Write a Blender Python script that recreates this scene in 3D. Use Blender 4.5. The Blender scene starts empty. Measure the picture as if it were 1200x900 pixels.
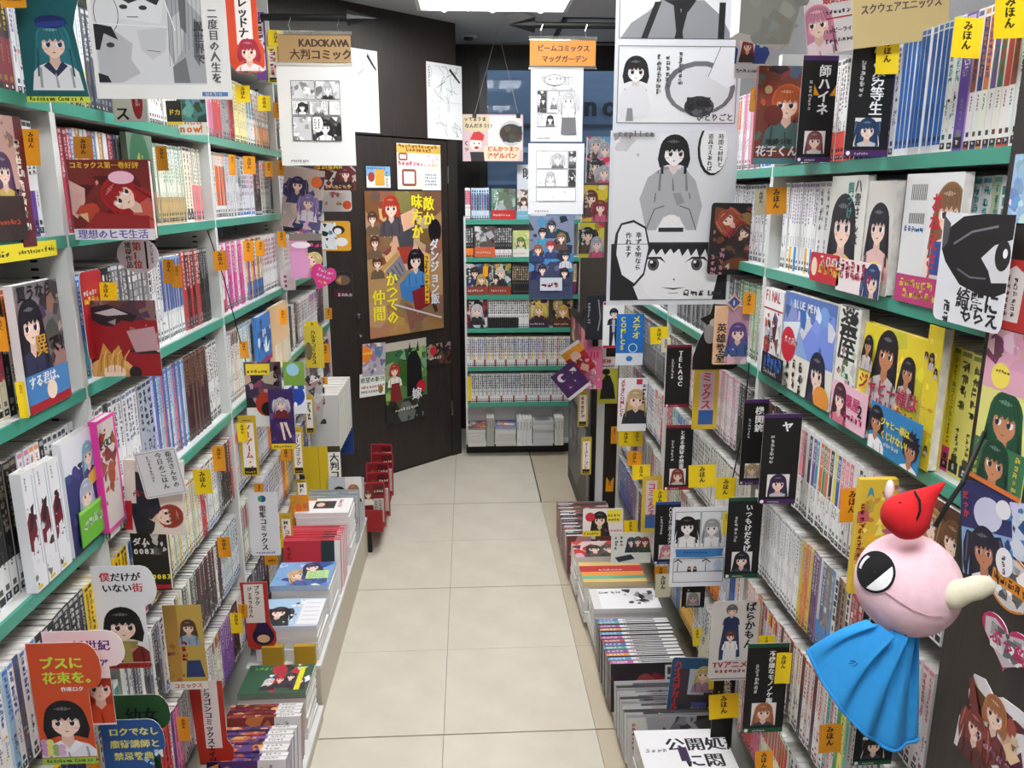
import bpy, bmesh, math, random
from mathutils import Vector, Matrix
random.seed(7)
SC = bpy.context.scene
COL = SC.collection
# ------------------------------------------------------------------ camera
F = 935.0                                   # focal length in pixels of a 1200 x 900 frame
H = 1.545                                   # eye height
PITCH = math.atan((450 - 228) / F)
YAW = math.atan((600 - 548) / (F / math.cos(PITCH)))
CAM = Vector((0, 0, H))
FW = Vector((math.sin(YAW) * math.cos(PITCH), math.cos(YAW) * math.cos(PITCH), -math.sin(PITCH)))
RT = Vector((math.cos(YAW), -math.sin(YAW), 0))
UP = RT.cross(FW)
cd = bpy.data.cameras.new('camera'); cam = bpy.data.objects.new('camera', cd); COL.objects.link(cam)
cd.sensor_width = 36; cd.lens = F / 1200 * 36; cd.clip_start = .02
cam.location = CAM; cam.rotation_euler = (math.pi / 2 - PITCH, 0, -YAW)
SC.camera = cam
# ------------------------------------------------------------------ world, lights, exposure
SC.view_settings.view_transform = 'Standard'; SC.view_settings.look = 'None'
SC.view_settings.gamma = 1; SC.view_settings.use_curve_mapping = False
SC.view_settings.exposure = 0.2
W = bpy.data.worlds.new('world'); SC.world = W; W.use_nodes = True
W.node_tree.nodes['Background'].inputs[0].default_value = (.86, .93, 1, 1)
W.node_tree.nodes['Background'].inputs[1].default_value = 1.7
CEIL = 2.45
LAMPS = [(.13, 3.79), (.13, 2.0), (.13, .2), (.13, -1.6)]      # ceiling fixtures along the aisle
LAMP_W = [26, 29, 27, 18]
for (lx, ly), lw in zip(LAMPS, LAMP_W):
    ld = bpy.data.lights.new('fixture_light', 'AREA'); ld.shape = 'RECTANGLE'; ld.size = .62; ld.size_y = .62
    ld.energy = lw; ld.color = (.98, .99, 1)
    lo = bpy.data.objects.new('fixture_light', ld); COL.objects.link(lo); lo.location = (lx, ly, CEIL - .03)
# ------------------------------------------------------------------ pixel -> place helpers (true planes of the room)
XL, XR = -.68, .66                          # fronts of the two bookcase rows
def ray(x, y): return FW * F + RT * (x - 600) + UP * (450 - y)
def proj(p):
    d = Vector(p) - CAM; z = d.dot(FW)
    if z < .05: return (-9999, -9999)
    return (600 + F * d.dot(RT) / z, 450 - F * d.dot(UP) / z)
class Plane:
    def __init__(s, p0, ang): s.p0 = Vector(p0); s.a = ang; s.ex = Vector((math.cos(ang), math.sin(ang), 0)); s.n = Vector((math.sin(ang), -math.cos(ang), 0))
    def hit(s, x, y):
        r = ray(x, y); t = (s.p0 - CAM).dot(s.n) / r.dot(s.n); q = CAM + r * t
        return (q - s.p0).dot(s.ex), q.z
    def pt(s, u, z, out=0): q = s.p0 + s.ex * u + s.n * out; return Vector((q.x, q.y, z))
def AL(off=0): return Plane((XL + off, 0, 0), math.pi / 2)
def AR(off=0): return Plane((XR - off, 0, 0), -math.pi / 2)
def PY(y): return Plane((0, y, 0), 0)
def y_at(x, X, z):                           # depth where the line (X, *, z) crosses picture column x
    k = (x - 600) / F; a = Vector((X, 0, z)) - CAM
    return (k * a.dot(FW) - a.dot(RT)) / (RT.y - k * FW.y)
def PL(x0, y0, y1): 
    r = ray(x0, (y0 + y1) / 2); return PY((XL / r.x) * r.y)
def PR(x1, y0, y1):
    r = ray(x1, (y0 + y1) / 2); return PY((XR / r.x) * r.y)
# ------------------------------------------------------------------ colour and materials
def lin(c): return tuple(((v / 255) / 12.92 if v <= 10 else ((v / 255 + .055) / 1.055) ** 2.4) for v in c[:3]) + (1.0,)
def mix(a, b, t): return tuple(a[i] * (1 - t) + b[i] * t for i in range(3))
def jit(c, j=14):
    if max(c) - min(c) < 9: d = random.uniform(-j, j); return tuple(max(0, min(255, v + d)) for v in c)
    return tuple(max(0, min(255, v + random.uniform(-j, j))) for v in c)
def newmat(name):
    m = bpy.data.materials.new(name); m.use_nodes = True; nt = m.node_tree
    return m, nt, nt.nodes['Principled BSDF']
def mat(name, c, rough=.5, metal=0, noise=0, scale=20, coat=0, bump=0, stretch=None):
    m, nt, b = newmat(name); b.inputs['Roughness'].default_value = rough; b.inputs['Metallic'].default_value = metal
    b.inputs['Coat Weight'].default_value = coat
    col = lin(c)
    if noise or bump:
        tc = nt.nodes.new('ShaderNodeTexCoord'); mp = nt.nodes.new('ShaderNodeMapping'); nz = nt.nodes.new('ShaderNodeTexNoise')
        nt.links.new(tc.outputs['Object'], mp.inputs[0]); nt.links.new(mp.outputs[0], nz.inputs['Vector'])
        if stretch: mp.inputs['Scale'].default_value = stretch
        nz.inputs['Scale'].default_value = scale; nz.inputs['Detail'].default_value = 6
        rp = nt.nodes.new('ShaderNodeValToRGB'); nt.links.new(nz.outputs['Fac'], rp.inputs[0])
        rp.color_ramp.elements[0].position = .3; rp.color_ramp.elements[1].position = .7
        rp.color_ramp.elements[0].color = tuple(v * (1 - noise) for v in col[:3]) + (1,); rp.color_ramp.elements[1].color = tuple(min(1, v * (1 + noise)) for v in col[:3]) + (1,)
        nt.links.new(rp.outputs[0], b.inputs['Base Color'])
        if bump:
            bp = nt.nodes.new('ShaderNodeBump'); bp.inputs['Strength'].default_value = bump; bp.inputs['Distance'].default_value = .002
            nt.links.new(nz.outputs['Fac'], bp.inputs['Height']); nt.links.new(bp.outputs[0], b.inputs['Normal'])
    else: b.inputs['Base Color'].default_value = col
    return m
def attrmat(name, rough, coat=0, jitter=0):
    m, nt, b = newmat(name); a = nt.nodes.new('ShaderNodeAttribute'); a.attribute_name = 'Col'
    nt.links.new(a.outputs['Color'], b.inputs['Base Color']); b.inputs['Roughness'].default_value = rough
    b.inputs['Coat Weight'].default_value = coat; b.inputs['Coat Roughness'].default_value = .12
    return m
M = dict(
    print=attrmat('printed_paper', .5), gloss=attrmat('glossy_print', .42), cloth=attrmat('felt_print', .9),
    pages=mat('page_edges', (208, 205, 199), .7, noise=.2, scale=60, stretch=(14, 1, 1)),
    white=mat('white_enamel', (214, 216, 214), .35), steel=mat('grey_steel', (150, 153, 156), .35, .5),
    lip=mat('green_plastic', (66, 154, 132), .3, coat=.15), lipw=mat('pale_plastic', (190, 192, 188), .3),
    shelf=mat('shelf_board', (206, 208, 206), .4), slot=mat('slot_black', (18, 18, 18), .8),
    tile=mat('floor_tile', (209, 202, 187), .3, noise=.06, scale=7, coat=.08), grout=mat('dark_joint', (44, 42, 40), .8), border=mat('shaded_border_tile', (188, 176, 154), .35, noise=.05, scale=9),  # border: tile tone darkened to paint in the shading beside the right plinth
    ceiling=mat('ceiling_paint', (182, 183, 186), .9), wall=mat('wall_paint', (120, 120, 122), .85),
    wood=mat('dark_laminate', (43, 36, 32), .5, noise=.32, scale=16, stretch=(9, 9, .35)),
    black=mat('black_metal', (9, 9, 10), .45), rubber=mat('black_cord', (14, 14, 14), .6), chrome=mat('chrome', (200, 200, 200), .18, 1),
    plinth=mat('plinth_board', (196, 187, 168), .4), clear=None, frame=mat('window_frame', (42, 44, 48), .4),
    wire=mat('pale_string', (176, 172, 164), .7),
)
def glassmat():
    m, nt, b = newmat('window_glass'); b.inputs['Base Color'].default_value = (.75, .85, .95, 1); b.inputs['Roughness'].default_value = .02
    b.inputs['Transmission Weight'].default_value = 1; b.inputs['IOR'].default_value = 1.2
    return m
M['glass'] = glassmat()
def clearmat():
    m, nt, b = newmat('clear_vinyl'); b.inputs['Base Color'].default_value = (.96, .95, .85, 1); b.inputs['Roughness'].default_value = .06
    b.inputs['Transmission Weight'].default_value = .9; b.inputs['IOR'].default_value = 1.12
    return m
M['clear'] = clearmat()
def emitmat(name, c, s):
    m, nt, b = newmat(name); b.inputs['Base Color'].default_value = (.9, .9, .9, 1); b.inputs['Emission Color'].default_value = c; b.inputs['Emission Strength'].default_value = s; return m
M['tube'] = emitmat('lit_tube', (1, .98, .95, 1), 14); M['louver'] = emitmat('lit_louver', (1, .98, .95, 1), 1.6)
# ------------------------------------------------------------------ object helpers
def tag(o, label=None, cat=None, group=None, kind=None):
    if label: o['label'] = label
    if cat: o['category'] = cat
    if group: o['group'] = group
    if kind: o['kind'] = kind
    return o
def link(name, me, parent=None, m=None):
    if m is not None and not me.materials: me.materials.append(m)
    o = bpy.data.objects.new(name, me); COL.objects.link(o)
    if parent is not None: o.parent = parent
    return o
def empty(name, loc=(0, 0, 0), rz=0):
    o = bpy.data.objects.new(name, None); COL.objects.link(o); o.location = loc; o.rotation_euler = (0, 0, rz); o.empty_display_size = .05
    return o
class MB:                                    # plain geometry collector
    def __init__(s): s.v = []; s.f = []
    def box(s, x0, y0, z0, x1, y1, z1):
        b = len(s.v); s.v += [(x0, y0, z0), (x1, y0, z0), (x1, y1, z0), (x0, y1, z0), (x0, y0, z1), (x1, y0, z1), (x1, y1, z1), (x0, y1, z1)]
        s.f += [tuple(b + i for i in q) for q in ((0, 3, 2, 1), (4, 5, 6, 7), (0, 1, 5, 4), (1, 2, 6, 5), (2, 3, 7, 6), (3, 0, 4, 7))]; return s
    def prism(s, pts, y0, y1):               # outline in XZ, extruded along Y
        b = len(s.v); n = len(pts)
        s.v += [(p[0], y0, p[1]) for p in pts] + [(p[0], y1, p[1]) for p in pts]
        s.f += [tuple(range(b, b + n)), tuple(range(b + 2 * n - 1, b + n - 1, -1))] + [(b + i, b + n + i, b + n + (i + 1) % n, b + (i + 1) % n) for i in range(n)]; return s
    def tube(s, pts, r, seg=6, taper=None):
        pts = [Vector(p) for p in pts]; b0 = len(s.v)
        for i, p in enumerate(pts):
            d = (pts[min(i + 1, len(pts) - 1)] - pts[max(i - 1, 0)]).normalized()
            a = d.orthogonal().normalized() if i == 0 else (a - d * a.dot(d)).normalized()
            c = d.cross(a); rr = r if taper is None else taper[i]
            for k in range(seg):
                t = 2 * math.pi * k / seg; s.v.append(tuple(p + a * math.cos(t) * rr + c * math.sin(t) * rr))
        for i in range(len(pts) - 1):
            for k in range(seg): s.f.append((b0 + i * seg + k, b0 + i * seg + (k + 1) % seg, b0 + (i + 1) * seg + (k + 1) % seg, b0 + (i + 1) * seg + k))
        s.f.append(tuple(b0 + k for k in range(seg - 1, -1, -1))); s.f.append(tuple(b0 + (len(pts) - 1) * seg + k for k in range(seg))); return s
    def lathe(s, prof, seg=16, c=(0, 0, 0)):
        b = len(s.v)
        for (r, z) in prof:
            for k in range(seg): t = 2 * math.pi * k / seg; s.v.append((c[0] + r * math.cos(t), c[1] + r * math.sin(t), c[2] + z))
        for i in range(len(prof) - 1):
            for k in range(seg): s.f.append((b + i * seg + k, b + i * seg + (k + 1) % seg, b + (i + 1) * seg + (k + 1) % seg, b + (i + 1) * seg + k))
        s.f.append(tuple(b + k for k in range(seg - 1, -1, -1))); s.f.append(tuple(b + (len(prof) - 1) * seg + k for k in range(seg))); return s
    def me(s, name): m = bpy.data.meshes.new(name); m.from_pydata(s.v, [], s.f); m.update(); return m
    def build(s, name, m, parent=None, smooth=False):
        me = s.me(name)
        if smooth: me.polygons.foreach_set('use_smooth', [True] * len(me.polygons))
        return link(name, me, parent, m)
def struct(name, mb, m, parent=None):
    o = mb.build(name, m, parent)
    if parent is None: o['kind'] = 'structure'
    return o
# ------------------------------------------------------------------ glyphs from the built-in font
GL = {}
def glyph(c):
    if c not in GL:
        cu = bpy.data.curves.new('glyph', 'FONT'); cu.body = c; cu.resolution_u = 2 if ord(c) < 0x3000 else 1; cu.offset = .008 if ord(c) >= 0x4e00 else .02
        o = bpy.data.objects.new('glyph', cu); COL.objects.link(o); me = o.to_mesh()
        GL[c] = ([(v.co.x, v.co.y) for v in me.vertices], [tuple(p.vertices) for p in me.polygons])
        o.to_mesh_clear(); bpy.data.objects.remove(o); bpy.data.curves.remove(cu)
    return GL[c]
# ------------------------------------------------------------------ Art: flat print drawn as layered coloured polygons
EPS = 1.6e-5
class Art:
    """print on a w x h sheet; coordinates run 0..1 across and 0..1 up; front faces local -Y"""
    def __init__(s, w, h): s.w = w; s.h = h; s.P = []; s.k = 0; s.R = None; s.clip = True
    def raw(s, pts, c, up=True):             # pts in metres
        if up: s.k += 1
        if s.clip:
            x0, y0, x1, y1 = s.R or (0, 0, s.w, s.h)
            for ax, lim, sg in ((0, x0, 1), (0, x1, -1), (1, y0, 1), (1, y1, -1)):
                out = []
                for i in range(len(pts)):
                    a, b = pts[i - 1], pts[i]; da = (a[ax] - lim) * sg; db = (b[ax] - lim) * sg
                    if (da >= 0) != (db >= 0): t = da / (da - db); out.append((a[0] + (b[0] - a[0]) * t, a[1] + (b[1] - a[1]) * t))
                    if db >= 0: out.append(b)
                pts = out
                if len(pts) < 3: return
        s.P.append((pts, c, s.k))
    def poly(s, pts, c): s.raw([(p[0] * s.w, p[1] * s.h) for p in pts], c)
    def rect(s, x0, y0, x1, y1, c): s.poly([(x0, y0), (x1, y0), (x1, y1), (x0, y1)], c)
    def window(s, x0, y0, x1, y1): s.R = (x0 * s.w, y0 * s.h, x1 * s.w, y1 * s.h)
    def full(s): s.R = None
    def ell(s, cx, cy, rx, ry, c, n=18, rot=0):   # radii as share of the width
        cr, sr = math.cos(rot), math.sin(rot)
        s.raw([(cx * s.w + (rx * math.cos(t) * cr - ry * math.sin(t) * sr) * s.w, cy * s.h + (rx * math.cos(t) * sr + ry * math.sin(t) * cr) * s.w) for t in [2 * math.pi * i / n for i in range(n)]], c)
    def line(s, pts, wd, c):
        P = [(p[0] * s.w, p[1] * s.h) for p in pts]; w = wd * s.w / 2
        for a, b in zip(P, P[1:]):
            dx, dy = b[0] - a[0], b[1] - a[1]; L = math.hypot(dx, dy) or 1; nx, ny = -dy / L * w, dx / L * w
            s.raw([(a[0] - nx, a[1] - ny), (b[0] - nx, b[1] - ny), (b[0] + nx, b[1] + ny), (a[0] + nx, a[1] + ny)], c)
    def frame(s, x0, y0, x1, y1, wd, c): s.line([(x0, y0), (x1, y0), (x1, y1), (x0, y1), (x0, y0)], wd, c)
    def gl(s, ch, x, y, sx, sy, c, rot=0):   # one glyph, lower-left corner in metres
        vs, fs = glyph(ch); cr, sr = math.cos(rot), math.sin(rot)
        for f in fs:
            q = []
            for i in f:
                u, v = vs[i]; u = (u - .5) * sx; v = (v - .36) * sy; q.append((x + sx / 2 + u * cr - v * sr, y + sy * .36 + u * sr + v * cr))
            s.raw(q, c, False)
    def text(s, t, x, y, size, c, vert=False, adv=1.0, sx=1.0, bold=True):  # x,y 0..1 ; size share of width
        if bold and size * s.w > .008:
            for k in (-.022, .022): s.text(t, x + k * size, y, size, c, vert, adv, sx, False)
            return
        z = size * s.w; s.k += 1; px, py = x * s.w, y * s.h
        for ch in t:
            if ch == ' ':
                if vert: py -= z * .5
                else: px += z * .35
                continue
            if vert:
                py -= z * adv; s.gl(ch, px, py + z * .1, z * sx, z, c, -math.pi / 2 if ch in 'ー〜' else 0)
            else:
                s.gl(ch, px, py, z * sx, z, c); a = .68 if ord(ch) < 128 else 1.0
                px += z * sx * adv * a
    def fake(s, x, y, size, n, c, vert=True, adv=1.05):  # unreadable lettering
        z = size * s.w; s.k += 1; px, py = x * s.w, y * s.h
        for i in range(n):
            if vert: py -= z * adv
            for _ in range(7):
                a, b = random.random() * .85, random.random() * .85; t = .15 * z
                if random.random() < .5: q = (px + a * .35 * z, py + b * z, px + (a * .35 + .5) * z, py + b * z + t)
                else: q = (px + a * z, py + b * .35 * z, px + a * z + t, py + (b * .35 + .5) * z)
                s.raw([(q[0], q[1]), (q[2], q[1]), (q[2], q[3]), (q[0], q[3])], c, False)
            if not vert: px += z * adv
    def busy(s, x0, y0, x1, y1, pal, n=16):
        R = s.R; s.window(x0, y0, x1, y1); w, h = x1 - x0, y1 - y0
        n = int(n * 1.7) if w * s.w > .03 else n
        for q in range(n):
            cx, cy = x0 + random.random() * w, y0 + random.random() * h; r = (random.uniform(.12, .32) if q < n * .45 else random.uniform(.03, .12)) * w; m = random.randint(3, 7); t0 = random.random() * 6
            s.poly([(cx + r * random.uniform(.4, 1.3) * math.cos(t0 + 6.283 * i / m), cy + r * (s.w / s.h) * random.uniform(.4, 1.3) * math.sin(t0 + 6.283 * i / m)) for i in range(m)], jit(random.choice(pal), 18))
        s.R = R
    def girl(s, cx, cy, r, hair, top, skin=(244, 214, 196), eye=(60, 50, 70), long=True, rot=0, collar=None, bang=None, simple=False, sty=None):
        """generic drawn bust: cx,cy face centre (0..1), r half face width as share of the sheet width"""
        R_ = r * s.w; cr, sr = math.cos(rot), math.sin(rot); bang = bang or mix(hair, (0, 0, 0), .12)
        def T(pts, c): s.raw([(cx * s.w + (x * cr - y * sr) * R_, cy * s.h + (x * sr + y * cr) * R_) for x, y in pts], c)
        def E(x, y, rx, ry, c, n=14): T([(x + rx * math.cos(6.2832 * i / n), y + ry * math.sin(6.2832 * i / n)) for i in range(n)], c)
        j = random.uniform(-.12, .12); sty = sty if sty is not None else 0 if simple else random.choice((0, 0, 0, 1)) if long else random.choice((0, 2, 0, 2, 3)); gx = random.choice((-.12, -.06, 0, .06, .12)); es = random.uniform(.82, 1.05)
        if sty == 1:
            for sx in (-1, 1): T([(sx * 1.0, 1.0), (sx * 1.7, 1.1), (sx * 2.1, .2), (sx * 2.2, -1.2), (sx * 1.9, -2.3), (sx * 1.6, -1.0), (sx * 1.2, .2)], mix(hair, (0, 0, 0), .14)); T([(sx * 1.5, .9), (sx * 1.65, .9), (sx * 2.0, -1.0), (sx * 1.85, -1.0)], mix(hair, (255, 255, 255), .25))
        elif sty == 2: T([(-1.34, .4), (-1.5, -.6), (-1.3, -1.35), (-.6, -1.1), (.6, -1.1), (1.3, -1.35), (1.5, -.6), (1.34, .4)], mix(hair, (0, 0, 0), .16))
        elif sty == 3:
            for k in range(9): a_ = math.pi * (k / 8); T([(1.1 * math.cos(a_ - .22), .3 + 1.1 * math.sin(a_ - .22)), (1.75 * math.cos(a_), .3 + 1.65 * math.sin(a_)), (1.1 * math.cos(a_ + .22), .3 + 1.1 * math.sin(a_ + .22))], hair)
        if long: T([(-1.32, .3), (-1.55, -1.2), (-1.75 + j, -2.9), (-.9, -3.3), (0, -2.7), (.9, -3.3), (1.75 + j, -2.9), (1.55, -1.2), (1.32, .3)], mix(hair, (0, 0, 0), .1))
        E(0, .22, 1.34, 1.36, hair, 20)
        T([(-2.0, -3.6), (-1.75, -2.2), (-1.3, -1.75), (-.45, -1.45), (.45, -1.45), (1.3, -1.75), (1.75, -2.2), (2.0, -3.6)], top)
        T([(-.36, -.8), (-.42, -1.55), (0, -2.0), (.42, -1.55), (.36, -.8)], mix(skin, (150, 90, 80), .22))
        if collar: T([(-.5, -1.42), (-.95, -1.75), (0, -2.6), (.95, -1.75), (.5, -1.42), (0, -2.1)], collar)
        T([(-.98, .45), (-.98, -.2), (-.72, -.72), (-.3, -1.08), (0, -1.2), (.3, -1.08), (.72, -.72), (.98, -.2), (.98, .45), (.6, .95), (-.6, .95)], skin)
        if not simple:
            for sx in (-1, 1):
                E(sx * .47, -.1, .27 * es, .28 * es, (250, 250, 250), 10); E(sx * .46 + gx, -.12, .19 * es, .26 * es, eye, 10); E(sx * .46 + gx, -.15, .1 * es, .15 * es, mix(eye, (0, 0, 0), .7), 8); E(sx * .46 - .07 + gx, .02, .06, .08, (255, 255, 255), 6); T([(sx * .2, .42), (sx * .45, .52), (sx * .75, .44), (sx * .45, .47)], mix(hair, (0, 0, 0), .5))
                T([(sx * .17, .1), (sx * .3, .25), (sx * .7, .2), (sx * .82, .02), (sx * .68, .12), (sx * .3, .15)], mix(hair, (0, 0, 0), .6))
                E(sx * .62, -.5, .16, .08, mix(skin, (255, 110, 110), .35), 8)
            T([(-.16, -.74), (0, -.8), (.16, -.74), (0, -.7)], (170, 70, 70)); T([(-.03, -.42), (.05, -.46), (0, -.36)], mix(skin, (120, 60, 50), .4))
        else:
            for sx in (-1, 1): E(sx * .45, -.1, .2, .26, mix(eye, (0, 0, 0), .4), 8)
        T([(-.9, .3), (-.5, .12), (0, .2), (.5, .12), (.9, .3), (.9, .1), (.5, -.02), (0, .06), (-.5, -.02), (-.9, .1)], mix(skin, (150, 90, 90), .25))
        T([(-1.2, .2), (-1.12, -.75), (-.9, -.5), (-.85, .1), (-.6, .22), (-.45, -.02), (-.25, .28), (0, .05), (.25, .3), (.42, .0), (.65, .25), (.85, .08), (.9, -.5), (1.12, -.75), (1.2, .2), (.95, 1.1), (.4, 1.42), (-.4, 1.42), (-.95, 1.1)], bang)
        T([(-.7, .95), (-.1, 1.1), (.5, .95), (.1, .82), (-.3, .84)], mix(hair, (255, 255, 255), .35))
        if not simple:
            dk = mix(hair, (0, 0, 0), .42)
            for k in range(7):
                x = -1.05 + .35 * k; x2 = x * 1.05 + random.uniform(-.1, .1); T([(x * .55, 1.25), (x * .55 + .05, 1.25), (x2 + .03, .3 + .1 * (k % 2)), (x2, .28)], dk)
            if long:
                for k in (-1, 1): T([(k * 1.18, -.4), (k * 1.3, -.5), (k * (1.5 + j), -2.6), (k * 1.3, -2.5)], dk)
            ft = mix(top, (0, 0, 0), .3)
            T([(-1.3, -1.9), (-1.1, -1.85), (-1.15, -3.4), (-1.35, -3.4)], ft); T([(1.1, -1.9), (1.25, -1.95), (1.4, -3.4), (1.2, -3.4)], ft); T([(-.1, -2.3), (.0, -2.3), (.15, -3.4), (-.05, -3.4)], ft)
    def emit(s, V, Fc, C, x0, z0, y=0):
        for pts, c, k in s.P:
            b = len(V); V += [(x0 + p[0], y - k * EPS, z0 + p[1]) for p in pts]; Fc.append(tuple(range(b, b + len(pts)))); C.append(lin(c))
def colmesh(name, V, Fc, C, m):
    me = bpy.data.meshes.new(name); me.from_pydata(V, [], Fc)
    a = me.color_attributes.new('Col', 'FLOAT_COLOR', 'CORNER'); buf = []
    for p, c in zip(me.polygons, C): buf += list(c) * p.loop_total
    a.data.foreach_set('color', buf); me.materials.append(m); me.update(); return me
def boxfc(V, Fc, C, x0, y0, z0, x1, y1, z1, cols):   # cols: front(-y), back, left, right, bottom, top
    b = len(V); V += [(x0, y0, z0), (x1, y0, z0), (x1, y1, z0), (x0, y1, z0), (x0, y0, z1), (x1, y0, z1), (x1, y1, z1), (x0, y1, z1)]
    for q, c in zip(((0, 1, 5, 4), (2, 3, 7, 6), (3, 0, 4, 7), (1, 2, 6, 5), (0, 3, 2, 1), (4, 5, 6, 7)), cols): Fc.append(tuple(b + i for i in q)); C.append(lin(c))
OCC = []                                     # picture rectangles of cards: to tell which books are hidden
NEAR = []                                    # (centre, short name) of every card for the wording of tags
LABELS = set()
def uniq(lb):
    if lb in LABELS: print('DUPLICATE LABEL', lb)
    if not 4 <= len(lb.replace('-', ' - ').split()) or len(lb.split()) > 16: print('LABEL LENGTH', lb)
    LABELS.add(lb); return lb
def sheet(name, label, cat, plane, px, draw, outline=None, base=(244, 243, 240), thick=.0009, out=0.0, roll=0, lean=0, short=None, group=None, m='print', occ=True, back=None, wob=0, snap=None):
    """a flat printed sheet/card with thickness standing in a true plane; px = (x0,y0,x1,y1) of the photograph"""
    x0, y0, x1, y1 = px; xm, ym = (x0 + x1) / 2, (y0 + y1) / 2
    u0 = plane.hit(x0, ym)[0]; u1 = plane.hit(x1, ym)[0]; za = plane.hit(xm, y0)[1]; zb = plane.hit(xm, y1)[1]
    if snap:
        near = min(snap, key=lambda q: abs(q - zb))
        if abs(near - zb) < .06: zb = near + .0006
    w, h = abs(u1 - u0), abs(za - zb)
    A = Art(w, h)
    draw(A)
    V, Fc, C = [], [], []
    if outline:
        n = len(outline); b = 0; oc = [((p[0] - .5) * w, (p[1] - .5) * h) for p in outline]
        V += [(p[0], 0, p[1]) for p in oc] + [(p[0], thick, p[1]) for p in oc]
        Fc += [tuple(range(n)), tuple(range(2 * n - 1, n - 1, -1))] + [(i, n + i, n + (i + 1) % n, (i + 1) % n) for i in range(n)]; C += [lin(base), lin(back or base)] + [lin((235, 235, 235))] * n
    elif wob:
        nx = 8
        for yy in (0, thick):
            b = len(V); V += [(-w / 2 + w * i / nx, yy, s * h / 2) for i in range(nx + 1) for s in (-1, 0, 1)]
            for i in range(nx):
                for s in (0, 1): q = (b + i * 3 + s, b + i * 3 + 3 + s, b + i * 3 + 4 + s, b + i * 3 + 1 + s); Fc.append(q if yy == 0 else q[::-1]); C.append(lin(base))
    else: boxfc(V, Fc, C, -w / 2, 0, -h / 2, w / 2, thick, h / 2, [base, back or base] + [base] * 4)
    A.emit(V, Fc, C, -w / 2, -h / 2, -.0003 if wob else 0)
    if wob:                                   # gentle paper curl
        V = [(v[0], v[1] + wob * math.cos(v[0] / w * 2.6) * .5 + wob * .4 * math.sin(v[2] / h * 3), v[2]) for v in V]
    o = link(name, colmesh(name, V, Fc, C, M[m]))
    o.matrix_world = Matrix.Translation(plane.pt((u0 + u1) / 2, (za + zb) / 2, out)) @ Matrix.Rotation(plane.a, 4, 'Z') @ Matrix.Rotation(roll, 4, 'Y') @ Matrix.Rotation(lean, 4, 'X')
    tag(o, uniq(label), cat, group)
    if occ: OCC.append(px)
    if short: NEAR.append((xm, ym, short))
    return o
# ================================================================== THE ROOM
fb = struct('floor', MB().box(-1.6, -3.2, -.05, 1.6, 5.4, -.004), M['grout'])
tile_me = {}
XJ = [-1.44, -.99, -.54, -.09, .36, .81, 1.26]; YJ = [-3.1 + .4505 * i for i in range(0, 19)]
YJ = [2.052 + .451 * i for i in range(-11, 8)]
for i in range(len(XJ) - 1):
    for j in range(len(YJ) - 1):
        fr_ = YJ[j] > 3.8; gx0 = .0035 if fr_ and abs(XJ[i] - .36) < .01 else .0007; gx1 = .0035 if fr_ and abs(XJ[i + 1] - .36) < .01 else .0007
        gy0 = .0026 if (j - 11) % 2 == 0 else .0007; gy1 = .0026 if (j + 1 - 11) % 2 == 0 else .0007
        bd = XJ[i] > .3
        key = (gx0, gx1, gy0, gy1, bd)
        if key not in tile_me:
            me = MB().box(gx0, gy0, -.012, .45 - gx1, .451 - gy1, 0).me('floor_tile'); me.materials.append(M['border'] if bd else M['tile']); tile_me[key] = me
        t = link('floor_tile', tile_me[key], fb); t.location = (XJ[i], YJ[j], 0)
struct('ceiling', MB().box(-1.6, -3.2, CEIL, 1.6, 5.4, CEIL + .06), M['ceiling'])
struct('wall_left', MB().box(-1.6, -3.2, 0, -.97, 5.4, CEIL), M['wall'])
struct('wall_right', MB().box(1.0, -3.2, 0, 1.6, 5.4, CEIL), M['wall'])
struct('wall_front', MB().box(-1.6, -3.26, 0, 1.6, -3.2, CEIL), M['wall'])
WY = 5.3
wb = MB().box(-1.6, WY, 0, .08, WY + .1, CEIL).box(.08, WY, 0, 1.6, WY + .1, .85).box(.08, WY, 2.36, 1.6, WY + .1, CEIL)
struct('wall_back', wb, M['wood'])
wn = struct('window_1', MB().box(.08, WY - .02, .88, .13, WY - .002, 2.3).box(.95, WY - .02, .88, 1.0, WY - .002, 2.3).box(.08, WY - .02, 2.3, 1.0, WY - .002, 2.37).box(.08, WY - .02, .82, 1.0, WY - .002, .88), M['frame'])
MB().box(.09, WY + .02, .86, .99, WY + .026, 2.35).build('window_pane', M['glass'], wn)
# the street side seen through the glass: a blue shop front with pale bands and painted script
sf = empty('shop_front', (.9, 6.4, 0)); tag(sf, uniq('blue shop front with pale bands seen through the dark window'), 'building')
MB().box(-1.6, 0, 0, 1.6, .05, 3.2).build('facade', mat('blue_facade', (84, 100, 120), .6, noise=.12, scale=3, stretch=(1, 1, 6)), sf)
for z0, z1, c in ((1.86, 1.9, (120, 142, 160)), (1.62, 1.65, (96, 116, 138)), (2.05, 2.07, (40, 46, 56)), (1.3, 1.42, (134, 158, 178))):
    MB().box(-1.6, -.03, z0, 1.6, 0, z1).build('facade_band', mat('band', c, .5), sf)
A = Art(.5, .25); A.text('no.', .05, .25, .42, (14, 16, 22))
V, Fc, C = [], [], []; A.emit(V, Fc, C, 0, 0); so = link('facade_lettering', colmesh('facade_lettering', V, Fc, C, M['print']), sf); so.location = (.9 * 0 + PY(6.36).hit(680, 136)[0] - .9, -.036, PY(6.36).hit(700, 136)[1] - .06); so['label'] = 'black painted script lettering'
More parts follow.
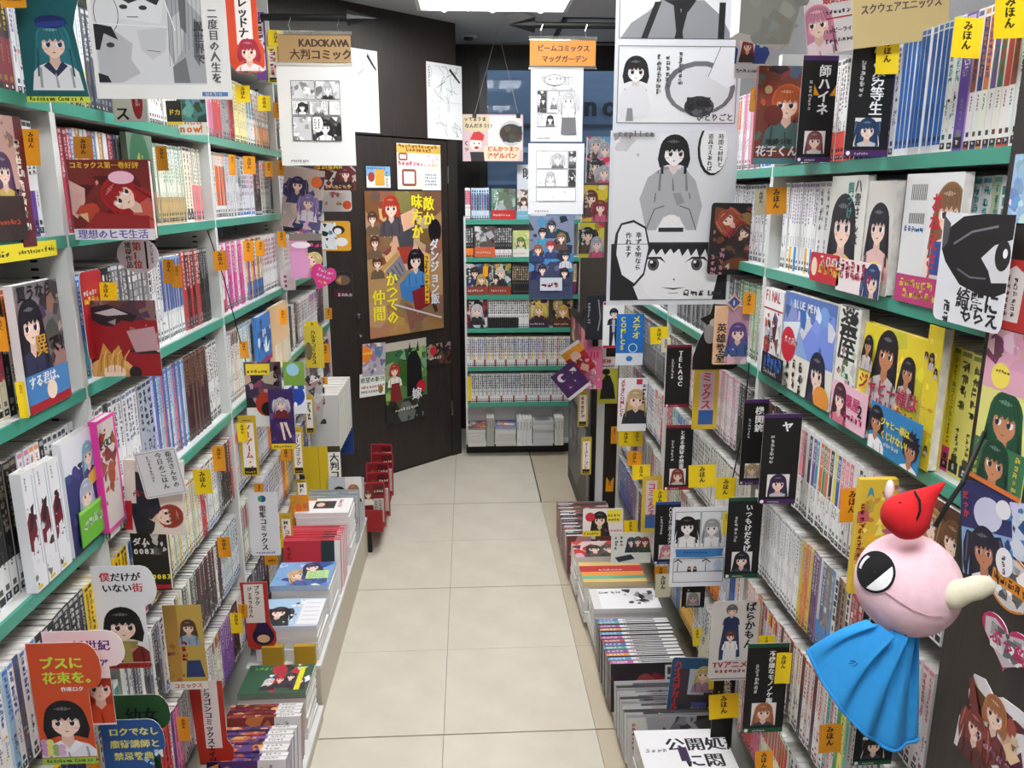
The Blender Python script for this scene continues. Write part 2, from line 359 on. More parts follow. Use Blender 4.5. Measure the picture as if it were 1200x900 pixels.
# diagonal door wall
DANG = math.atan2(.31, .33); DP = Plane((-.44, 4.32, 0), DANG)
def dwall(name, x0, y0, x1, y1, m, t0, t1, parent=None):
    u0 = DP.hit(x0, 480)[0]; u1 = DP.hit(x1, 480)[0]
def dbox(u0, u1, z0, z1, d0, d1): return MB().box(u0, d0, z0, u1, d1, z1)
def dput(o): o.matrix_world = Matrix.Translation(DP.p0) @ Matrix.Rotation(DANG, 4, 'Z')
UL = -.72; UD = DP.hit(528, 400)[0]; UE = UD + .075
ZD = DP.hit(470, 161)[1]
o = struct('wall_diagonal', dbox(UL, UE, ZD + .004, CEIL, 0, .06).box(UD + .004, 0, 0, UE, .06, ZD + .004), M['wood']); dput(o)
o = struct('door_1', dbox(UL, UD, .015, ZD - .004, .004, .045), M['wood']); dput(o); door = o
for zz in (DP.hit(529, 205)[1], DP.hit(529, 478)[1]):
    MB().tube([(UD + .002, .0, zz - .045), (UD + .002, .0, zz + .045)], .006, 8).build('hinge', M['chrome'], door)
for px in ((420, 371), (421, 393)):
    u, z = DP.hit(*px); r = .016 if px[1] < 380 else .011
    MB().lathe([(r * .4, 0), (r, .002), (r, .012), (r * .7, .02), (.002, .022)], 12).build('lock_knob' if r > .012 else 'lock_cylinder', M['chrome'], door)
    k = bpy.data.objects['lock_knob'] if r > .012 else bpy.data.objects['lock_cylinder']; k.location = (u, 0.004, z); k.rotation_euler = (math.pi / 2, 0, 0)
struct('baseboard_diagonal', dbox(UL, UE, 0, .012, .01, .05), M['black']).matrix_world = Matrix.Translation(DP.p0) @ Matrix.Rotation(DANG, 4, 'Z')
# a flat hatch joint in the ceiling
h = [Plane((0, 0, 0), 0)]
def onz(z, x, y): r = ray(x, y); t = (z - H) / r.z; return CAM + r * t
def plinthbox(n, *a): return struct(n, MB().box(*a), M['plinth'])
q0 = onz(CEIL, 648, 42); q1 = onz(CEIL, 655, 20)
struct('trim_1', MB().box(q0.x, q1.y, CEIL - .004, 1.0, q1.y + .03, CEIL).box(q0.x, q1.y, CEIL - .004, q0.x + .03, q0.y + .2, CEIL).box(q0.x, q0.y + .17, CEIL - .004, 1.0, q0.y + .2, CEIL), M['frame'])
# ceiling fixtures
for i, (lx, ly) in enumerate(LAMPS):
    lab = ['square louvred ceiling light above the aisle, far end near the door', 'louvred ceiling light over the middle of the aisle', 'louvred ceiling light overhead near the camera', 'louvred ceiling light behind the camera'][i]
    f = empty('ceiling_light', (lx, ly, CEIL)); tag(f, uniq(lab), 'ceiling light', 'ceiling lights along the aisle')
    MB().box(-.36, -.36, -.05, .36, -.34, -.001).box(-.36, .34, -.05, .36, .36, -.001).box(-.36, -.34, -.05, -.34, .34, -.001).box(.34, -.34, -.05, .36, .34, -.001).build('housing', M['white'], f)
    for k in (-.23, 0, .23): MB().tube([(k, -.32, -.045), (k, .32, -.045)], .016, 10).build('tube', M['tube'], f)
    for k in (-.115, .115): MB().prism([(k - .05, -.012), (k + .05, -.012), (k, -.055)], -.33, .33).build('louver', M['louver'], f)
# smoke detector, speaker grille, downlight
p = onz(CEIL, 437, 40); sd = empty('smoke_detector', (p.x, p.y, CEIL)); tag(sd, uniq('round grey smoke detector on the ceiling in front of the dark panel'), 'smoke detector')
MB().lathe([(.075, 0), (.075, -.028), (.06, -.04), (.05, -.042)], 24).build('base', M['shelf'], sd); MB().lathe([(.045, -.042), (.045, -.055), (.03, -.066), (.005, -.068)], 20).build('sensor_head', M['frame'], sd)
p = onz(CEIL, 608, 18); sd = empty('speaker_grille', (p.x, p.y, CEIL)); tag(sd, uniq('flat round grille on the ceiling just beyond the lit fixture'), 'grille')
MB().lathe([(.075, 0), (.075, -.006), (.06, -.012), (.002, -.012)], 24).build('grille_cover', M['ceiling'], sd)
p = onz(CEIL, 549, 42); sd = empty('downlight', (p.x, p.y, CEIL)); tag(sd, uniq('small unlit downlight in the ceiling left of the window'), 'light')
MB().lathe([(.05, 0), (.05, -.006), (.04, -.01)], 20).build('ring', M['shelf'], sd); MB().lathe([(.03, -.004), (.03, -.02), (.012, -.026)], 14).build('lamp_head', M['frame'], sd)
# ================================================================== BOOKCASES
LZ = [.23, .46, .69, .94, 1.213, 1.478, 1.697, 1.945]
RZ = [.23, .46, .69, .915, 1.155, 1.387, 1.603]
LU = [(.62, 1.415), (1.415, 2.235), (2.235, 3.02), (3.02, 3.9)]
RU = [(.965, 1.755), (1.755, 2.6), (2.6, 3.42)]
def bookcase(side, y0, y1, zs, top, label, green):
    rz = math.pi / 2 if side < 0 else -math.pi / 2; X = XL if side < 0 else XR; wd = y1 - y0
    o = empty('bookcase', (X, y0 if side < 0 else y1, 0), rz); tag(o, uniq(label), 'bookcase', 'white steel bookcases along the aisle')
    D = .22
    for x0 in (0, wd - .009):
        sp = MB().box(x0, 0, 0, x0 + .009, D, top).build('side_panel', M['white'], o)
        s = MB(); xi = x0 + (.009 if x0 == 0 else -.0006)
        for z in zs:
            for q in range(3):
                for d in (.05, .16): s.box(xi, d, z - .045 - q * .014, xi + .0006, d + .012, z - .041 - q * .014)
        s.build('slots', M['slot'], sp)['kind'] = 'stuff'
    MB().box(.009, D - .006, 0, wd - .009, D, top).build('back_panel', M['shelf'], o)
    for i, z in enumerate(zs):
        if z > green:
            sh = MB().box(.0095, .006, z - .02, wd - .0095, D - .007, z).build('shelf', M['shelf'], o)
            MB().box(.004, -.0005, z - .0205, wd - .004, .0055, z - .0002).build('edge_rail', M['lip'], sh)
        else:                                  # lower shelves are thin steel trays set a little back
            sh = MB().box(.0095, .034, z - .012, wd - .0095, D - .007, z).build('shelf', M['steel'], o)
            MB().box(.0095, .03, z - .014, wd - .0095, .0335, z - .0005).build('edge_rail', M['steel'], sh)
nm = ['nearest the camera', 'second along', 'third along', 'beside the dark door']
for i, (a, b) in enumerate(LU): bookcase(-1, a, b, LZ if i else LZ[:-1], 2.25 if i in (1, 2) else 2.0, 'white steel bookcase on the left, ' + nm[i], .8 if i < 3 else .9)
nm = ['beside the dark column', 'second along, behind the hanging manga pages', 'farthest, beside the tall dark display board']
for i, (a, b) in enumerate(RU): bookcase(1, a, b, RZ, 1.83 if i == 0 else 1.83, 'white steel bookcase on the right, ' + nm[i], 1.0)
# dark column at the near right
col = struct('wall_column', MB().box(XR - .012, .32, 0, 1.0, .957, CEIL), M['wood'])
# plinths under the flat displays
def plinth(label, x0, y0, x1, y1, z, sh):
    o = empty('display_plinth', ((x0 + x1) / 2, (y0 + y1) / 2, 0)); tag(o, uniq(label), 'plinth')
    w, d = (x1 - x0) / 2, (y1 - y0) / 2
    MB().box(-w, -d, .0, w, d, z - .012).build('plinth_body', M['plinth'], o); MB().box(-w - .003, -d, z - .012, w + .003, d, z).build('plinth_top', M['white'], o)
    return o
plinth('low white plinth under the nearest left row of stacked comics', -.676, .9, -.455, 2.14, .05, 'a')
plinth('tall white plinth under the far left stacked comics', -.676, 2.16, -.46, 3.3, .17, 'b')
plinth('low white plinth along the right side under the stacked comics', .42, 1.0, .656, 3.42, .035, 'c')
# ================================================================== BOOKS
PAGE_ME = {}
def pages_mesh(t, h, d):
    k = (round(t, 4), round(h, 3), round(d, 3))
    if k not in PAGE_ME:
        me = MB().box(.0008, .0012, .002, t - .0008, d - .002, h - .002).me('page_block'); me.materials.append(M['pages']); PAGE_ME[k] = me
    return PAGE_ME[k]
def cover_shell(V, Fc, C, t, h, d, spine, front, back):
    """C-shaped cover: spine at y=0, front board on the left side (x=0), back board on the right"""
    o = [(0, 0), (t, 0), (t, d), (t - .0007, d), (t - .0007, .001), (.0007, .001), (.0007, d), (0, d)]
    b = len(V); n = 8; V += [(p[0], p[1], 0) for p in o] + [(p[0], p[1], h) for p in o]
    cols = [spine, back, back, (235, 232, 226), (235, 232, 226), (235, 232, 226), front, front]
    for i in range(n): Fc.append((b + i, b + (i + 1) % n, b + n + (i + 1) % n, b + n + i)); C.append(lin(cols[i]))
    Fc.append(tuple(b + i for i in range(n - 1, -1, -1))); C.append(lin(spine)); Fc.append(tuple(b + n + i for i in range(n))); C.append(lin(spine))
def spine_print(t, h, st, i, detail=True):
    base, tcols, patch, obi = st['base'], st['t'], st.get('patch'), st.get('obi')
    A = Art(t, h); a = t / h; tc = tcols[i % len(tcols)]
    bl = st.get('block')
    if bl: A.rect(.06, bl[0], .94, bl[1], bl[2][i % len(bl[2])])
    if patch:
        p0 = random.uniform(.1, .2); A.busy(.02, p0, .98, p0 + random.uniform(.22, .38), patch, 9 if detail else 5)
    if obi: A.rect(0, 0, 1, obi[0], obi[1][i % len(obi[1])])
    n = st.get('n', 6)
    if detail:
        if st.get('title'): sz = min(.8, .52 / a / len(st['title'])); A.text(st['title'], .5 - sz / 2, .92, sz, tc, True)
        else:
            sz = random.choice([.5, .62, .72]); m = max(3, min(n + 4, int(.46 / a / sz))); A.fake(.5 - sz / 2 + .04, .93, sz, m, tc, adv=.96)
        A.fake(.34, .4, .34, 5, mix(tc, (50, 50, 50), .5), adv=1.0)
        A.rect(.1, .95, .9, .985, mix(tc, base, .25))
    else:
        for q in range(6): y = .93 - q * .078; A.rect(random.uniform(.12, .3), y - .06, random.uniform(.62, .88), y, mix(tc, (30, 30, 34), random.random() * .5))
        A.rect(.3, .36, .6, .42, mix(tc, (60, 60, 60), .5))
    A.rect(.25, .1, .75, .1 + .5 * a, mix(tc, (20, 20, 20), .5))
    A.rect(.1, .025, .9, .025 + .66 * a, st.get('foot', (30, 30, 34)))
    if detail: A.fake(.3, .03 + .55 * a, .4, 1, (235, 235, 235))
    return A
def book_mesh(t, h, d, st, i):
    V, Fc, C = [], [], []; bs = jit(st['base'] if not st.get('bases') else st['bases'][i % len(st['bases'])], 6)
    s2 = dict(st); s2['base'] = bs
    cv = st.get('cover') or mix(bs, (225, 222, 218), .5)
    cover_shell(V, Fc, C, t, h, d, bs, cv, cv)
    spine_print(t, h, s2, i).emit(V, Fc, C, 0, 0, 0)
    return colmesh('comic_book', V, Fc, C, M['gloss'])
def S(base, *t, patch=None, obi=None, block=None, n=6, foot=(30, 30, 34), bases=None, title=None, name=None, tt=.0155, cover=None):
    return dict(base=base, t=list(t) or [(30, 30, 30)], patch=patch, obi=obi, block=block, n=n, foot=foot, bases=bases, title=title, name=name, tt=tt, cover=cover)
WH = (230, 231, 232); BK = (24, 24, 27); OFF = (226, 224, 218)
RED = (196, 40, 44); BLU = (38, 104, 190); GRN = (40, 140, 90); PUR = (110, 70, 160); ORG = (240, 130, 40); YEL = (250, 205, 30); PNK = (230, 110, 160); TEA = (60, 170, 175); BRN = (130, 80, 50)
SK = (240, 205, 180); NAV = (34, 48, 100)
MIXP = [(240, 200, 170), (90, 60, 60), (210, 90, 90), (80, 110, 170), (240, 220, 120), (60, 60, 70), (170, 200, 220)]
def auto_style():
    r = random.random()
    if r < .62:
        c = random.choice([RED, BLU, BK, GRN, PUR, ORG, PNK, BK, BK, TEA, BRN, NAV]); c2 = random.choice([RED, BLU, YEL, PNK, TEA, BK, ORG, GRN])
        bs = random.choice([WH, WH, (222, 222, 226), (232, 228, 218), (212, 216, 222)])
        return S(jit(bs, 6), c, patch=random.choice([MIXP, MIXP, [c, SK, BK, c2], [c2, c, WH], [BK, (120, 120, 120), WH, c], None]), block=random.choice([None, None, None, (.55, .94, [c2]), (.8, .97, [c, c2])]) if c != BK else None, n=random.choice([4, 5, 6, 7]), foot=random.choice([BK, RED, BLU, (90, 90, 90)]), name='white-spined')
    if r < .74: return S(BK, WH, RED, patch=[(90, 90, 90), RED, (50, 50, 60), SK], foot=(200, 200, 200), name='black-spined')
    if r < .82: return S((160, 161, 164), BK, patch=[(110, 110, 110), WH, BK, SK], name='grey-spined')
    c = random.choice([(RED, 'red'), (BLU, 'blue'), (YEL, 'yellow'), (PNK, 'pink'), (GRN, 'green'), (ORG, 'orange'), (NAV, 'navy'), (PUR, 'purple')])
    return S(jit(c[0], 16), random.choice([WH, BK]) if c[0] != YEL else BK, patch=MIXP, name=c[1] + '-spined')
BOOKS = []                                   # every spine-out book on the side shelves: dict with place and style
def row(side, z, y0, y1, runs, h=.182, rowname='', d=.128, setback=None):
    if setback is None: setback = .022 if z > (.8 if side < 0 else 1.0) else .004
    """runs: list of (pixel_a, pixel_b, style[, t, h]); the free stretches are filled with other series"""
    X = XL - setback if side < 0 else XR + setback
    segs = []
    for r in runs:
        a, b = sorted((y_at(r[0], X, z), y_at(r[1], X, z))); segs.append((a, b, r[2], r[3] if len(r) > 3 else None))
    segs.sort(key=lambda q: q[0]); out = []; y = y0
    def fill(a, b):
        while b - a > .02:
            st = auto_style(); n = random.choice([1, 2, 3, 4, 5, 6, 8, 10, 12]); L = min(n * st['tt'], b - a); out.append((a, a + L, st, None)); a += L
    for sg in segs:
        a = max(sg[0], y)
        if a > y: fill(y, a)
        if sg[1] > a + .004: out.append((a, sg[1], sg[2], sg[3])); y = max(y, sg[1])
    fill(y, y1)
    units = LU if side < 0 else RU; rid = 0
    for a, b, st, hh in out:
        rid += 1; t0 = st['tt']; n = max(1, round((b - a) / t0)); t = min((b - a) / n, .03); hb = (hh or h) * random.uniform(.985, 1.005)
        for i in range(n):
            ya = a + i * t; yb = ya + t
            if any(ya < u + .012 and yb > u - .012 for q in units for u in q) or ya < y0 or yb > y1: continue
            tt = t - .0013; hk = hb * random.uniform(.994, 1.004)
            px = proj((X, (ya + yb) / 2, z + hk / 2)); pt = proj((X, ya, z + hk * .9)); pb = proj((X, yb, z + hk * .1))
            BOOKS.append(dict(side=side, X=X + random.uniform(-.003, .001) * (1 if side < 0 else -1), ya=ya, yb=yb, z=z, h=hk, t=tt, d=d, st=st, i=i, n=n, rid=rid, row=rowname, px=px, pp=(pt, px, pb), w=abs(proj((X, ya, z + hk / 2))[0] - proj((X, yb, z + hk / 2))[0]), hp=abs(pt[1] - pb[1])))
def finish_books(limit=250):
    def hidden(b):
        x, y = b['px']
        if not (-4 < x < 1204 and -30 < y < 925): return True
        return all(any(q[0] <= p[0] <= q[2] and q[1] <= p[1] <= q[3] for q in OCC) for p in b['pp'])
    for b in BOOKS: b['area'] = 0 if hidden(b) else b['w'] * b['hp']
    order = sorted(BOOKS, key=lambda b: -b['area']); keep = order[:limit]; rest = order[limit:]
    ordn = ['first', 'second', 'third', 'fourth', 'fifth', 'sixth', 'seventh', 'eighth', 'ninth', 'tenth', 'eleventh', 'twelfth', 'thirteenth', 'fourteenth', 'fifteenth', 'sixteenth', 'seventeenth', 'eighteenth', 'nineteenth', 'twentieth']
    cnt = {}
    for b in sorted(keep, key=lambda b: (b['row'], b['ya'])):
        k = (b['row'], b['st']['name']); cnt[k] = cnt.get(k, 0) + 1; b['ord'] = cnt[k]
    for b in keep:
        q = b['ord']; od = ordn[q - 1] if q <= 20 else '%dth' % q
        me = book_mesh(b['t'], b['h'], b['d'], b['st'], b['i'])
        o = link('comic_book', me); rz = math.pi / 2 if b['side'] < 0 else -math.pi / 2
        o.location = (b['X'], b['ya'] if b['side'] < 0 else b['yb'], b['z'] + .0004); o.rotation_euler = (0, 0, rz)
        p = link('page_block', pages_mesh(b['t'], b['h'], b['d']), o)
        tag(o, uniq('%s comic, %s such along the %s from the camera' % (b['st']['name'], od, b['row'])), 'book', 'spine-out comics on the ' + b['row'])
    V, Fc, C = [], [], []
    for b in rest:
        if b['yb'] < .9: continue
        v, f, c = [], [], []; st = b['st']; bs = jit(st['base'] if not st.get('bases') else st['bases'][b['i'] % len(st['bases'])], 7); pg = jit((198, 195, 190), 22); cv = mix(bs, (205, 203, 200), .5)
        boxfc(v, f, c, 0, 0, 0, b['t'], b['d'], b['h'], [bs, pg, cv, cv, pg, pg])
        boxfc(v, f, c, -.0002, .003, b['h'] - .0015, .0008, b['d'], b['h'] + .0012, [cv] * 6)
        s2 = dict(st); s2['base'] = bs; spine_print(b['t'], b['h'], s2, b['i'], b['area'] > 90).emit(v, f, c, 0, 0, 0)
        n = len(V)
        for x, y, z in v:
            V.append((b['X'] - y, b['ya'] + x, b['z'] + z) if b['side'] < 0 else (b['X'] + y, b['yb'] - x, b['z'] + z))
        Fc += [tuple(n + k for k in q) for q in f]; C += c
    o = link('shelved_comics', colmesh('shelved_comics', V, Fc, C, M['gloss']))
    tag(o, uniq('the many smaller comics packed spine out along both side bookcases'), 'books', kind='stuff')
    print('BOOKS', len(BOOKS), 'individual', len(keep), 'faces in stuff', len(Fc), 'smallest kept', keep[-1]['area'])
def faceout(label, px, side, draw, off=.004, base=WH, short=None, thick=.013, lean=0.0, name='comic_book', group='comics shown cover out on the shelves', roll=0, plane=None, cat='book', out=None):
    """a book standing with its cover to the aisle: cover shell, printed front and a page block"""
    pl = plane or (AL(off) if side < 0 else AR(off))
    o = sheet(name, label, cat, pl, px, draw, base=base, thick=.0008, short=short, group=group, m='gloss', lean=lean, roll=roll, snap=None if plane or roll else (LZ if side < 0 else RZ), out=0 if out is None else out)
    xs = [v.co.x for v in o.data.vertices]; zs = [v.co.z for v in o.data.vertices]; x0, x1, z0, z1 = min(xs), max(xs), min(zs), max(zs)
    MB().box(x0 + .0015, .0009, z0 + .002, x1 - .001, thick, z1 - .002).build('page_block', M['pages'], o)
    V, Fc, C = [], [], []
    boxfc(V, Fc, C, x0, thick + .0001, z0, x1, thick + .0009, z1, [base] * 6); boxfc(V, Fc, C, x0, .0009, z0, x0 + .0008, thick + .0001, z1, [base] * 6)
    link('back_cover', colmesh('back_cover', V, Fc, C, M['gloss']), o)
    return o
# ================================================================== PRINT DESIGNS (generic drawings, lettering as on the things)
GR = (150, 150, 150)
HAIRS = [(30, 26, 30), (120, 70, 40), (200, 60, 50), (70, 90, 170), (235, 205, 120), (190, 190, 205), (90, 50, 90), (60, 130, 130), (235, 150, 170)]
def cover_art(bg, hair, top, title=None, tcol=WH, obi=None, pal=None, n=14, g=(.5, .56, .2), rot=0, tpos=(.08, .95, .2), vert=True, lines=None, long=True):
    def d(A):
        A.rect(0, 0, 1, 1, bg); A.busy(0, 0, 1, 1, pal or [mix(bg, (255, 255, 255), .4), mix(bg, (0, 0, 0), .3), top, mix(hair, bg, .5)], n)
        if hair: A.girl(g[0], g[1], g[2], hair, top, rot=rot, long=long)
        if title: A.text(title, tpos[0], tpos[1], tpos[2], tcol, vert)
        else: A.fake(tpos[0], tpos[1], tpos[2], 5, tcol, vert)
        for t in lines or []: A.text(*t)
        if obi:
            A.rect(0, 0, 1, obi[0], obi[1]); A.fake(.06, obi[0] * .35, .1, 7, obi[2], False)
    return d
def multi_art(bg, pal, figs, title=None, tcol=WH, tpos=(.1, .95, .15), vert=True, n=22, obi=None):
    def d(A):
        A.rect(0, 0, 1, 1, bg); A.busy(0, 0, 1, 1, pal, n)
        for (x, y, r, h, t) in figs: A.girl(x, y, r, h, t, simple=r < .12)
        if obi: A.rect(0, 0, 1, obi[0], obi[1]); A.fake(.06, obi[0] * .35, .1, 7, obi[2], False)
        if title: A.text(title, tpos[0], tpos[1], tpos[2], tcol, vert)
        else: A.fake(tpos[0], tpos[1], tpos[2], 5, tcol, vert)
    return d
def manga_page(rows, margin=(.07, .06), seed=1, dense=.5, caption=None, cap2=None, bubble=True, grey=True):
    def d(A):
        rs = random.getstate(); random.seed(seed); mx, my = margin; y1 = 1 - my; tot = sum(r[0] for r in rows); hh = 1 - 2 * my - (.08 if caption else 0)
        for r in rows:
            h = hh * r[0] / tot; y0 = y1 - h; x0 = mx
            for wsh, kind in r[1]:
                w = (1 - 2 * mx) * wsh; a, b, c, e = x0 + .008, y0 + .008, x0 + w - .008, y1 - .008
                if kind == 'd': A.rect(a, b, c, e, (60, 60, 62)); A.busy(a, b, c, e, [(20, 20, 20), (110, 110, 110), (200, 200, 200), (240, 240, 240)], 14)
                elif kind == 'g': A.rect(a, b, c, e, (206, 206, 208)); A.busy(a, b, c, e, [(230, 230, 232), (176, 176, 178), (244, 244, 244), (120, 120, 122)], 10)
                elif kind != 'n': A.rect(a, b, c, e, (246, 246, 246)); A.busy(a, b, c, e, [(236, 236, 236), (216, 216, 218), (250, 250, 250)], 5)
                A.window(a, b, c, e)
                if 'f' in kind or kind == 'd' or random.random() < .5:
                    rr = min(w * .2, (e - b) * A.h / A.w * .22); A.girl(a + (c - a) * random.uniform(.35, .7), b + (e - b) * .56, rr, random.choice([(24, 24, 26), (24, 24, 26), (210, 210, 214)]), random.choice([(238, 238, 240), (120, 120, 124), (40, 40, 44)]), skin=(248, 248, 248), eye=(40, 40, 40))
                if bubble and random.random() < .75:
                    bx = a + (c - a) * random.choice([.16, .84]); by = e - (e - b) * .3; rx = min(.09, w * .2)
                    A.ell(bx, by, rx * 1.06, rx * 1.5, (20, 20, 20), 14); A.ell(bx, by, rx, rx * 1.42, (252, 252, 252), 14)
                    A.fake(bx - rx * .5, by + rx * .9 * A.w / A.h, rx * .42, 4, (40, 40, 40)); A.fake(bx + rx * .1, by + rx * .9 * A.w / A.h, rx * .42, 4, (40, 40, 40))
                A.full(); A.frame(a, b, c, e, .006, (20, 20, 22)); x0 += w
            y1 = y0
        if caption: A.fake(.12, .035, .03, 8, (60, 60, 60), False)
        if cap2: cap2(A)
        random.setstate(rs)
    return d
def black_div(title, stripe, hair=None, sub=7, size=None, top=(90, 90, 110)):
    def d(A):
        a = A.w / A.h; A.rect(0, 0, 1, .05, stripe); A.rect(0, .955, 1, 1, stripe); A.ell(.1, .025, .05, .05, (240, 240, 240), 10); A.fake(.25, .012, .05, 6, (220, 220, 220), False)
        s = size or min(.36, .6 / a / max(5, len(title)))
        A.text(title, .58 - s * .3, .92, s, (250, 250, 250), True, .98); A.fake(.22, .78, .11, sub, (225, 225, 225))
        if hair:
            A.rect(.2, .08, .8, .08 + .62 * a, (238, 234, 230)); A.window(.2, .08, .8, .08 + .62 * a); A.girl(.5, .08 + .36 * a, .17, hair, top); A.full()
    return d
def vcard(bg, title, tc, size=.5, y=.93, x=.25, foot=None, head=None, frame=None, inner=None, fl=None):
    def d(A):
        if frame: A.rect(0, 0, 1, 1, frame); A.rect(.16, .15, .84, .88, inner or (245, 243, 238))
        if head: A.rect(*head)
        if title == '?': A.fake(x, y, size, 5, tc)
        else: A.text(title, x, y, size, tc, True, .97)
        if foot: A.rect(.16, .03, .84, .14, foot); A.fake(.22, .05, .14, 4, (230, 200, 40), False)
        if frame: A.fake(.26, .91, .09, 5, (40, 40, 30), False)
        if fl: A.fake(.1, .03, .08, 9, fl, False)
    return d
def bump_outline(k=.78):
    o = [(0, 0), (k, 0), (k, .62)]
    o += [(k + (1 - k) * math.sin(t) ** .8, .78 - .16 * math.cos(t)) for t in [.35, .7, 1.05, 1.4, 1.57]]
    o += [(1 - (1 - k) * 1.0 * (1 - math.cos(t)), .8 + .2 * math.sin(t)) for t in [.4, .8, 1.2, 1.57]]
    return o + [(0, 1)]
def round_outline(n=28): return [(.5 + .5 * math.cos(6.2832 * i / n), .5 + .5 * math.sin(6.2832 * i / n)) for i in range(n)]
def rr_outline(r=.06, asp=1.0):
    o = []
    for cx, cy, t0 in ((1 - r, r * asp, -1.571), (1 - r, 1 - r * asp, 0), (r, 1 - r * asp, 1.571), (r, r * asp, 3.1416)):
        for k in range(4): t = t0 + 1.571 * k / 3; o.append((cx + r * math.cos(t), cy + r * asp * math.sin(t)))
    return o
def heart_outline(n=36):
    P = [(16 * math.sin(t) ** 3, 13 * math.cos(t) - 5 * math.cos(2 * t) - 2 * math.cos(3 * t) - math.cos(4 * t)) for t in [6.2832 * i / n for i in range(n)]]
    return [(.5 - x / 33, (y + 17) / 29.5) for x, y in P]
def pop(bg, lines, hair, top, strip=None, skin=(246, 216, 198), gy=.36, gr=.27, gx=.4, extra=None, long=False):
    def d(A):
        for (t, x, y, s, c) in lines: A.text(t, x, y, s, c)
        A.window(0, .06, .78, .66); A.girl(gx, gy, gr, hair, top, skin, long=long, collar=mix(top, (255, 255, 255), .5), sty=2); A.full()
        if extra: extra(A)
        if strip: A.rect(0, 0, .78, .055, strip); A.text('Kadokawa Comics A', .06, .018, .075, (30, 40, 20), sx=.9)
    return d
# ------------------------------------------------------------------ tags
YT = (246, 214, 22); OT = (236, 158, 26); CT = (226, 220, 190)
TAGS = []
def mihon(side, px, c=OT, text='みほん', plane=None): TAGS.append((side, px, c, text, plane))
def finish_tags():
    cn = {YT: 'yellow', OT: 'orange', CT: 'cream'}; used = set()
    for side, px, c, text, plane in TAGS:
        x0, y0, x1, y1 = px; xm, ym = (x0 + x1) / 2, (y0 + y1) / 2
        pl = plane or (PL(x0, y0, y1) if side < 0 else PR(x1, y0, y1))
        def rel(q):
            dx, dy = xm - q[0], ym - q[1]
            if abs(dx) < 9 and abs(dy) < 12: return 'on the'
            return ('right of the' if dx > 0 else 'left of the') if abs(dx) > abs(dy) else ('below the' if dy > 0 else 'above the')
        near = sorted(NEAR, key=lambda q: math.hypot(q[0] - xm, q[1] - ym)); lb = None
        for q in near[:6]:
            l = '%s handwritten sample tag %s %s' % (cn[c], rel(q), q[2])
            if l not in LABELS and len(l.split()) <= 16: lb = l; break
        def d(A, text=text, y0=y0, y1=y1, x0=x0, x1=x1):
            a = A.w / A.h
            if a < 1.25: s = min(.34, .26 / a); A.text(text, .5 - s / 2, .92, s, (34, 30, 16), True, .92)
            else: s = .2; A.text(text, .22, .36, s, (34, 30, 16))
        o = sheet('sample_tag', lb or 'sample tag', 'tag', pl, px, d, base=c, thick=.0005, group='handwritten sample tags on the comics', roll=random.uniform(-.06, .06), lean=0, wob=.004, occ=False)
# ================================================================== LEFT SIDE: cards, hanging pages, covers
def left(label, px, draw, short=None, name='pop_card', cat='card', **k): return sheet(name, label, cat, k.pop('plane', None) or PL(px[0], px[1], px[3]), px, draw, short=short, **k)
def right(label, px, draw, short=None, name='pop_card', cat='card', **k): return sheet(name, label, cat, k.pop('plane', None) or PR(px[2], px[1], px[3]), px, draw, short=short, **k)
G_POP = 'shop cards sticking out between the comics'; G_DIV = 'divider cards between the comics'
TEALD = (22, 92, 98)
left('teal card with a blue-haired girl in a blue cap, top left shelf', (20, -60, 96, 120), lambda A: (A.window(0, .03, 1, .75), A.girl(.52, .4, .2, (44, 130, 142), (232, 234, 238), eye=(30, 80, 130), collar=(40, 50, 80)), A.ell(.52, .535, .25, .1, (26, 40, 100)), A.poly([(.3, .53), (.74, .545), (.74, .51), (.3, .495)], (40, 60, 140)), A.full(), A.fake(.3, .8, .05, 9, WH, False), A.rect(0, 0, 1, .04, (200, 214, 60)), A.text('Kadokawa Comics A', .05, .012, .085, (30, 40, 20), sx=.9)), 'teal card with the blue-haired girl', outline=[(0, 0), (1, 0), (.86, .5), (.92, .6), (1, .7), (1, 1), (0, 1)], base=TEALD, group=G_POP)
P13 = PY(1.32)
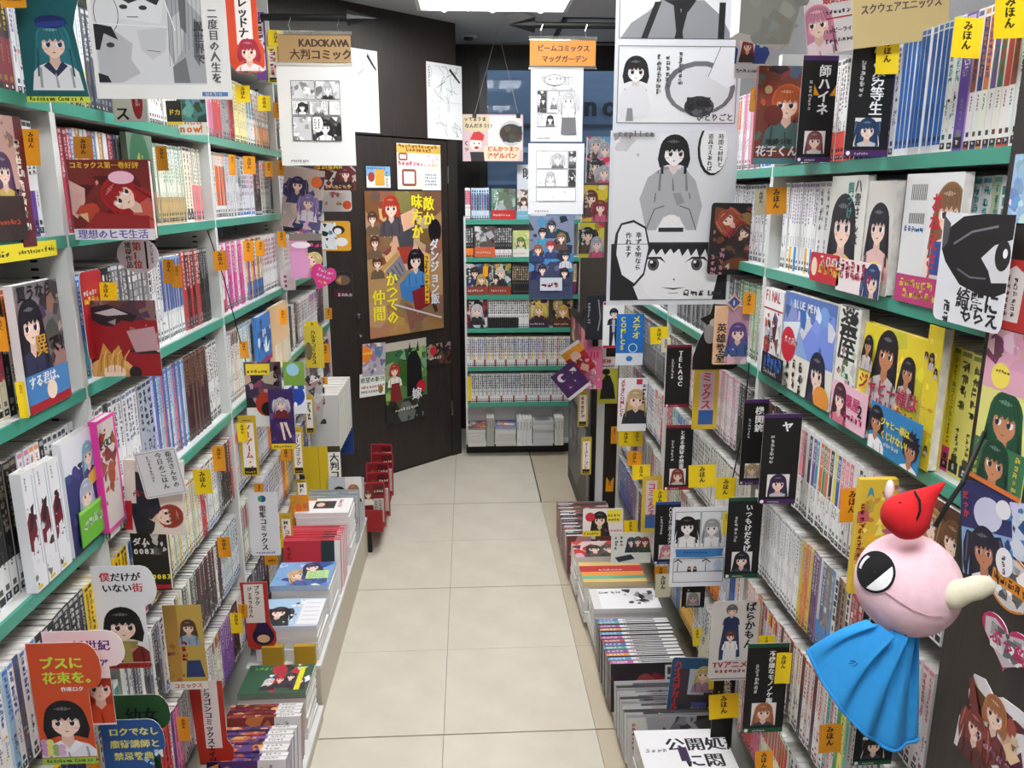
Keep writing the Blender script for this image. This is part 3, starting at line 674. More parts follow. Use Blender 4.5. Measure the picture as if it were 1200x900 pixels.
def bigpage(A):
    A.window(.03, .09, .82, .99); A.rect(.03, .09, .82, .99, (222, 223, 226))
    A.rect(.03, .62, .5, .99, (200, 201, 205)); A.poly([(.1, .99), (.3, .99), (.28, .8), (.12, .84)], (120, 120, 124)); A.rect(.14, .72, .5, .9, (205, 206, 210))
    A.poly([(.12, .5), (.52, .46), (.56, .64), (.14, .67)], (232, 233, 236)); A.poly([(.16, .67), (.55, .64), (.5, .57), (.4, .61), (.3, .58), (.22, .62)], (40, 40, 44)); A.ell(.26, .56, .03, .016, (50, 50, 54)); A.ell(.4, .555, .03, .016, (50, 50, 54)); A.line([(.28, .5), (.36, .5)], .006, (70, 70, 74))
    A.ell(.13, .52, .09, .14, (60, 60, 64)); A.ell(.13, .52, .085, .135, (228, 229, 232))
    A.poly([(.04, .4), (.14, .44), (.3, .34), (.28, .24), (.34, .16), (.2, .1), (.04, .1)], (190, 191, 196)); A.poly([(.03, .46), (.16, .44), (.2, .36), (.1, .4), (.06, .3), (.03, .3)], (32, 32, 36)); A.poly([(.03, .16), (.1, .14), (.12, .1), (.03, .1)], (32, 32, 36)); A.ell(.14, .33, .03, .018, (60, 60, 64))
    A.poly([(.34, .42), (.56, .44), (.54, .3), (.44, .24), (.36, .3)], (206, 207, 211)); A.line([(.4, .3), (.5, .29)], .005, (90, 90, 94))
    A.poly([(.5, .99), (.82, .99), (.82, .1), (.62, .1), (.56, .3), (.58, .55), (.5, .7)], (172, 173, 178))
    for p, c in (([(.56, .99), (.66, .99), (.6, .8), (.54, .84)], (216, 217, 220)), ([(.7, .9), (.82, .84), (.82, .5), (.72, .6)], (206, 207, 210)), ([(.6, .5), (.7, .56), (.66, .3), (.6, .22)], (206, 207, 210)), ([(.66, .7), (.72, .72), (.7, .4), (.66, .44)], (110, 111, 116)), ([(.76, .5), (.8, .46), (.78, .2), (.74, .26)], (110, 111, 116)), ([(.58, .2), (.68, .26), (.7, .1), (.58, .1)], (120, 121, 126))): A.poly(p, c)
    for k in range(9): x = .55 + .03 * k; A.line([(x, .95 - .03 * k), (x + .03, .6), (x + .01, .2 + .02 * k)], .003, (90, 90, 94))
    A.line([(.03, .68), (.58, .64)], .008, (246, 246, 248)); A.line([(.54, .66), (.62, .42)], .008, (246, 246, 248)); A.line([(.03, .46), (.56, .44)], .008, (246, 246, 248)); A.full()
    A.text('二度目の人生を', .86, .56, .075, (90, 90, 92), True); A.text('異世界で', .75, .48, .075, (70, 70, 72), True); A.rect(.78, .02, .97, .045, (90, 130, 190)); A.fake(.8, .022, .03, 4, WH, False)
left('large hanging manga page with grey title lettering, upper left of the aisle', (103, -80, 265, 116), bigpage, 'large hanging manga page', name='hanging_page', cat='poster', plane=P13)
left('white card with black kana and a red date lozenge under the hanging page', (132, 100, 172, 143), lambda A: (A.text('ス', .05, .08, .42, BK), A.ell(.72, .55, .16, .5, (176, 40, 44), 14), A.fake(.66, .95, .13, 4, WH)), 'white date card', group=G_POP, base=(222, 222, 222), plane=PY(1.62))
left('black and yellow card hanging at the top left shelf edge', (195, 118, 213, 146), lambda A: (A.rect(0, .12, 1, 1, (24, 24, 22)), A.text('ドカ', .12, .42, .4, (220, 190, 40))), 'black and yellow shelf card', base=(232, 204, 40), group=G_POP)
left('card with a lake photo reading now in orange', (208, 108, 242, 158), lambda A: (A.rect(0, .3, 1, 1, (70, 130, 130)), A.busy(0, .3, 1, 1, [(50, 100, 80), (110, 160, 170), (40, 70, 60)], 9), A.text('now!!', .04, .06, .34, (226, 110, 30)), A.fake(.2, .24, .1, 6, (226, 110, 30), False)), 'orange lettered card', group=G_POP)
left('orange and white tall card with a red-haired girl, top left', (265, -10, 308, 85), lambda A: (A.rect(.28, .35, .72, 1, (240, 232, 228)), A.text('レッドナイト・イヴ', .33, .93, .29, BK, True, .9), A.window(.1, .02, 1, .42), A.girl(.58, .27, .22, (190, 50, 70), (250, 230, 230), long=False), A.full()), 'red-haired girl card', outline=[(0, .15), (.2, 0), (.9, 0), (1, .1), (1, .3), (.88, .42), (.88, 1), (0, 1)], base=(214, 74, 40), group=G_POP)
left('white card with purple border beside the red-haired girl card', (299, 14, 312, 94), vcard(WH, '?', BK, .6, frame=(120, 80, 160)), 'purple bordered card', group=G_DIV)
left('white, red and yellow strip card under the arrow rod', (313, 54, 326, 97), vcard(WH, '?', RED, .55, foot=BK, frame=(240, 220, 90)), 'yellow footed strip card', group=G_DIV)
faceout('brown and violet art comic at the left edge, second left shelf', (-14, 135, 24, 288), -1, cover_art((190, 150, 140), (90, 60, 100), (200, 170, 90), tcol=(60, 30, 30), obi=(.36, (48, 36, 36), (220, 90, 60))), short='brown art comic')
left('dark red comic with gold lettering pressed to the left edge', (18, 138, 34, 290), lambda A: (A.rect(0, 0, 1, .45, (90, 30, 40)), A.fake(.25, .85, .5, 7, (240, 236, 220))), 'dark red comic', base=(100, 24, 32), name='comic_book', cat='book', plane=AL(.004), thick=.012)
faceout('red comic with long-red-haired girl lying, below the hanging page', (83, 187, 178, 281), -1, lambda A: (A.rect(0, 0, 1, 1, (120, 40, 38)), A.busy(0, .1, 1, .8, [(150, 50, 48), (190, 70, 60), (90, 26, 30), (220, 170, 150)], 14), A.girl(.62, .55, .16, (176, 34, 40), (200, 90, 80), rot=.9), A.poly([(.1, .1), (.95, .05), (.95, .3), (.3, .35)], (150, 40, 44)), A.text('コミックス第一巻好評', .03, .9, .085, (240, 190, 60)), A.ell(.65, .78, .16, .08, (240, 190, 210)), A.rect(0, 0, 1, .14, (228, 226, 236)), A.text('理想のヒモ生活', .04, .025, .125, (110, 90, 170))), base=(120, 40, 38), short='red comic with the lying girl', plane=PL(83, 187, 281), thick=.012, group='sample comics hung out from the shelves')
left('green comic with dark round emblem beside the red girl comic', (153, 158, 182, 262), lambda A: (A.ell(.45, .68, .4, .5, (30, 90, 56)), A.fake(.3, .85, .3, 3, (200, 190, 90)), A.busy(0, 0, 1, .4, [(150, 130, 100), (80, 90, 70)], 8)), 'green emblem comic', base=(96, 120, 100), name='comic_book', cat='book', plane=AL(.004), thick=.012)
left('round white award disc with red and black lettering', (137, 278, 186, 320), lambda A: (A.text('獲得作品', .2, .88, .16, (40, 40, 40), True), A.text('第1位', .38, .88, .22, (200, 40, 44), True), A.rect(.68, .12, .73, .88, (20, 20, 20)), A.fake(.8, .8, .09, 5, (140, 140, 150))), 'round award disc', outline=round_outline(), base=(226, 226, 230), group=G_POP, plane=PL(118, 278, 320))
left('dark red hanging cover with blond head, third left shelf', (104, 352, 186, 441), lambda A: (A.rect(0, 0, 1, 1, (150, 22, 32)), A.poly([(0, 1), (1, 1), (1, .72), (.5, .9), (0, .8)], (120, 80, 84)), A.busy(.0, .74, 1, 1, [(96, 62, 68), (130, 96, 100), (80, 44, 52)], 8), A.poly([(0, .8), (.1, .92), (.32, .95), (.72, .8), (.66, .72), (.5, .74), (.35, .66), (.2, .68)], (40, 30, 36)), A.poly([(.12, .84), (.4, .9), (.6, .82), (.3, .8)], (200, 190, 194)), A.poly([(.3, .72), (.42, .76), (.4, .68)], (160, 150, 154)), A.busy(.6, .3, 1, .68, [(176, 130, 138), (206, 172, 176), (150, 100, 110)], 8), A.poly([(.55, .34), (1, .42), (.92, .36), (1, .3), (.7, .3)], (50, 36, 36)), A.poly([(.55, .6), (.95, .66), (1, .35), (.65, .32)], (190, 150, 156)), A.ell(.28, .08, .32, .2, (226, 170, 110)), A.poly([(.1, .2), (.2, .45), (.3, .3), (.42, .42), (.5, .12), (.6, .0), (.05, .0)], (206, 150, 70)), A.ell(.32, .05, .16, .12, (240, 210, 190)), [A.line([(.12 + .05 * k, .06), (.14 + .05 * k, .2 + .05 * (k % 3)), (.18 + .055 * k, .3 + .05 * (k % 2))], .014, [(160, 100, 40), (236, 190, 110)][k % 2]) for k in range(8)], A.ell(.62, .05, .09, .1, (40, 30, 30))), 'dark red hanging cover', name='hanging_cover', cat='poster', base=(150, 22, 32), outline=rr_outline(.05))
left('red card with tiny lettering behind the yellow tag, third left shelf', (98, 316, 124, 420), lambda A: (A.fake(.1, .62, .16, 4, (240, 210, 60), False), A.fake(.1, .72, .12, 5, WH, False)), 'small red card', base=(170, 30, 40), plane=AL(.01), outline=rr_outline(.1), group=G_POP)
faceout('dark comic with black-haired girl and blue paper band, third left shelf', (22, 329, 74, 455), -1, lambda A: (A.rect(0, 0, 1, 1, (120, 112, 116)), A.busy(0, 0, 1, 1, [(90, 70, 80), (180, 160, 150), (60, 54, 60), (150, 120, 110)], 20), A.girl(.28, .68, .2, (28, 28, 40), (40, 50, 80)), A.text('買うなら', .05, .88, .2, BK, sx=1), A.text('異', .3, .44, .28, (200, 150, 50)), A.text('で!', .62, .42, .26, BK), A.rect(0, 0, 1, .3, (70, 130, 190)), A.text('する君は、', .05, .2, .16, WH), A.rect(0, 0, 1, .07, (170, 30, 44)), A.ell(.55, .13, .12, .12, (244, 220, 200))), short='comic with the blue band')
left('yellow printed strip along the second left shelf edge', (-14, 285, 67, 305), lambda A: (A.fake(.06, .3, .05, 4, (40, 40, 60), False), A.fake(.4, .3, .04, 9, (60, 60, 50), False), A.fake(.8, .3, .05, 3, (40, 40, 60), False)), 'yellow shelf strip', base=(232, 216, 40), plane=AL(.003), name='shelf_strip', cat='label')
# fourth left shelf large covers
faceout('magenta framed cover with brown mane drawing, fourth left shelf', (119, 484, 141, 612), -1, lambda A: (A.rect(0, 0, 1, 1, (226, 60, 160)), A.rect(.03, .03, .9, .97, (206, 196, 190)), A.busy(.03, .2, .9, .97, [(140, 62, 40), (160, 76, 46), (120, 50, 34)], 16), A.text('EGO', .04, .74, .3, (60, 60, 60)), A.ell(.5, .5, .2, .3, (160, 70, 42))), base=(226, 60, 160), short='magenta framed cover', thick=.014, off=.0165)
faceout('blue and white cover with silver-haired figures holding a fan', (78, 503, 120, 650), -1, lambda A: (A.rect(0, 0, 1, 1, (40, 50, 110)), A.rect(0, .7, 1, 1, (230, 232, 240)), A.busy(0, 0, 1, .75, [(60, 70, 140), (30, 36, 84), (190, 196, 220)], 14), A.girl(.7, .78, .13, (150, 200, 226), (60, 60, 130)), A.girl(.52, .45, .15, (200, 206, 226), (40, 44, 110)), A.poly([(.6, .6), (.95, .66), (.9, .52), (.7, .5)], (220, 170, 60)), A.text('GO!', .45, .12, .2, (80, 120, 220))), base=(230, 232, 240), short='silver-haired pair cover', thick=.014)
for i, (xa, xb, ya, yb) in enumerate(((34, 49, 545, 708), (49, 64, 538, 694), (64, 78, 531, 684))):
    faceout('white volume with maroon ribbon art, %s of three, fourth left shelf' % ['nearest', 'middle', 'farthest'][i], (xa, ya, xb, yb), -1, lambda A: (A.fake(.2, .96, .16, 4, (90, 90, 100)), A.rect(.8, .2, .86, .95, (150, 180, 200)), A.poly([(0, .36), (.55, .3), (.76, .46), (.7, .62), (.3, .68), (0, .6)], (110, 20, 42)), A.poly([(.1, .5), (.5, .56), (.7, .72), (.4, .7)], (40, 26, 34)), A.poly([(.2, .3), (.7, .34), (.6, .44), (.3, .42)], (226, 226, 230)), A.busy(.0, .3, .8, .72, [(110, 20, 40), (50, 30, 40), (226, 226, 230), (30, 30, 34)], 12), A.busy(0, .04, .6, .26, [(40, 40, 46), (120, 120, 124), (226, 226, 230)], 7), A.rect(.1, .02, .5, .05, (220, 200, 60))), base=(230, 231, 236), short=['nearest', 'middle', 'farthest'][i] + ' maroon-ribbon volume', thick=.016)
left('green translucent price sleeve with white lettering at the shelf edge', (94, 588, 126, 632), lambda A: (A.fake(.1, .4, .2, 4, WH, False), A.rect(0, .9, 1, 1, (150, 210, 90))), 'green sleeve', base=(100, 176, 50), plane=AL(.009), thick=.002, group=G_POP)
left('cream cover with a small dog-like drawing beside the green sleeve', (124, 583, 143, 628), lambda A: (A.busy(0, 0, 1, 1, [(240, 230, 210), (80, 60, 50), (200, 150, 130)], 8), A.ell(.5, .45, .3, .3, (230, 210, 180))), 'small dog cover', plane=AL(.009), group=G_POP)
faceout('white comic with red-haired boy in black shirt hung sideways', (146, 540, 214, 626), -1, lambda A: (A.rect(0, 0, 1, 1, (228, 214, 204)), A.girl(.74, .25, .17, (170, 62, 44), (34, 34, 46), rot=-1.4, long=False), A.poly([(.2, .85), (.5, .8), (.62, .35), (.45, .2), (.2, .3)], (38, 38, 52)), A.rect(0, .05, .12, .45, (190, 34, 44)), A.fake(.15, .5, .13, 4, (200, 70, 60), False)), base=(228, 214, 204), plane=PL(146, 540, 626), short='sideways red-haired boy comic', thick=.014, group='sample comics hung out from the shelves', roll=.06)
left('grey lettered placard tilted above the sideways comic', (163, 527, 213, 582), lambda A: (A.frame(.04, .04, .96, .96, .015, (150, 150, 156)), A.text('衛宮さんちの', .72, .94, .155, (70, 70, 76), True), A.text('今日のごはん', .48, .94, .155, (70, 70, 76), True), A.fake(.26, .9, .08, 8, (120, 120, 120))), 'grey lettered placard', base=(214, 214, 218), roll=-.16, group=G_POP, outline=rr_outline(.06), plane=PY(PL(146, 540, 626).p0.y - .02))
faceout('black comic with machine drawings and white lettering, fifth left shelf', (156, 624, 198, 692), -1, lambda A: (A.rect(0, 0, 1, 1, BK), A.busy(.35, .62, 1, 1, [(200, 200, 200), (90, 90, 90), (40, 40, 40)], 10), A.busy(.0, .12, .4, .5, [(200, 200, 200), (90, 90, 90)], 8), A.text('ダム', .05, .8, .24, WH), A.text('0083', .06, .64, .22, WH), A.text('0083', .5, .2, .2, (240, 220, 60)), A.rect(.4, .03, 1, .1, (180, 30, 40))), base=BK, short='black machine comic', plane=PL(156, 624, 692), thick=.012, group='sample comics hung out from the shelves')
# rounded shop cards, lower left
BO = bump_outline()
left('white bump-topped card with a dark-haired child in a green scarf', (113, 663, 187, 783), pop(WH, [('僕', .12, .86, .17, (190, 40, 40)), ('だけが', .29, .86, .16, BK), ('いない', .14, .755, .16, BK), ('街', .62, .755, .17, (190, 40, 40))], (22, 20, 22), (120, 36, 32), gy=.42, gr=.22, strip=(170, 36, 36), extra=lambda A: (A.poly([(.18, .27), (.62, .27), (.58, .2), (.22, .2)], (150, 140, 70)), A.poly([(.34, .25), (.5, .25), (.5, .06), (.34, .06)], (166, 152, 80)))), 'green scarf card', outline=BO, base=(226, 226, 230), group=G_POP)
left('white bump-topped card with blue lettering behind the orange card', (56, 739, 150, 850), lambda A: (A.text('新世紀', .35, .8, .16, (60, 44, 130)), A.text('エヴァ', .4, .64, .13, (60, 44, 130)), A.window(0, .02, .78, .5), A.girl(.62, .4, .16, (190, 60, 30), (200, 70, 40)), A.full()), 'white blue-lettered card', outline=BO, base=(240, 226, 232), group=G_POP, plane=PY(PL(40, 753, 893).p0.y + .03))
left('orange bump-topped card with a schoolgirl holding flowers', (40, 753, 124, 895), pop((0, 0, 0), [('ブスに', .15, .8, .2, (190, 220, 60)), ('花束を。', .16, .68, .2, (190, 220, 60)), ('作楽ロク', .4, .61, .08, WH)], (26, 24, 28), (220, 222, 230), gy=.36, gr=.22, strip=(150, 190, 70), extra=lambda A: [A.ell(.06 + .08 * (i % 4), .1 + .045 * (i // 4), .055, .055, [(200, 150, 200), (230, 220, 120), (150, 180, 110), (220, 170, 210)][i % 4]) for i in range(10)]), 'orange schoolgirl card', outline=BO, base=(206, 78, 36), group=G_POP)
left('dark green bump-topped card with black lettering at the bottom left', (127, 814, 203, 920), lambda A: (A.text('幼女', .3, .72, .26, (14, 16, 14)), A.text('戦記', .3, .48, .26, (14, 16, 14))), 'dark green card', outline=BO, base=(46, 86, 44), group=G_POP, plane=PY(PL(124, 840, 900).p0.y + .03))
left('blue bump-topped card with yellow lettering at the bottom left', (124, 843, 197, 960), lambda A: (A.text('ロクでなし', .12, .85, .16, (232, 226, 120)), A.text('魔術講師と', .12, .73, .16, (232, 226, 120)), A.text('禁忌教典', .16, .61, .16, (232, 226, 120)), A.busy(.6, .4, .95, .7, [(220, 230, 240), (160, 190, 220)], 6), A.ell(.4, .2, .3, .34, (26, 30, 60))), 'blue yellow-lettered card', outline=BO, base=(36, 84, 150), group=G_POP)
left('tan card with a girl in a blue skirt, fifth left shelf', (195, 709, 240, 808), lambda A: (A.rect(.35, 0, 1, 1, (200, 166, 80)), A.busy(0, .1, .4, .8, [(170, 110, 50), (110, 70, 50)], 8), A.girl(.62, .74, .15, (100, 70, 50), (150, 170, 190)), A.poly([(.5, .35), (.85, .35), (.95, .15), (.45, .15)], (40, 60, 110)), A.fake(.38, .6, .17, 4, (190, 50, 60)), A.rect(0, 0, 1, .1, (238, 230, 220)), A.text('コミックス', .1, .025, .15, RED)), 'tan girl card', base=(186, 140, 64), group=G_POP)
left('red and white tall card lettered in black, lowest left shelf', (225, 798, 271, 896), vcard((0, 0, 0), 'ドラゴンコミックスエイジ', BK, .2, .95, .34, head=(.3, .2, .72, 1, (238, 234, 232))), 'red dragon-lettered card', outline=[(.1, 0), (.85, 0), (1, .08), (1, .2), (.86, .3), (.86, 1), (0, 1)], base=(186, 52, 34), group=G_POP)
left('red and white card with a dark caped figure at its foot', (284, 682, 322, 761), lambda A: (A.rect(.1, .4, .7, .97, (240, 236, 232)), A.text('ブラック', .42, .95, .17, BK, True), A.text('ジェネラルさん', .2, .93, .15, BK, True), A.ell(.6, .2, .34, .34, (40, 24, 60)), A.ell(.6, .16, .2, .14, (240, 190, 150)), A.poly([(.3, .25), (.9, .25), (.75, .4), (.45, .4)], (50, 30, 80))), 'caped figure card', outline=[(.1, .05), (.3, 0), (.85, 0), (1, .12), (1, .25), (.84, .4), (.84, 1), (0, 1)], base=(188, 50, 36), group=G_POP)
left('plain white divider with bold black vertical lettering and blue foot line', (292, 577, 327, 651), lambda A: (A.text('電撃コミックス', .36, .8, .24, BK, True, .98), A.ell(.5, .9, .12, .12, (40, 90, 150)), A.ell(.42, .9, .07, .1, (60, 160, 110)), A.fake(.16, .03, .08, 8, (50, 80, 160), False)), 'white black-lettered divider', base=(226, 228, 234), name='divider_card', group=G_DIV, outline=rr_outline(.05))
YF = (206, 176, 50)
for px, t, tc, lb, sh in (((281, 487, 302, 558), 'ノーゲーム・ノー', RED, 'yellow-framed divider with red lettering on white, fifth left shelf', 'red-lettered yellow divider'),
        ((342, 500, 356, 556), 'ジーンコミック', (70, 70, 70), 'yellow-framed divider with grey lettering under the purple girl card', 'grey-lettered yellow divider'),
        ((329, 601, 344, 660), 'MFコミックス', (60, 90, 70), 'yellow-framed divider with green lettering by the orange girl card', 'green-lettered yellow divider'),
        ((347, 562, 362, 592), 'MF', (60, 90, 70), 'short yellow-framed divider above the orange girl card', 'short yellow divider'),
        ((357, 463, 368, 508), '?', (60, 60, 60), 'narrow yellow-framed divider below the foil package', 'narrow yellow divider')):
    left(lb, px, vcard(None, t, tc, .42, .86, .3, foot=BK, frame=YF), sh, name='divider_card', base=YF, group=G_DIV)
left('orange card with a girl in dark red beside the white pile', (341, 580, 363, 635), lambda A: (A.busy(0, .5, 1, 1, [(240, 190, 70), (230, 120, 60), (120, 180, 160)], 8), A.girl(.5, .42, .2, (50, 24, 30), (120, 40, 50))), 'orange girl card', base=(226, 158, 50), group=G_POP)
left('yellow folded divider board with black lettered strip', (357, 523, 400, 592), lambda A: (A.rect(.66, 0, 1, 1, (238, 236, 228)), A.rect(.66, .9, 1, 1, (60, 56, 30)), A.text('大判コミック', .7, .88, .26, BK, True, .95), A.rect(.4, 0, .42, 1, (170, 146, 30))), 'yellow divider board', name='divider_board', base=(214, 184, 30), group=G_DIV)
left('black and white photo-like card with two drawn figures', (385, 559, 424, 588), lambda A: (A.rect(.5, 0, 1, 1, (232, 228, 224)), A.girl(.32, .35, .14, BK, (50, 54, 60)), A.girl(.75, .45, .13, (200, 130, 90), (40, 40, 44), long=False)), 'two-figure card', base=(196, 200, 204), group=G_POP, plane=PY(3.12))
# magazine cover and hanging packs
left('magazine cover with an armoured helmet figure in red and white', (288, 424, 331, 500), lambda A: (A.rect(0, .35, 1, 1, (90, 70, 80)), A.busy(0, .3, 1, 1, [(140, 60, 80), (60, 40, 50), (190, 150, 160), (40, 30, 34)], 14), A.ell(.55, .35, .3, .34, (170, 50, 30)), A.ell(.6, .28, .2, .2, (20, 16, 16)), A.fake(.78, .97, .2, 5, BK), A.rect(.05, .8, .7, .97, (236, 210, 50)), A.fake(.08, .83, .09, 6, BK, False)), 'helmet magazine cover', name='magazine', cat='magazine', group='sample comics hung out from the shelves')
left('purple card with a silver-haired girl in a short dress', (316, 456, 345, 526), lambda A: (A.rect(0, .1, 1, 1, (60, 34, 96)), A.busy(0, .1, 1, .6, [(50, 30, 90), (90, 60, 140)], 8), A.girl(.5, .76, .17, (214, 206, 220), (120, 30, 40)), A.poly([(.4, .45), (.52, .45), (.6, .15), (.52, .15)], (244, 220, 206)), A.poly([(.55, .45), (.68, .45), (.85, .2), (.78, .18)], (244, 220, 206)), A.rect(0, 0, 1, .09, (236, 206, 40)), A.fake(.1, .02, .1, 7, BK, False)), 'purple girl card', group=G_POP, base=(60, 34, 96), plane=PY(2.36))
left('green and blue character sleeve with white splashes', (333, 424, 358, 485), lambda A: (A.rect(0, .55, 1, 1, (120, 160, 60)), A.ell(.45, .85, .3, .3, (150, 200, 220)), A.ell(.5, .35, .45, .5, (30, 70, 170)), A.busy(0, 0, 1, .55, [(240, 240, 245), (30, 70, 170)], 8)), 'green and blue sleeve', base=(228, 230, 236), group=G_POP, plane=PY(2.62))
left('crinkled silver foil package hanging at the end of the row', (358, 440, 381, 497), lambda A: A.busy(0, 0, 1, 1, [(220, 220, 222), (90, 60, 60), (160, 160, 166), (60, 56, 60), (190, 120, 120)], 22), 'silver foil package', base=(180, 178, 180), name='foil_package', cat='package', m='gloss', outline=[(0, .5), (.05, .95), (.3, 1), (.9, .95), (1, .5), (.8, .1), (.6, 0), (.4, .2)])
left('yellow card with bold black kana and a cloud drawing', (357, 382, 379, 431), lambda A: (A.text('ハルタコミックス', .35, .9, .26, BK, True, .9), A.ell(.2, .4, .2, .5, (120, 110, 80))), 'yellow kana card', base=(220, 196, 60), group=G_POP)
faceout('blue comic with white cloud shapes on the third left bookcase', (302, 367, 318, 426), -1, lambda A: (A.busy(0, .2, 1, .7, [(240, 244, 250), (40, 90, 160)], 8), A.fake(.2, .95, .2, 3, (30, 40, 80)), A.rect(0, 0, 1, .1, (170, 40, 110))), base=(60, 126, 200), short='blue cloud comic')
faceout('peach comic with small red panel on the third left bookcase', (319, 355, 338, 420), -1, lambda A: (A.busy(0, 0, 1, .4, [(230, 220, 200), (180, 30, 40)], 5),), base=(232, 196, 150), short='peach comic')
left('lilac card with two figures in violet coats hanging beyond the page', (331, 197, 378, 268), lambda A: (A.busy(0, 0, 1, 1, [(206, 196, 190), (90, 80, 140), (60, 50, 90), (230, 214, 196)], 16), A.girl(.35, .72, .13, (60, 50, 100), (70, 60, 110)), A.girl(.65, .45, .13, (150, 130, 190), (230, 220, 230)), A.ell(.82, .8, .14, .14, (230, 110, 40))), 'violet coats card', base=(196, 178, 170), roll=.14, group=G_POP, plane=PY(2.95))
left('card with a girl in a pink blouse beside black title lettering', (340, 274, 378, 326), lambda A: (A.rect(.55, .2, 1, .85, (36, 28, 40)), A.rect(0, .85, 1, 1, (130, 120, 110)), A.girl(.72, .42, .17, (236, 214, 140), (216, 150, 190), rot=-1.2), A.poly([(0, .0), (.5, .0), (.62, .4), (.4, .62), (0, .6)], (216, 150, 196)), A.ell(.35, .75, .3, .1, (240, 230, 240)), A.fake(.62, .7, .14, 4, (230, 90, 130), False)), 'pink blouse card', base=(206, 140, 180), group=G_POP, plane=PY(2.9))
left('magenta heart card with white and yellow lettering', (362, 310, 393, 342), lambda A: (A.fake(.25, .72, .12, 5, WH, False), A.fake(.25, .52, .12, 5, WH, False), A.fake(.35, .32, .12, 3, (250, 220, 60), False)), 'magenta heart card', outline=heart_outline(), base=(206, 44, 130), roll=.35, group=G_POP, plane=PY(2.88))
left('yellow and black comic card with two white drawn faces', (374, 259, 411, 294), lambda A: (A.rect(.0, .05, .55, .95, (230, 236, 240)), A.busy(0, .05, .55, .95, [(60, 160, 190), (20, 20, 20), (240, 240, 240)], 9), A.ell(.62, .7, .2, .14, BK), A.ell(.7, .3, .2, .14, (240, 240, 240)), A.ell(.6, .66, .12, .1, (248, 246, 244))), 'yellow two-face card', base=(226, 164, 30), outline=rr_outline(.08), group=G_POP, plane=PY(3.3))
left('black card with a furry grey wolf head', (388, 319, 413, 350), lambda A: (A.ell(.55, .7, .36, .24, (110, 90, 70)), A.poly([(.25, .7), (.5, .85), (.45, .55)], (200, 140, 90)), A.rect(.1, .05, .9, .35, (70, 16, 20)), A.fake(.3, .08, .16, 4, WH, False)), 'black wolf card', base=(26, 22, 24), outline=rr_outline(.1), group=G_POP, plane=PY(3.4))
left('dark red postcard with yellow title under the hanging sign page', (369, 191, 417, 223), lambda A: (A.busy(0, 0, 1, 1, [(110, 40, 40), (70, 26, 30), (160, 90, 70), (200, 180, 170)], 14), A.fake(.04, .78, .13, 5, (230, 210, 60), False), A.girl(.75, .6, .1, (120, 40, 50), (60, 40, 40)), A.fake(.04, .06, .1, 8, (240, 190, 120), False)), 'dark red postcard', base=(84, 28, 32), group=G_POP, plane=PY(3.2))
left('white cut-out card with orange discs below the red postcard', (375, 222, 412, 248), lambda A: (A.ell(.85, .3, .14, .14, (226, 90, 40)), A.busy(.1, .3, .7, .9, [(220, 220, 220), (190, 120, 110), (230, 190, 60)], 8)), 'white orange-disc card', base=(232, 228, 226), outline=rr_outline(.14), group=G_POP, plane=PY(3.35))
left('small pale pink strip card left of the magenta heart card', (329, 316, 346, 340), lambda A: A.fake(.2, .8, .3, 3, (200, 60, 110)), 'small pink strip card', base=(236, 220, 226), group=G_POP, plane=PY(2.97))
# arrow rods with hanging signs
def arrow(label, x0, x1, px_y, y, tip_left):
    pl = PY(y); (ua, z), (ub, _) = pl.hit(x0, px_y), pl.hit(x1, px_y)
    o = empty('arrow_rod', (ua, y, z)); tag(o, uniq(label), 'rod', 'black arrow rods over the aisle'); L = ub - ua
    if tip_left: MB().tube([(.085, 0, 0), (L, 0, 0)], .011, 10).build('rod', M['black'], o); MB().tube([(0, 0, 0), (.09, 0, 0)], .02, 12, taper=[.001, .026]).build('arrow_head', M['black'], o)
    else: MB().tube([(0, 0, 0), (L - .085, 0, 0)], .011, 10).build('rod', M['black'], o); MB().tube([(L - .09, 0, 0), (L, 0, 0)], .02, 12, taper=[.026, .001]).build('arrow_head', M['black'], o)
    return o
arrow('black arrow rod pointing right, over the brown sign', 306, 441, 20, 2.75, False)
arrow('black arrow rod pointing left, over the orange sign', 596, 770, 29, 2.95, True)
def hang_sign(label, px, y, bg, draw, short):
    pl = PY(y); o = sheet('hanging_sign', label, 'sign', pl, px, draw, base=bg, thick=.004, short=short, group='signs hung from the arrow rods')
    xs = [v.co.x for v in o.data.vertices]; zs = [v.co.z for v in o.data.vertices]; x0, x1, z1, z0 = min(xs), max(xs), max(zs), min(zs)
    MB().box(x0 - .004, -.004, z1 + .001, x1 + .004, .006, z1 + .012).box(x0 - .004, -.004, z0 - .01, x1 + .004, .006, z0 - .001).build('clear_sleeve', M['clear'], o)
    for k in (.18, .85):
        xx = x0 + (x1 - x0) * k; MB().tube([(xx, 0, z1 + .012), (xx - .004, 0, z1 + .03), (xx + .003, 0, z1 + .05)], .0018, 6).build('hook', M['chrome'], o)
    return o
hang_sign('brown hanging sign with black capitals and kana, left of the aisle', (326, 41, 411, 73), 2.74, (168, 136, 92), lambda A: (A.text('KADOKAWA', .28, .58, .135, (50, 36, 30), sx=.95), A.text('大判コミック', .15, .14, .145, (50, 36, 30))), 'brown hanging sign')
hang_sign('orange hanging sign with two lines of kana, right of the aisle', (621, 47, 698, 77), 2.94, (232, 146, 52), lambda A: (A.text('ビームコミックス', .11, .58, .1, (60, 36, 24)), A.text('マッグガーデン', .18, .16, .1, (60, 36, 24))), 'orange hanging sign')
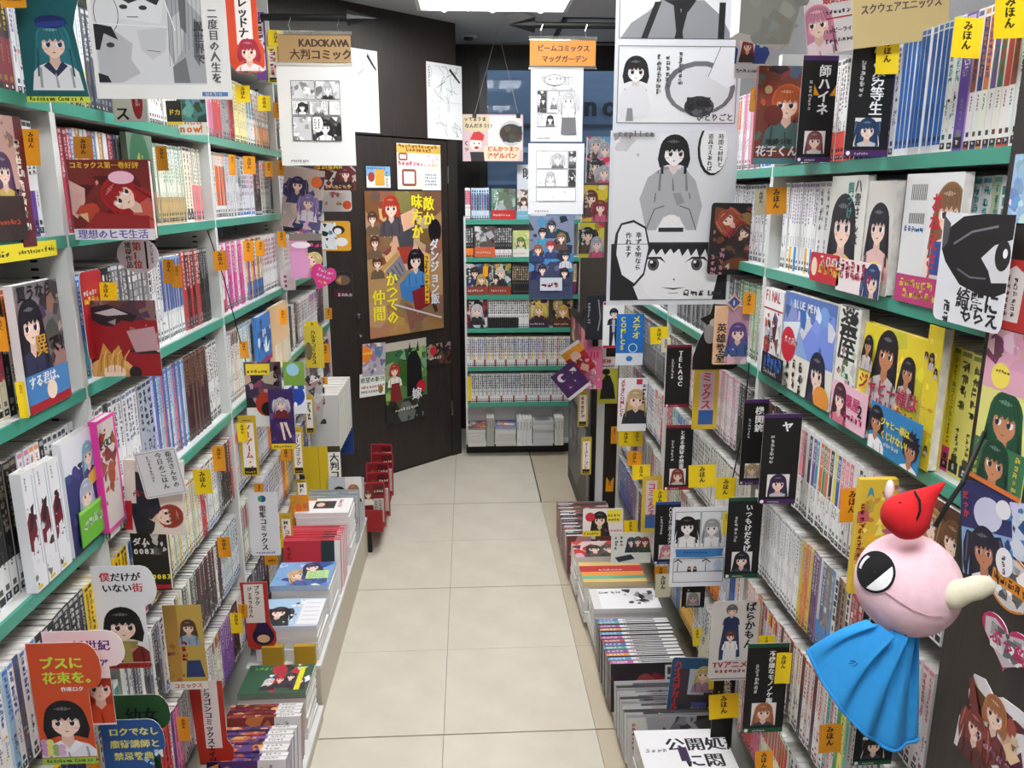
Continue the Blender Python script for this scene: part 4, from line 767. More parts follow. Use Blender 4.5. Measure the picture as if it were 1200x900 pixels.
left('manga page of three strips hanging under the brown sign', (327, 74, 415, 194), manga_page([(1, [(.5, 'g'), (.5, 'g')]), (.8, [(.35, 'w'), (.4, 'wf'), (.25, 'w')]), (1.3, [(.4, 'g'), (.6, 'd')])], (.17, .16), 11, caption=True), 'three-strip manga page', name='hanging_page', cat='poster', plane=PY(2.74), base=(226, 226, 224))
sheet('hanging_page', 'manga page with a long-haired girl standing, under the orange sign', 'poster', PY(2.94), (622, 79, 683, 166), manga_page([(.6, [(.9, 'w')]), (1, [(.25, 'd'), (.3, 'w'), (.4, 'n')]), (.6, [(.5, 'wf')])], (.12, .12), 5, caption=True, cap2=lambda A: (A.ell(.45, .83, .2, .1, BK), A.ell(.45, .83, .19, .09, (246, 246, 246)), A.text('ムードの', .32, .83, .07, BK), A.girl(.72, .56, .1, (226, 226, 228), (236, 236, 238), skin=(250, 250, 250)), A.poly([(.6, .33), (.86, .33), (.88, .1), (.58, .1)], (110, 110, 114)))), base=(228, 230, 234), short='standing girl manga page')
sheet('hanging_page', 'lower manga page of three panels with black side strips, under the orange sign', 'poster', PY(2.94), (619, 168, 684, 251), manga_page([(1, [(.8, 'wf'), (.2, 'd')]), (1, [(.8, 'wf'), (.2, 'd')]), (.8, [(1, 'w')])], (.14, .1), 8, bubble=False, caption=True), base=(224, 226, 230), short='three-panel manga page')
sheet('poster', 'blue poster of a uniformed group hanging below the manga pages', 'poster', PY(2.94), (620, 253, 672, 350), lambda A: (A.rect(0, .5, 1, 1, (120, 130, 156)), A.busy(0, .1, 1, 1, [(40, 50, 80), (90, 100, 130), (60, 130, 180), (30, 34, 54)], 20), [A.girl(x, y, .075, h, t, long=False) for x, y, h, t in ((.5, .88, (40, 40, 60), (40, 60, 90)), (.3, .8, (30, 30, 40), (60, 150, 190)), (.72, .74, (150, 110, 80), (90, 70, 60)), (.48, .64, (180, 50, 50), (50, 60, 110)), (.2, .6, (150, 90, 60), (40, 60, 110)), (.82, .52, (40, 50, 60), (200, 200, 205)), (.8, .32, (30, 30, 34), (50, 60, 90)), (.3, .36, (40, 40, 50), (40, 50, 90)))], A.rect(.25, .1, .75, .26, (190, 196, 206)), A.fake(.28, .14, .13, 3, (150, 30, 50), False)), base=(50, 60, 92), short='group poster')
# ================================================================== DOOR WALL POSTERS
def door(label, px, draw, short, name='poster', cat='poster', **k): return sheet(name, label, cat, DP, px, draw, short=short, out=.003, **k)
def sketch(seed):
    def d(A):
        rs = random.getstate(); random.seed(seed)
        for _ in range(26):
            x, y = random.uniform(.1, .8), random.uniform(.08, .9); a = random.random() * 6.28; P = [(x, y)]
            for _ in range(5): a += random.uniform(-.7, .7); x += .07 * math.cos(a); y += .05 * math.sin(a); P.append((min(.95, max(.05, x)), min(.96, max(.04, y))))
            A.line(P, .009, random.choice([(120, 120, 120), (90, 90, 90), (170, 170, 170)]))
        A.fake(.04, .95, .05, 8, (60, 60, 60)); A.rect(.0, .49, 1, .494, (160, 160, 160)); A.poly([(.62, .92), (.66, .95), (.95, .78), (.92, .76)], (40, 40, 40)); A.poly([(.25, .66), (.28, .68), (.52, .78), (.5, .76)], (40, 40, 40)); random.setstate(rs)
    return d
door('bright white pencil-sketch sheet on the dark panel beside the hanging page', (409, 58, 443, 155), sketch(3), 'bright sketch sheet', base=(252, 252, 252), m='gloss')
door('pencil-sketch sheet with two drawings near the top of the dark panel', (500, 75, 541, 163), sketch(5), 'pencil sketch sheet', base=(232, 236, 236))
door('small blue and orange photo card above the dungeon-like poster', (429, 195, 457, 220), lambda A: (A.rect(0, .55, 1, 1, (120, 170, 210)), A.rect(.35, .1, .75, .85, (236, 160, 60)), A.ell(.2, .5, .14, .16, (150, 60, 40)), A.fake(.05, .85, .08, 9, (40, 70, 130), False), A.fake(.8, .8, .1, 5, (60, 110, 60))), 'small blue and orange card', name='photo_card', cat='card', base=(224, 228, 236))
door('printed notice sheet with red text and orange title on the door', (465, 169, 516, 222), lambda A: (A.rect(0, .8, 1, .98, (220, 180, 80)), A.fake(.04, .9, .07, 12, (120, 50, 30), False), A.fake(.2, .82, .07, 8, (120, 50, 30), False), A.fake(.02, .52, .08, 11, (214, 50, 110), False), A.frame(.12, .1, .4, .42, .04, (150, 70, 50)), A.frame(.05, .65, .22, .78, .03, (150, 70, 50)), A.busy(.45, .55, .95, .78, [(240, 220, 220), (230, 200, 190)], 6)), 'printed notice sheet', name='notice', cat='notice', base=(240, 232, 220))
door('small white handwritten note over the notice corner', (494, 202, 516, 223), lambda A: [A.fake(.15, .8 - .18 * i, .1, 6, (110, 110, 120), False) for i in range(4)], 'small white note', name='note', cat='note', base=(240, 242, 246), lean=0)
bpy.data.objects['note'].location += DP.n * .002
def fantasy(A):
    A.rect(0, 0, 1, 1, (176, 138, 96)); A.busy(0, .45, 1, 1, [(196, 160, 116), (150, 108, 74), (210, 180, 140), (120, 84, 60)], 26); A.rect(0, 0, 1, .22, (150, 116, 76)); A.busy(0, 0, 1, .25, [(140, 104, 66), (170, 134, 92)], 8)
    A.ell(.9, .72, .09, .13, (24, 20, 22), 16)                                          # dark archway
    A.poly([(.3, .86), (.62, .84), (.6, .62), (.5, .5), (.32, .6)], (70, 70, 78)); A.poly([(.44, .84), (.62, .88), (.62, .76), (.46, .72)], (226, 178, 146)); A.poly([(.36, .76), (.3, .6), (.36, .48), (.42, .6)], (220, 170, 140))
    A.girl(.32, .89, .08, (196, 66, 40), (80, 76, 84), long=False)
    A.poly([(.38, .62), (.58, .62), (.52, .5), (.4, .5)], (160, 60, 44)); A.poly([(.04, .42), (.06, .4), (.42, .56), (.4, .6)], (196, 152, 96))
    A.poly([(.4, .36), (.74, .52), (.8, .28), (.62, .2), (.42, .26)], (60, 120, 180)); A.poly([(.22, .46), (.42, .56), (.5, .44), (.34, .36)], (130, 130, 138)); [A.line([(.24 + i * .05, .45 + i * .022), (.36 + i * .03, .37 + i * .025)], .012, (70, 70, 76)) for i in range(4)]
    A.poly([(.66, .62), (.8, .5), (.78, .24), (.68, .3)], (24, 26, 40)); A.girl(.62, .52, .075, (28, 26, 36), (70, 130, 190), long=False)
    A.poly([(.56, .3), (.8, .34), (.84, .2), (.6, .14)], (130, 34, 44)); A.poly([(.8, .24), (.88, .12), (.92, .14), (.84, .26)], (60, 40, 30)); A.line([(.32, .22), (.97, .08)], .018, (200, 204, 212))
    for x, y in ((.08, .82), (.12, .52), (.1, .66)): A.girl(x, y, .045, (90, 60, 40), (110, 90, 70), long=False, simple=True)
    A.text('敵か', .74, .97, .155, (240, 226, 40), True); A.text('味方か', .58, .985, .155, (240, 226, 40), True); A.text('ダンジョン飯', .82, .66, .125, (226, 230, 240), True, .93)
    A.text('かつての', .22, .44, .155, (240, 226, 40), True, .85); A.text('仲間', .04, .34, .165, (240, 226, 40), True); A.rect(.74, .2, .8, .56, (230, 190, 40)); A.fake(.745, .555, .05, 10, (120, 30, 30))
door('large fantasy adventure poster with yellow lettering on the dark door', (430, 224, 518, 391), fantasy, 'large fantasy poster', base=(176, 138, 96), m='gloss')
door('tilted grey leaflet with an orange disc on the lower door', (424, 402, 451, 440), lambda A: (A.busy(0, 0, 1, 1, [(150, 130, 150), (190, 120, 120), (100, 130, 150), (220, 210, 210)], 14), A.ell(.08, .68, .3, .3, (236, 130, 40)), A.fake(-.05, .66, .12, 4, (250, 226, 60), False)), 'grey leaflet', name='leaflet', cat='leaflet', base=(180, 170, 184), roll=.06)
door('white leaflet with green lettering under the grey leaflet', (421, 437, 451, 464), lambda A: (A.text('希望の新刊', .03, .62, .19, (40, 110, 70)), A.fake(.05, .35, .1, 9, (190, 60, 60), False), A.fake(.05, .15, .09, 7, (60, 60, 60), False), A.ell(.82, .25, .1, .14, (150, 120, 60))), 'white green-lettered leaflet', name='leaflet', cat='leaflet', base=(238, 238, 232), roll=.05)
bpy.data.objects['leaflet'].location += DP.n * .002
door('green garden poster with a tall dark horned figure', (451, 399, 500, 493), lambda A: (A.rect(0, 0, 1, 1, (70, 112, 66)), A.busy(0, .3, 1, 1, [(90, 140, 80), (50, 90, 50), (130, 170, 110)], 20), A.rect(0, .9, 1, 1, (190, 184, 170)), A.poly([(.5, .3), (.52, .75), (.62, .86), (.76, .86), (.86, .72), (.9, .3)], (24, 22, 26)), A.poly([(.55, .84), (.6, .98), (.63, .85)], (50, 36, 40)), A.poly([(.74, .85), (.8, .98), (.82, .85)], (50, 36, 40)), A.girl(.22, .66, .085, (190, 70, 50), (230, 226, 216), long=False), A.poly([(.14, .5), (.32, .5), (.38, .28), (.1, .28)], (130, 40, 40)), A.rect(0, 0, 1, .28, (40, 42, 34)), A.busy(0, 0, 1, .28, [(70, 70, 60), (120, 110, 90), (30, 30, 28)], 12), A.ell(.85, .4, .12, .12, (190, 30, 50)), A.text('嫁', .62, .26, .24, WH), A.fake(.2, .14, .06, 9, (230, 226, 220), False)), 'green garden poster', base=(70, 112, 66), m='gloss')
door('dark postcard with a red disc right of the green garden poster', (500, 402, 528, 428), lambda A: (A.busy(0, 0, 1, 1, [(40, 34, 34), (90, 60, 54), (30, 24, 26), (150, 130, 120)], 14), A.ell(.26, .7, .14, .14, (190, 34, 50)), A.fake(.1, .3, .1, 5, (220, 190, 190), False)), 'dark red-disc postcard', name='postcard', cat='card', base=(40, 32, 32))
# hanging board on strings near the window
HB = PY(4.75)
hb = sheet('hanging_board', 'hand-drawn board with a red-capped face hung on two strings', 'board', HB, (542, 134, 613, 189), lambda A: (A.rect(0, 0, 1, 1, (216, 186, 190)), A.rect(.42, .25, .98, .97, (226, 222, 220)), A.ell(.8, .6, .2, .2, (190, 190, 196)), A.ell(.8, .6, .19, .15, (52, 40, 34)), A.busy(.64, .42, .98, .75, [(70, 54, 44), (40, 30, 26)], 10), A.poly([(0, .98), (.44, .98), (.46, .7), (.3, .62), (.02, .66)], (214, 196, 160)), A.text('ってまうま', .02, .86, .075, BK), A.text('なんだろう!!', .04, .72, .075, BK), A.ell(.22, .36, .1, .1, (240, 224, 216)), A.poly([(.12, .46), (.34, .44), (.36, .56), (.28, .64), (.18, .62)], (200, 40, 44)), A.ell(.19, .38, .012, .012, BK), A.ell(.27, .38, .012, .012, BK), A.ell(.23, .29, .04, .025, (190, 60, 60)), A.poly([(.12, .2), (.4, .2), (.36, 0), (.14, 0)], (30, 28, 32)), A.poly([(.34, .32), (.95, .34), (.93, .02), (.36, .02)], (236, 214, 180)), A.text('どんかつまつ', .4, .22, .09, (190, 36, 40)), A.text('アゲルパン', .4, .07, .1, (190, 36, 40)), A.text('くっ', .02, .45, .09, BK, True)), short='hand-drawn board', thick=.006, base=(216, 186, 190))
xs = [v.co.x for v in hb.data.vertices]; zt = max(v.co.z for v in hb.data.vertices); wtop = CEIL - hb.location.z
for sx in (-.3, .42): MB().tube([(sx * (max(xs) - min(xs)), 0.003, zt - .004), (.03, .003, wtop - .01)], .0012, 5).build('string', M['wire'], hb)
for sx in (-.3, .42): MB().box(sx * (max(xs) - min(xs)) - .012, -.004, zt - .02, sx * (max(xs) - min(xs)) + .012, .009, zt + .006).build('clip', M['black'], hb)
sheet('window_sign', 'white sign with a dark kanji half hidden by the manga page', 'sign', PY(4.66 + .17), (606, 193, 640, 253), lambda A: A.text('映画', .18, .74, .42, (50, 36, 50)), base=(216, 222, 230), short='white kanji sign', thick=.004)
# ================================================================== BACK BOOKCASE
BY = 4.66
bx0, bx1 = PY(BY).hit(545, 400)[0], .66
bz = [PY(BY).hit(600, y)[1] for y in (472, 430, 385, 346, 302, 258)]       # shelf tops, lowest first
bc = empty('bookcase', (bx0, BY, 0)); tag(bc, uniq('white bookcase with green shelf edges against the back window'), 'bookcase')
MB().box(0, 0, .07, .012, .24, bz[-1] + .02).build('side_panel', M['white'], bc); MB().box(bx1 - bx0 - .012, 0, .07, bx1 - bx0, .24, bz[-1] + .02).build('side_panel', M['white'], bc)
MB().box(.012, .23, .07, bx1 - bx0 - .012, .238, bz[-1] - .0).build('back_panel', M['shelf'], bc)
MB().box(0, .02, 0, bx1 - bx0, .24, .06).build('kick_board', M['black'], bc)
MB().box(0, 0, .061, bx1 - bx0, .23, .07).build('base_board', M['white'], bc)
MB().box(.013, .10, .071, bx1 - bx0 - .013, .104, bz[0] - .02).build('front_panel', M['white'], bc)
for z in bz:
    sh = MB().box(.0125, .008, z - .02, bx1 - bx0 - .0125, .228, z).build('shelf', M['shelf'], bc); MB().box(.012, 0, z - .024, bx1 - bx0 - .012, .007, z + .003).build('edge_rail', M['lip'], sh)
def brow(z, runs, h=.18, d=.12):
    for x0, x1, st, t in runs:
        a, b = PY(BY).hit(x0, 380)[0], PY(BY).hit(x1, 380)[0]; n = max(1, round((b - a) / t)); t = (b - a) / n
        for i in range(n): BACK.append((a + i * t, z, t - .0006, h * random.uniform(.985, 1.005), st, i, d))
BACK = []
SP = PY(BY)
brow(bz[5], [(547, 553, S(WH, RED, block=(.5, .9, [PNK])), .01), (554, 574, S((200, 220, 235), BLU, NAV, block=(.3, .8, [(190, 90, 100), (60, 130, 180), (90, 60, 50), (60, 140, 160)])), .0135)])
brow(bz[4], [(547, 556, S(BK, WH, obi=(.3, [ORG])), .013), (577, 600, S((40, 44, 44), WH, obi=(.26, [WH, (230, 210, 210)])), .013)])
brow(bz[3], [(600, 620, S((30, 30, 34), (220, 190, 150)), .013), (646, 675, S((222, 206, 160), BRN, obi=(.42, [(120, 40, 90)])), .0105)])
brow(bz[2], [(572, 608, S(WH, BK, obi=(.36, [(30, 30, 32)])), .0115), (608, 620, S(WH, BK), .013)])
brow(bz[1], [(547, 675, S(WH, BLU, bases=[WH, (230, 180, 150), (190, 210, 235), (240, 220, 120), (235, 236, 238), (230, 190, 200), (210, 220, 190)], patch=MIXP, obi=(.24, [WH, WH, (230, 232, 236), (180, 80, 50), WH])), .0125)])
brow(bz[0], [(549, 675, S((205, 208, 212), BK, bases=[(190, 195, 200), (224, 226, 228)], patch=MIXP + [BK], obi=(.24, [WH, WH, WH, (190, 100, 60), WH, WH])), .0125)])
V, Fc, C = [], [], []
for (a, z, t, h, st, i, d) in BACK:
    v, f, c = [], [], []; bs = jit(st['base'] if not st.get('bases') else st['bases'][i % len(st['bases'])], 8)
    boxfc(v, f, c, 0, 0, 0, t, d, h, [bs, bs, bs, bs, (220, 216, 208), (220, 216, 208)]); s2 = dict(st); s2['base'] = bs; spine_print(t, h, s2, i, False).emit(v, f, c, 0, 0, 0); n = len(V)
    V += [(a + x, BY + .012 + y, z + .0004 + zz) for x, y, zz in v]; Fc += [tuple(n + k for k in q) for q in f]; C += c
o = link('shelved_comics', colmesh('shelved_comics', V, Fc, C, M['gloss'])); tag(o, uniq('rows of thin comic spines packed on the back bookcase by the window'), 'books', kind='stuff')
FB = 'face-out comics on the back bookcase'
BP = PY(BY + .008)
for k, (px, dr, lb, bs) in enumerate((
    ((576, 221, 604, 257), cover_art((110, 150, 130), None, WH, tcol=WH, obi=(.3, (200, 44, 44), WH), pal=[(90, 130, 100), (170, 190, 190), (120, 110, 100), (60, 90, 70)]), 'green scenery comic with red band, top of the back bookcase', WH),
    ((606, 222, 622, 257), multi_art((210, 200, 190), [(240, 230, 220), (150, 110, 90), (90, 80, 90)], [(.5, .6, .2, (80, 60, 50), (220, 220, 226))], obi=(.28, (120, 180, 200), WH)), 'pale comic with small figures, top of the back bookcase', WH),
    ((556, 265, 580, 301), cover_art((90, 80, 78), None, WH, pal=[(190, 190, 196), (120, 110, 110), (60, 50, 50)], obi=(.32, (214, 100, 60), WH)), 'grey shrink-wrapped comic with orange band, back bookcase', (70, 60, 60)),
    ((601, 270, 620, 301), cover_art((200, 210, 120), (110, 150, 60), (220, 226, 200), obi=(.3, (232, 232, 228), ORG)), 'yellow-green comic on the second shelf of the back bookcase', WH),
    ((546, 309, 572, 345), multi_art((50, 60, 80), [(30, 40, 60), (210, 210, 214), (190, 160, 60), (80, 120, 150)], [(.4, .7, .15, (30, 30, 36), (40, 50, 90)), (.7, .5, .15, (210, 180, 90), (50, 60, 70))], obi=(.26, (150, 60, 44), WH)), 'dark group-cover comic, left one on the third back shelf', BK),
    ((573, 309, 599, 345), multi_art((60, 64, 70), [(40, 44, 50), (200, 206, 210), (190, 150, 70), (80, 120, 90)], [(.5, .7, .16, (230, 220, 200), (40, 44, 60)), (.3, .5, .13, (40, 40, 50), (60, 70, 60))], obi=(.26, (160, 60, 44), WH)), 'dark group-cover comic, right one on the third back shelf', BK),
    ((623, 322, 645, 345), cover_art((220, 190, 170), (60, 40, 40), (240, 210, 190), obi=(.36, (60, 30, 30), WH)), 'flesh-toned comic below the group poster, back bookcase', WH),
    ((547, 350, 571, 384), multi_art((40, 36, 40), [(20, 20, 24), (200, 200, 206), (150, 40, 50)], [(.5, .6, .2, (220, 220, 226), (40, 36, 44))]), 'black comic with pale-haired figure, fourth back shelf', BK),
    ((620, 351, 643, 384), multi_art((190, 160, 90), [(220, 190, 110), (120, 80, 60), (60, 40, 40)], [(.5, .65, .2, (230, 200, 100), (60, 40, 50))], obi=(.3, (60, 44, 60), WH)), 'gold comic on the fourth back shelf', (180, 150, 90)),
    ((648, 351, 671, 384), multi_art((60, 50, 46), [(30, 28, 28), (180, 140, 90), (100, 60, 40)], [(.5, .6, .2, (220, 170, 80), (50, 40, 50))], obi=(.28, (90, 50, 30), WH)), 'dark brown comic at the right of the fourth back shelf', (50, 40, 36)))):
    faceout(lb, px, 0, dr, base=bs, plane=BP, thick=.003, short=None, group=FB)
mihon(0, (548, 441, 552, 470), YT, '', PY(BY - .002)); mihon(0, (566, 312, 572, 324), OT, '', PY(BY - .002)); NEAR.append((545, 430, 'back bookcase side panel')); NEAR.append((572, 322, 'dark group-cover comics'))
# magazine stacks at the foot of the back bookcase
def flat_book(name, label, x0, y0, x1, y1, z, t, topcol, edge, draw=None, rz=0, group=None, cat='book', spine='y'):
    """a book lying flat: cover sheet on top (readable from the camera side), page block, lower cover"""
    w, d = x1 - x0, y1 - y0; A = Art(w, d)
    if draw: draw(A)
    v, f, c = [], [], []
    boxfc(v, f, c, 0, 0, 0, w, .0008, d, [topcol] * 6); A.emit(v, f, c, 0, 0)
    boxfc(v, f, c, 0, t - .0008, 0, w, t, d, [mix(topcol, edge, .3)] * 6)
    if spine == 'y': boxfc(v, f, c, 0, .0008, 0, w, t - .0008, .0008, [mix(topcol, edge, .4)] * 6)      # spine turned to the camera
    V = [(p[0] - w / 2, p[2] - d / 2, t - p[1]) for p in v]                                              # lay it down: -Y becomes +Z
    o = link(name, colmesh(name, V, f, c, M['gloss'])); o.location = ((x0 + x1) / 2, (y0 + y1) / 2, z); o.rotation_euler = (0, 0, rz)
    MB().box(-w / 2 + .001, -d / 2 + .001, .0009, w / 2 - .001, d / 2 - .001, t - .0009).build('page_block', M['pages'], o)
    tag(o, uniq(label), cat, group); return o
ordw = ['bottom', 'second', 'third', 'fourth', 'fifth', 'sixth', 'seventh', 'eighth', 'ninth', 'tenth', 'eleventh', 'twelfth']
def pile(where, x0, y0, x1, y1, z, n, t, topcol, edge, draw, group, name='magazine', cat='magazine', topname='', jitr=.003, spine='y', white=False):
    for i in range(n):
        j = random.uniform(-jitr, jitr); k = random.uniform(-jitr, jitr)
        lb = ('top %s %s' % (topname or cat, where)) if i == n - 1 else '%s %s up %s' % (ordw[i] if i < 12 else '%dth' % i, cat, where)
        flat_book(name, lb, x0 + j, y0 + k, x1 + j, y1 + k, z + i * (t + .0003), t, topcol if (i == n - 1 or not white) else jit(edge, 10), edge, draw if i == n - 1 else None, random.uniform(-.02, .02), group, cat, spine)
gm = 'magazines piled under the back bookcase'
def bxp(x): return SP.hit(x, 510)[0]
mz = .0705
pile('in the leftmost pile under the back bookcase', bxp(546) + .012, BY - .075, bxp(569), BY + .085, mz, 8, .0145, (120, 90, 90), (205, 203, 198), multi_art((130, 100, 100), MIXP, []), gm, white=True)
pile('in the pile right of the upright trio under the back bookcase', bxp(580), BY - .075, bxp(604), BY + .085, mz, 8, .0145, (110, 130, 170), (205, 203, 198), multi_art((120, 140, 180), [(90, 120, 180), (220, 224, 230), (190, 120, 110)], []), gm, white=True)
pile('in the tallest pile under the back bookcase', bxp(623), BY - .08, bxp(647), BY + .085, mz, 9, .016, (176, 176, 178), (196, 196, 196), lambda A: A.ell(.5, .5, .4, .3, (110, 110, 114)), gm, white=True)
def upright(label, x0, y0, t, d, h, z, colr, group, name='magazine', cat='magazine', rz=0):
    o = empty(name, (x0, y0, z), rz); tag(o, uniq(label), cat, group); v, f, c = [], [], []; cover_shell(v, f, c, t, h, d, colr, colr, colr); A = Art(t, h); A.fake(.2, .9, .5, 6, (70, 70, 70)); A.emit(v, f, c, 0, 0)
    link('cover', colmesh('cover', v, f, c, M['gloss']), o); link('page_block', pages_mesh(t, h, d), o)
for i in range(3): upright('%s upright grey magazine between the two left piles' % ['left', 'middle', 'right'][i], bxp(570) + i * .0155, BY - .07, .0145, .15, .175, mz, (170, 168, 160), gm)
for i in range(5): upright('%s upright pale magazine left of the tallest pile' % ['first', 'second', 'third', 'fourth', 'fifth'][i], bxp(605) + i * .0182, BY - .075, .017, .16, .168, mz, (222, 222, 220), gm)
for i in range(3): upright('%s upright white magazine right of the tallest pile' % ['first', 'second', 'third'][i], bxp(648.5) + i * .0182, BY - .075, .017, .16, .17, mz, (214, 212, 204), gm)
# ================================================================== RIGHT SIDE
PM = PY(1.98)
def kimono(A):
    A.rect(.03, .36, .97, .985, (232, 233, 238)); A.busy(.03, .85, .3, .99, [(200, 200, 204), (176, 176, 180)], 4)
    A.poly([(.3, .44), (.24, .62), (.3, .74), (.42, .8), (.58, .8), (.68, .72), (.74, .58), (.7, .44)], (178, 179, 184)); A.poly([(.44, .8), (.5, .66), (.56, .8)], (236, 236, 238)); A.poly([(.42, .8), (.46, .8), (.6, .6), (.54, .58)], (150, 150, 156))
    for p in ([(.3, .44), (.36, .56), (.44, .58)], [(.7, .44), (.64, .56), (.56, .58)], [(.38, .78), (.36, .6)], [(.6, .78), (.64, .62)]): A.line(p, .006, (40, 40, 44))
    A.poly([(.38, .44), (.44, .52), (.5, .48), (.56, .52), (.62, .44)], (240, 240, 242)); A.ell(.5, .5, .06, .04, (246, 240, 238)); A.rect(.4, .43, .6, .455, (40, 40, 44))
    A.girl(.5, .88, .085, (26, 26, 30), (178, 179, 184), skin=(248, 247, 247), eye=(60, 60, 60), long=False, sty=2)
    A.poly([(.39, .9), (.4, .76), (.42, .76), (.42, .9)], (26, 26, 30)); A.poly([(.61, .9), (.6, .76), (.58, .76), (.58, .9)], (26, 26, 30))
    A.ell(.8, .9, .12, .2, (24, 24, 26)); A.ell(.81, .905, .11, .19, (248, 248, 250)); A.text('時間と材料と', .84, .985, .042, (60, 60, 64), True); A.text('道具さえあれば', .76, .985, .04, (60, 60, 64), True)
    A.rect(.03, .03, .97, .36, (236, 237, 241)); A.window(.03, .03, .97, .37)
    A.poly([(.03, .36), (.97, .36), (.97, .03), (.86, .03), (.9, .2), (.84, .34), (.2, .34), (.16, .2), (.26, .03), (.03, .03)], (28, 28, 32)); A.poly([(.16, .36), (.2, .2), (.34, .05), (.5, .0), (.68, .04), (.84, .18), (.86, .34)], (242, 242, 245))
    A.poly([(.12, .37), (.9, .37), (.88, .33), (.16, .33)], (28, 28, 32))
    for q in range(10): A.poly([(.15 + q * .07, .34), (.18 + q * .07, .3 - .035 * abs(q - 4.5) / 4.5 + .008 * (q % 2)), (.23 + q * .07, .34)], (28, 28, 32))
    for sx in (.37, .72):
        A.ell(sx, .245, .075, .05, (250, 250, 252)); A.ell(sx, .242, .046, .052, (90, 90, 96)); A.ell(sx, .242, .024, .03, (18, 18, 20)); A.ell(sx - .015, .255, .012, .012, (255, 255, 255)); A.poly([(sx - .1, .25), (sx - .04, .285), (sx + .06, .285), (sx + .1, .25), (sx + .05, .272), (sx - .04, .272)], (22, 22, 24))
    A.poly([(.44, .105), (.54, .09), (.64, .105), (.54, .1)], (60, 60, 64)); A.line([(.5, .07), (.58, .07)], .005, (120, 120, 124)); A.poly([(.53, .15), (.55, .145), (.545, .16)], (120, 120, 124)); A.full()
    A.poly([(.06, .42), (.04, .3), (.1, .16), (.22, .11), (.3, .18), (.34, .34), (.3, .46), (.2, .5), (.1, .48)], (30, 30, 34)); A.poly([(.08, .42), (.07, .3), (.12, .18), (.22, .13), (.29, .19), (.325, .34), (.29, .45), (.2, .485), (.11, .47)], (240, 241, 246))
    A.text('準ずる物なら', .22, .43, .05, (60, 60, 64), True); A.text('作れます', .14, .43, .05, (60, 60, 64), True); A.fake(.62, .05, .06, 5, (70, 70, 74), False); A.frame(.03, .03, .97, .36, .005, (60, 60, 64)); A.rect(.02, .965, .34, .985, (150, 150, 152)); A.text('replica', .06, .968, .06, (90, 90, 92))
right('tall manga page of a robed figure and a large face, hanging right of the aisle', (713, 153, 860, 357), kimono, 'tall hanging manga page', name='hanging_page', cat='poster', plane=PY(1.965), base=(226, 228, 236))
def pot(A):
    A.rect(.03, .5, .94, 1, (232, 233, 238)); A.window(.03, .5, .94, 1); A.poly([(.04, .5), (.12, .58), (.25, .64), (.36, .71), (.48, .7), (.58, .7), (.68, .7), (.82, .62), (.92, .5)], (146, 147, 152))
    for a, b in ((.44, .5), (.52, .48), (.8, .82), (.3, .22)): A.poly([(a, .69), (a + .05, .69), (b + .03, .5), (b - .02, .5)], (30, 30, 33))
    A.poly([(.36, .7), (.46, .7), (.56, .72), (.62, .7), (.56, .64), (.48, .66)], (26, 26, 28)); A.poly([(.3, 1), (.36, .78), (.42, .72), (.6, .72), (.66, .8), (.66, 1)], (244, 244, 247))
    for x, y in ((.16, .86), (.84, .86)): A.ell(x, y, .13, .12, (60, 60, 64)); A.ell(x, y, .124, .114, (246, 246, 249)); A.line([(x - .06, y), (x, y + .03), (x + .06, y - .02)], .006, (70, 70, 74)); A.line([(x - .04, y - .05), (x + .03, y - .03)], .006, (70, 70, 74))
    A.line([(.38, 1), (.36, .76)], .006, (50, 50, 54)); A.line([(.52, .98), (.54, .74)], .004, (120, 120, 124)); A.full(); A.frame(.03, .5, .94, 1.02, .005, (50, 50, 54))
    A.rect(.03, .05, .97, .46, (238, 239, 243)); A.window(.03, .05, .97, .46); A.girl(.17, .33, .07, (28, 28, 32), (240, 240, 244), skin=(250, 250, 250), eye=(50, 50, 50), long=False, sty=2); A.poly([(.02, .12), (.06, .22), (.14, .25), (.24, .25), (.3, .14), (.26, .08), (.06, .08)], (232, 232, 238)); A.poly([(.1, .06), (.16, .06), (.15, .13), (.11, .13)], (140, 140, 144))
    A.ell(.68, .24, .28, .2, (110, 110, 116)); A.ell(.68, .235, .24, .17, (222, 223, 228)); A.ell(.68, .14, .12, .08, (52, 52, 56)); A.busy(.58, .09, .79, .19, [(80, 80, 84), (40, 40, 44)], 10); A.poly([(.74, .3), (.84, .48), (1, .46), (1, .28), (.9, .24)], (236, 236, 240)); A.line([(.74, .3), (.84, .48), (.98, .46)], .005, (80, 80, 84))
    A.fake(.4, .42, .04, 6, (90, 90, 94)); A.fake(.33, .42, .04, 7, (90, 90, 94)); A.fake(.5, .44, .04, 6, (90, 90, 94)); A.full(); A.frame(.03, .05, .97, .46, .005, (50, 50, 54)); A.text('ひとりごと', .66, .065, .06, (90, 90, 94))
right('upper manga page of sewing hands and a cooking pot, hanging at the right', (721, -70, 871, 155), pot, 'upper hanging manga page', name='hanging_page', cat='poster', plane=PY(1.98), base=(228, 230, 237))
right('blue and white glossy leaflet behind the upper manga page', (862, 5, 903, 92), lambda A: (A.busy(0, .3, 1, 1, [(40, 70, 160), (70, 100, 190), (200, 210, 230)], 10), A.poly([(.05, .2), (.5, .15), (.6, .62), (.15, .68)], (226, 224, 222)), A.girl(.35, .44, .12, (170, 30, 30), (60, 40, 44)), A.rect(0, 0, 1, .2, (236, 238, 240)), A.fake(.05, .08, .1, 8, (40, 60, 120), False)), 'blue glossy leaflet', base=(44, 74, 160), plane=PY(1.7), group=G_POP, outline=[(0, 0), (.75, .05), (1, .35), (.35, 1), (0, 1)])
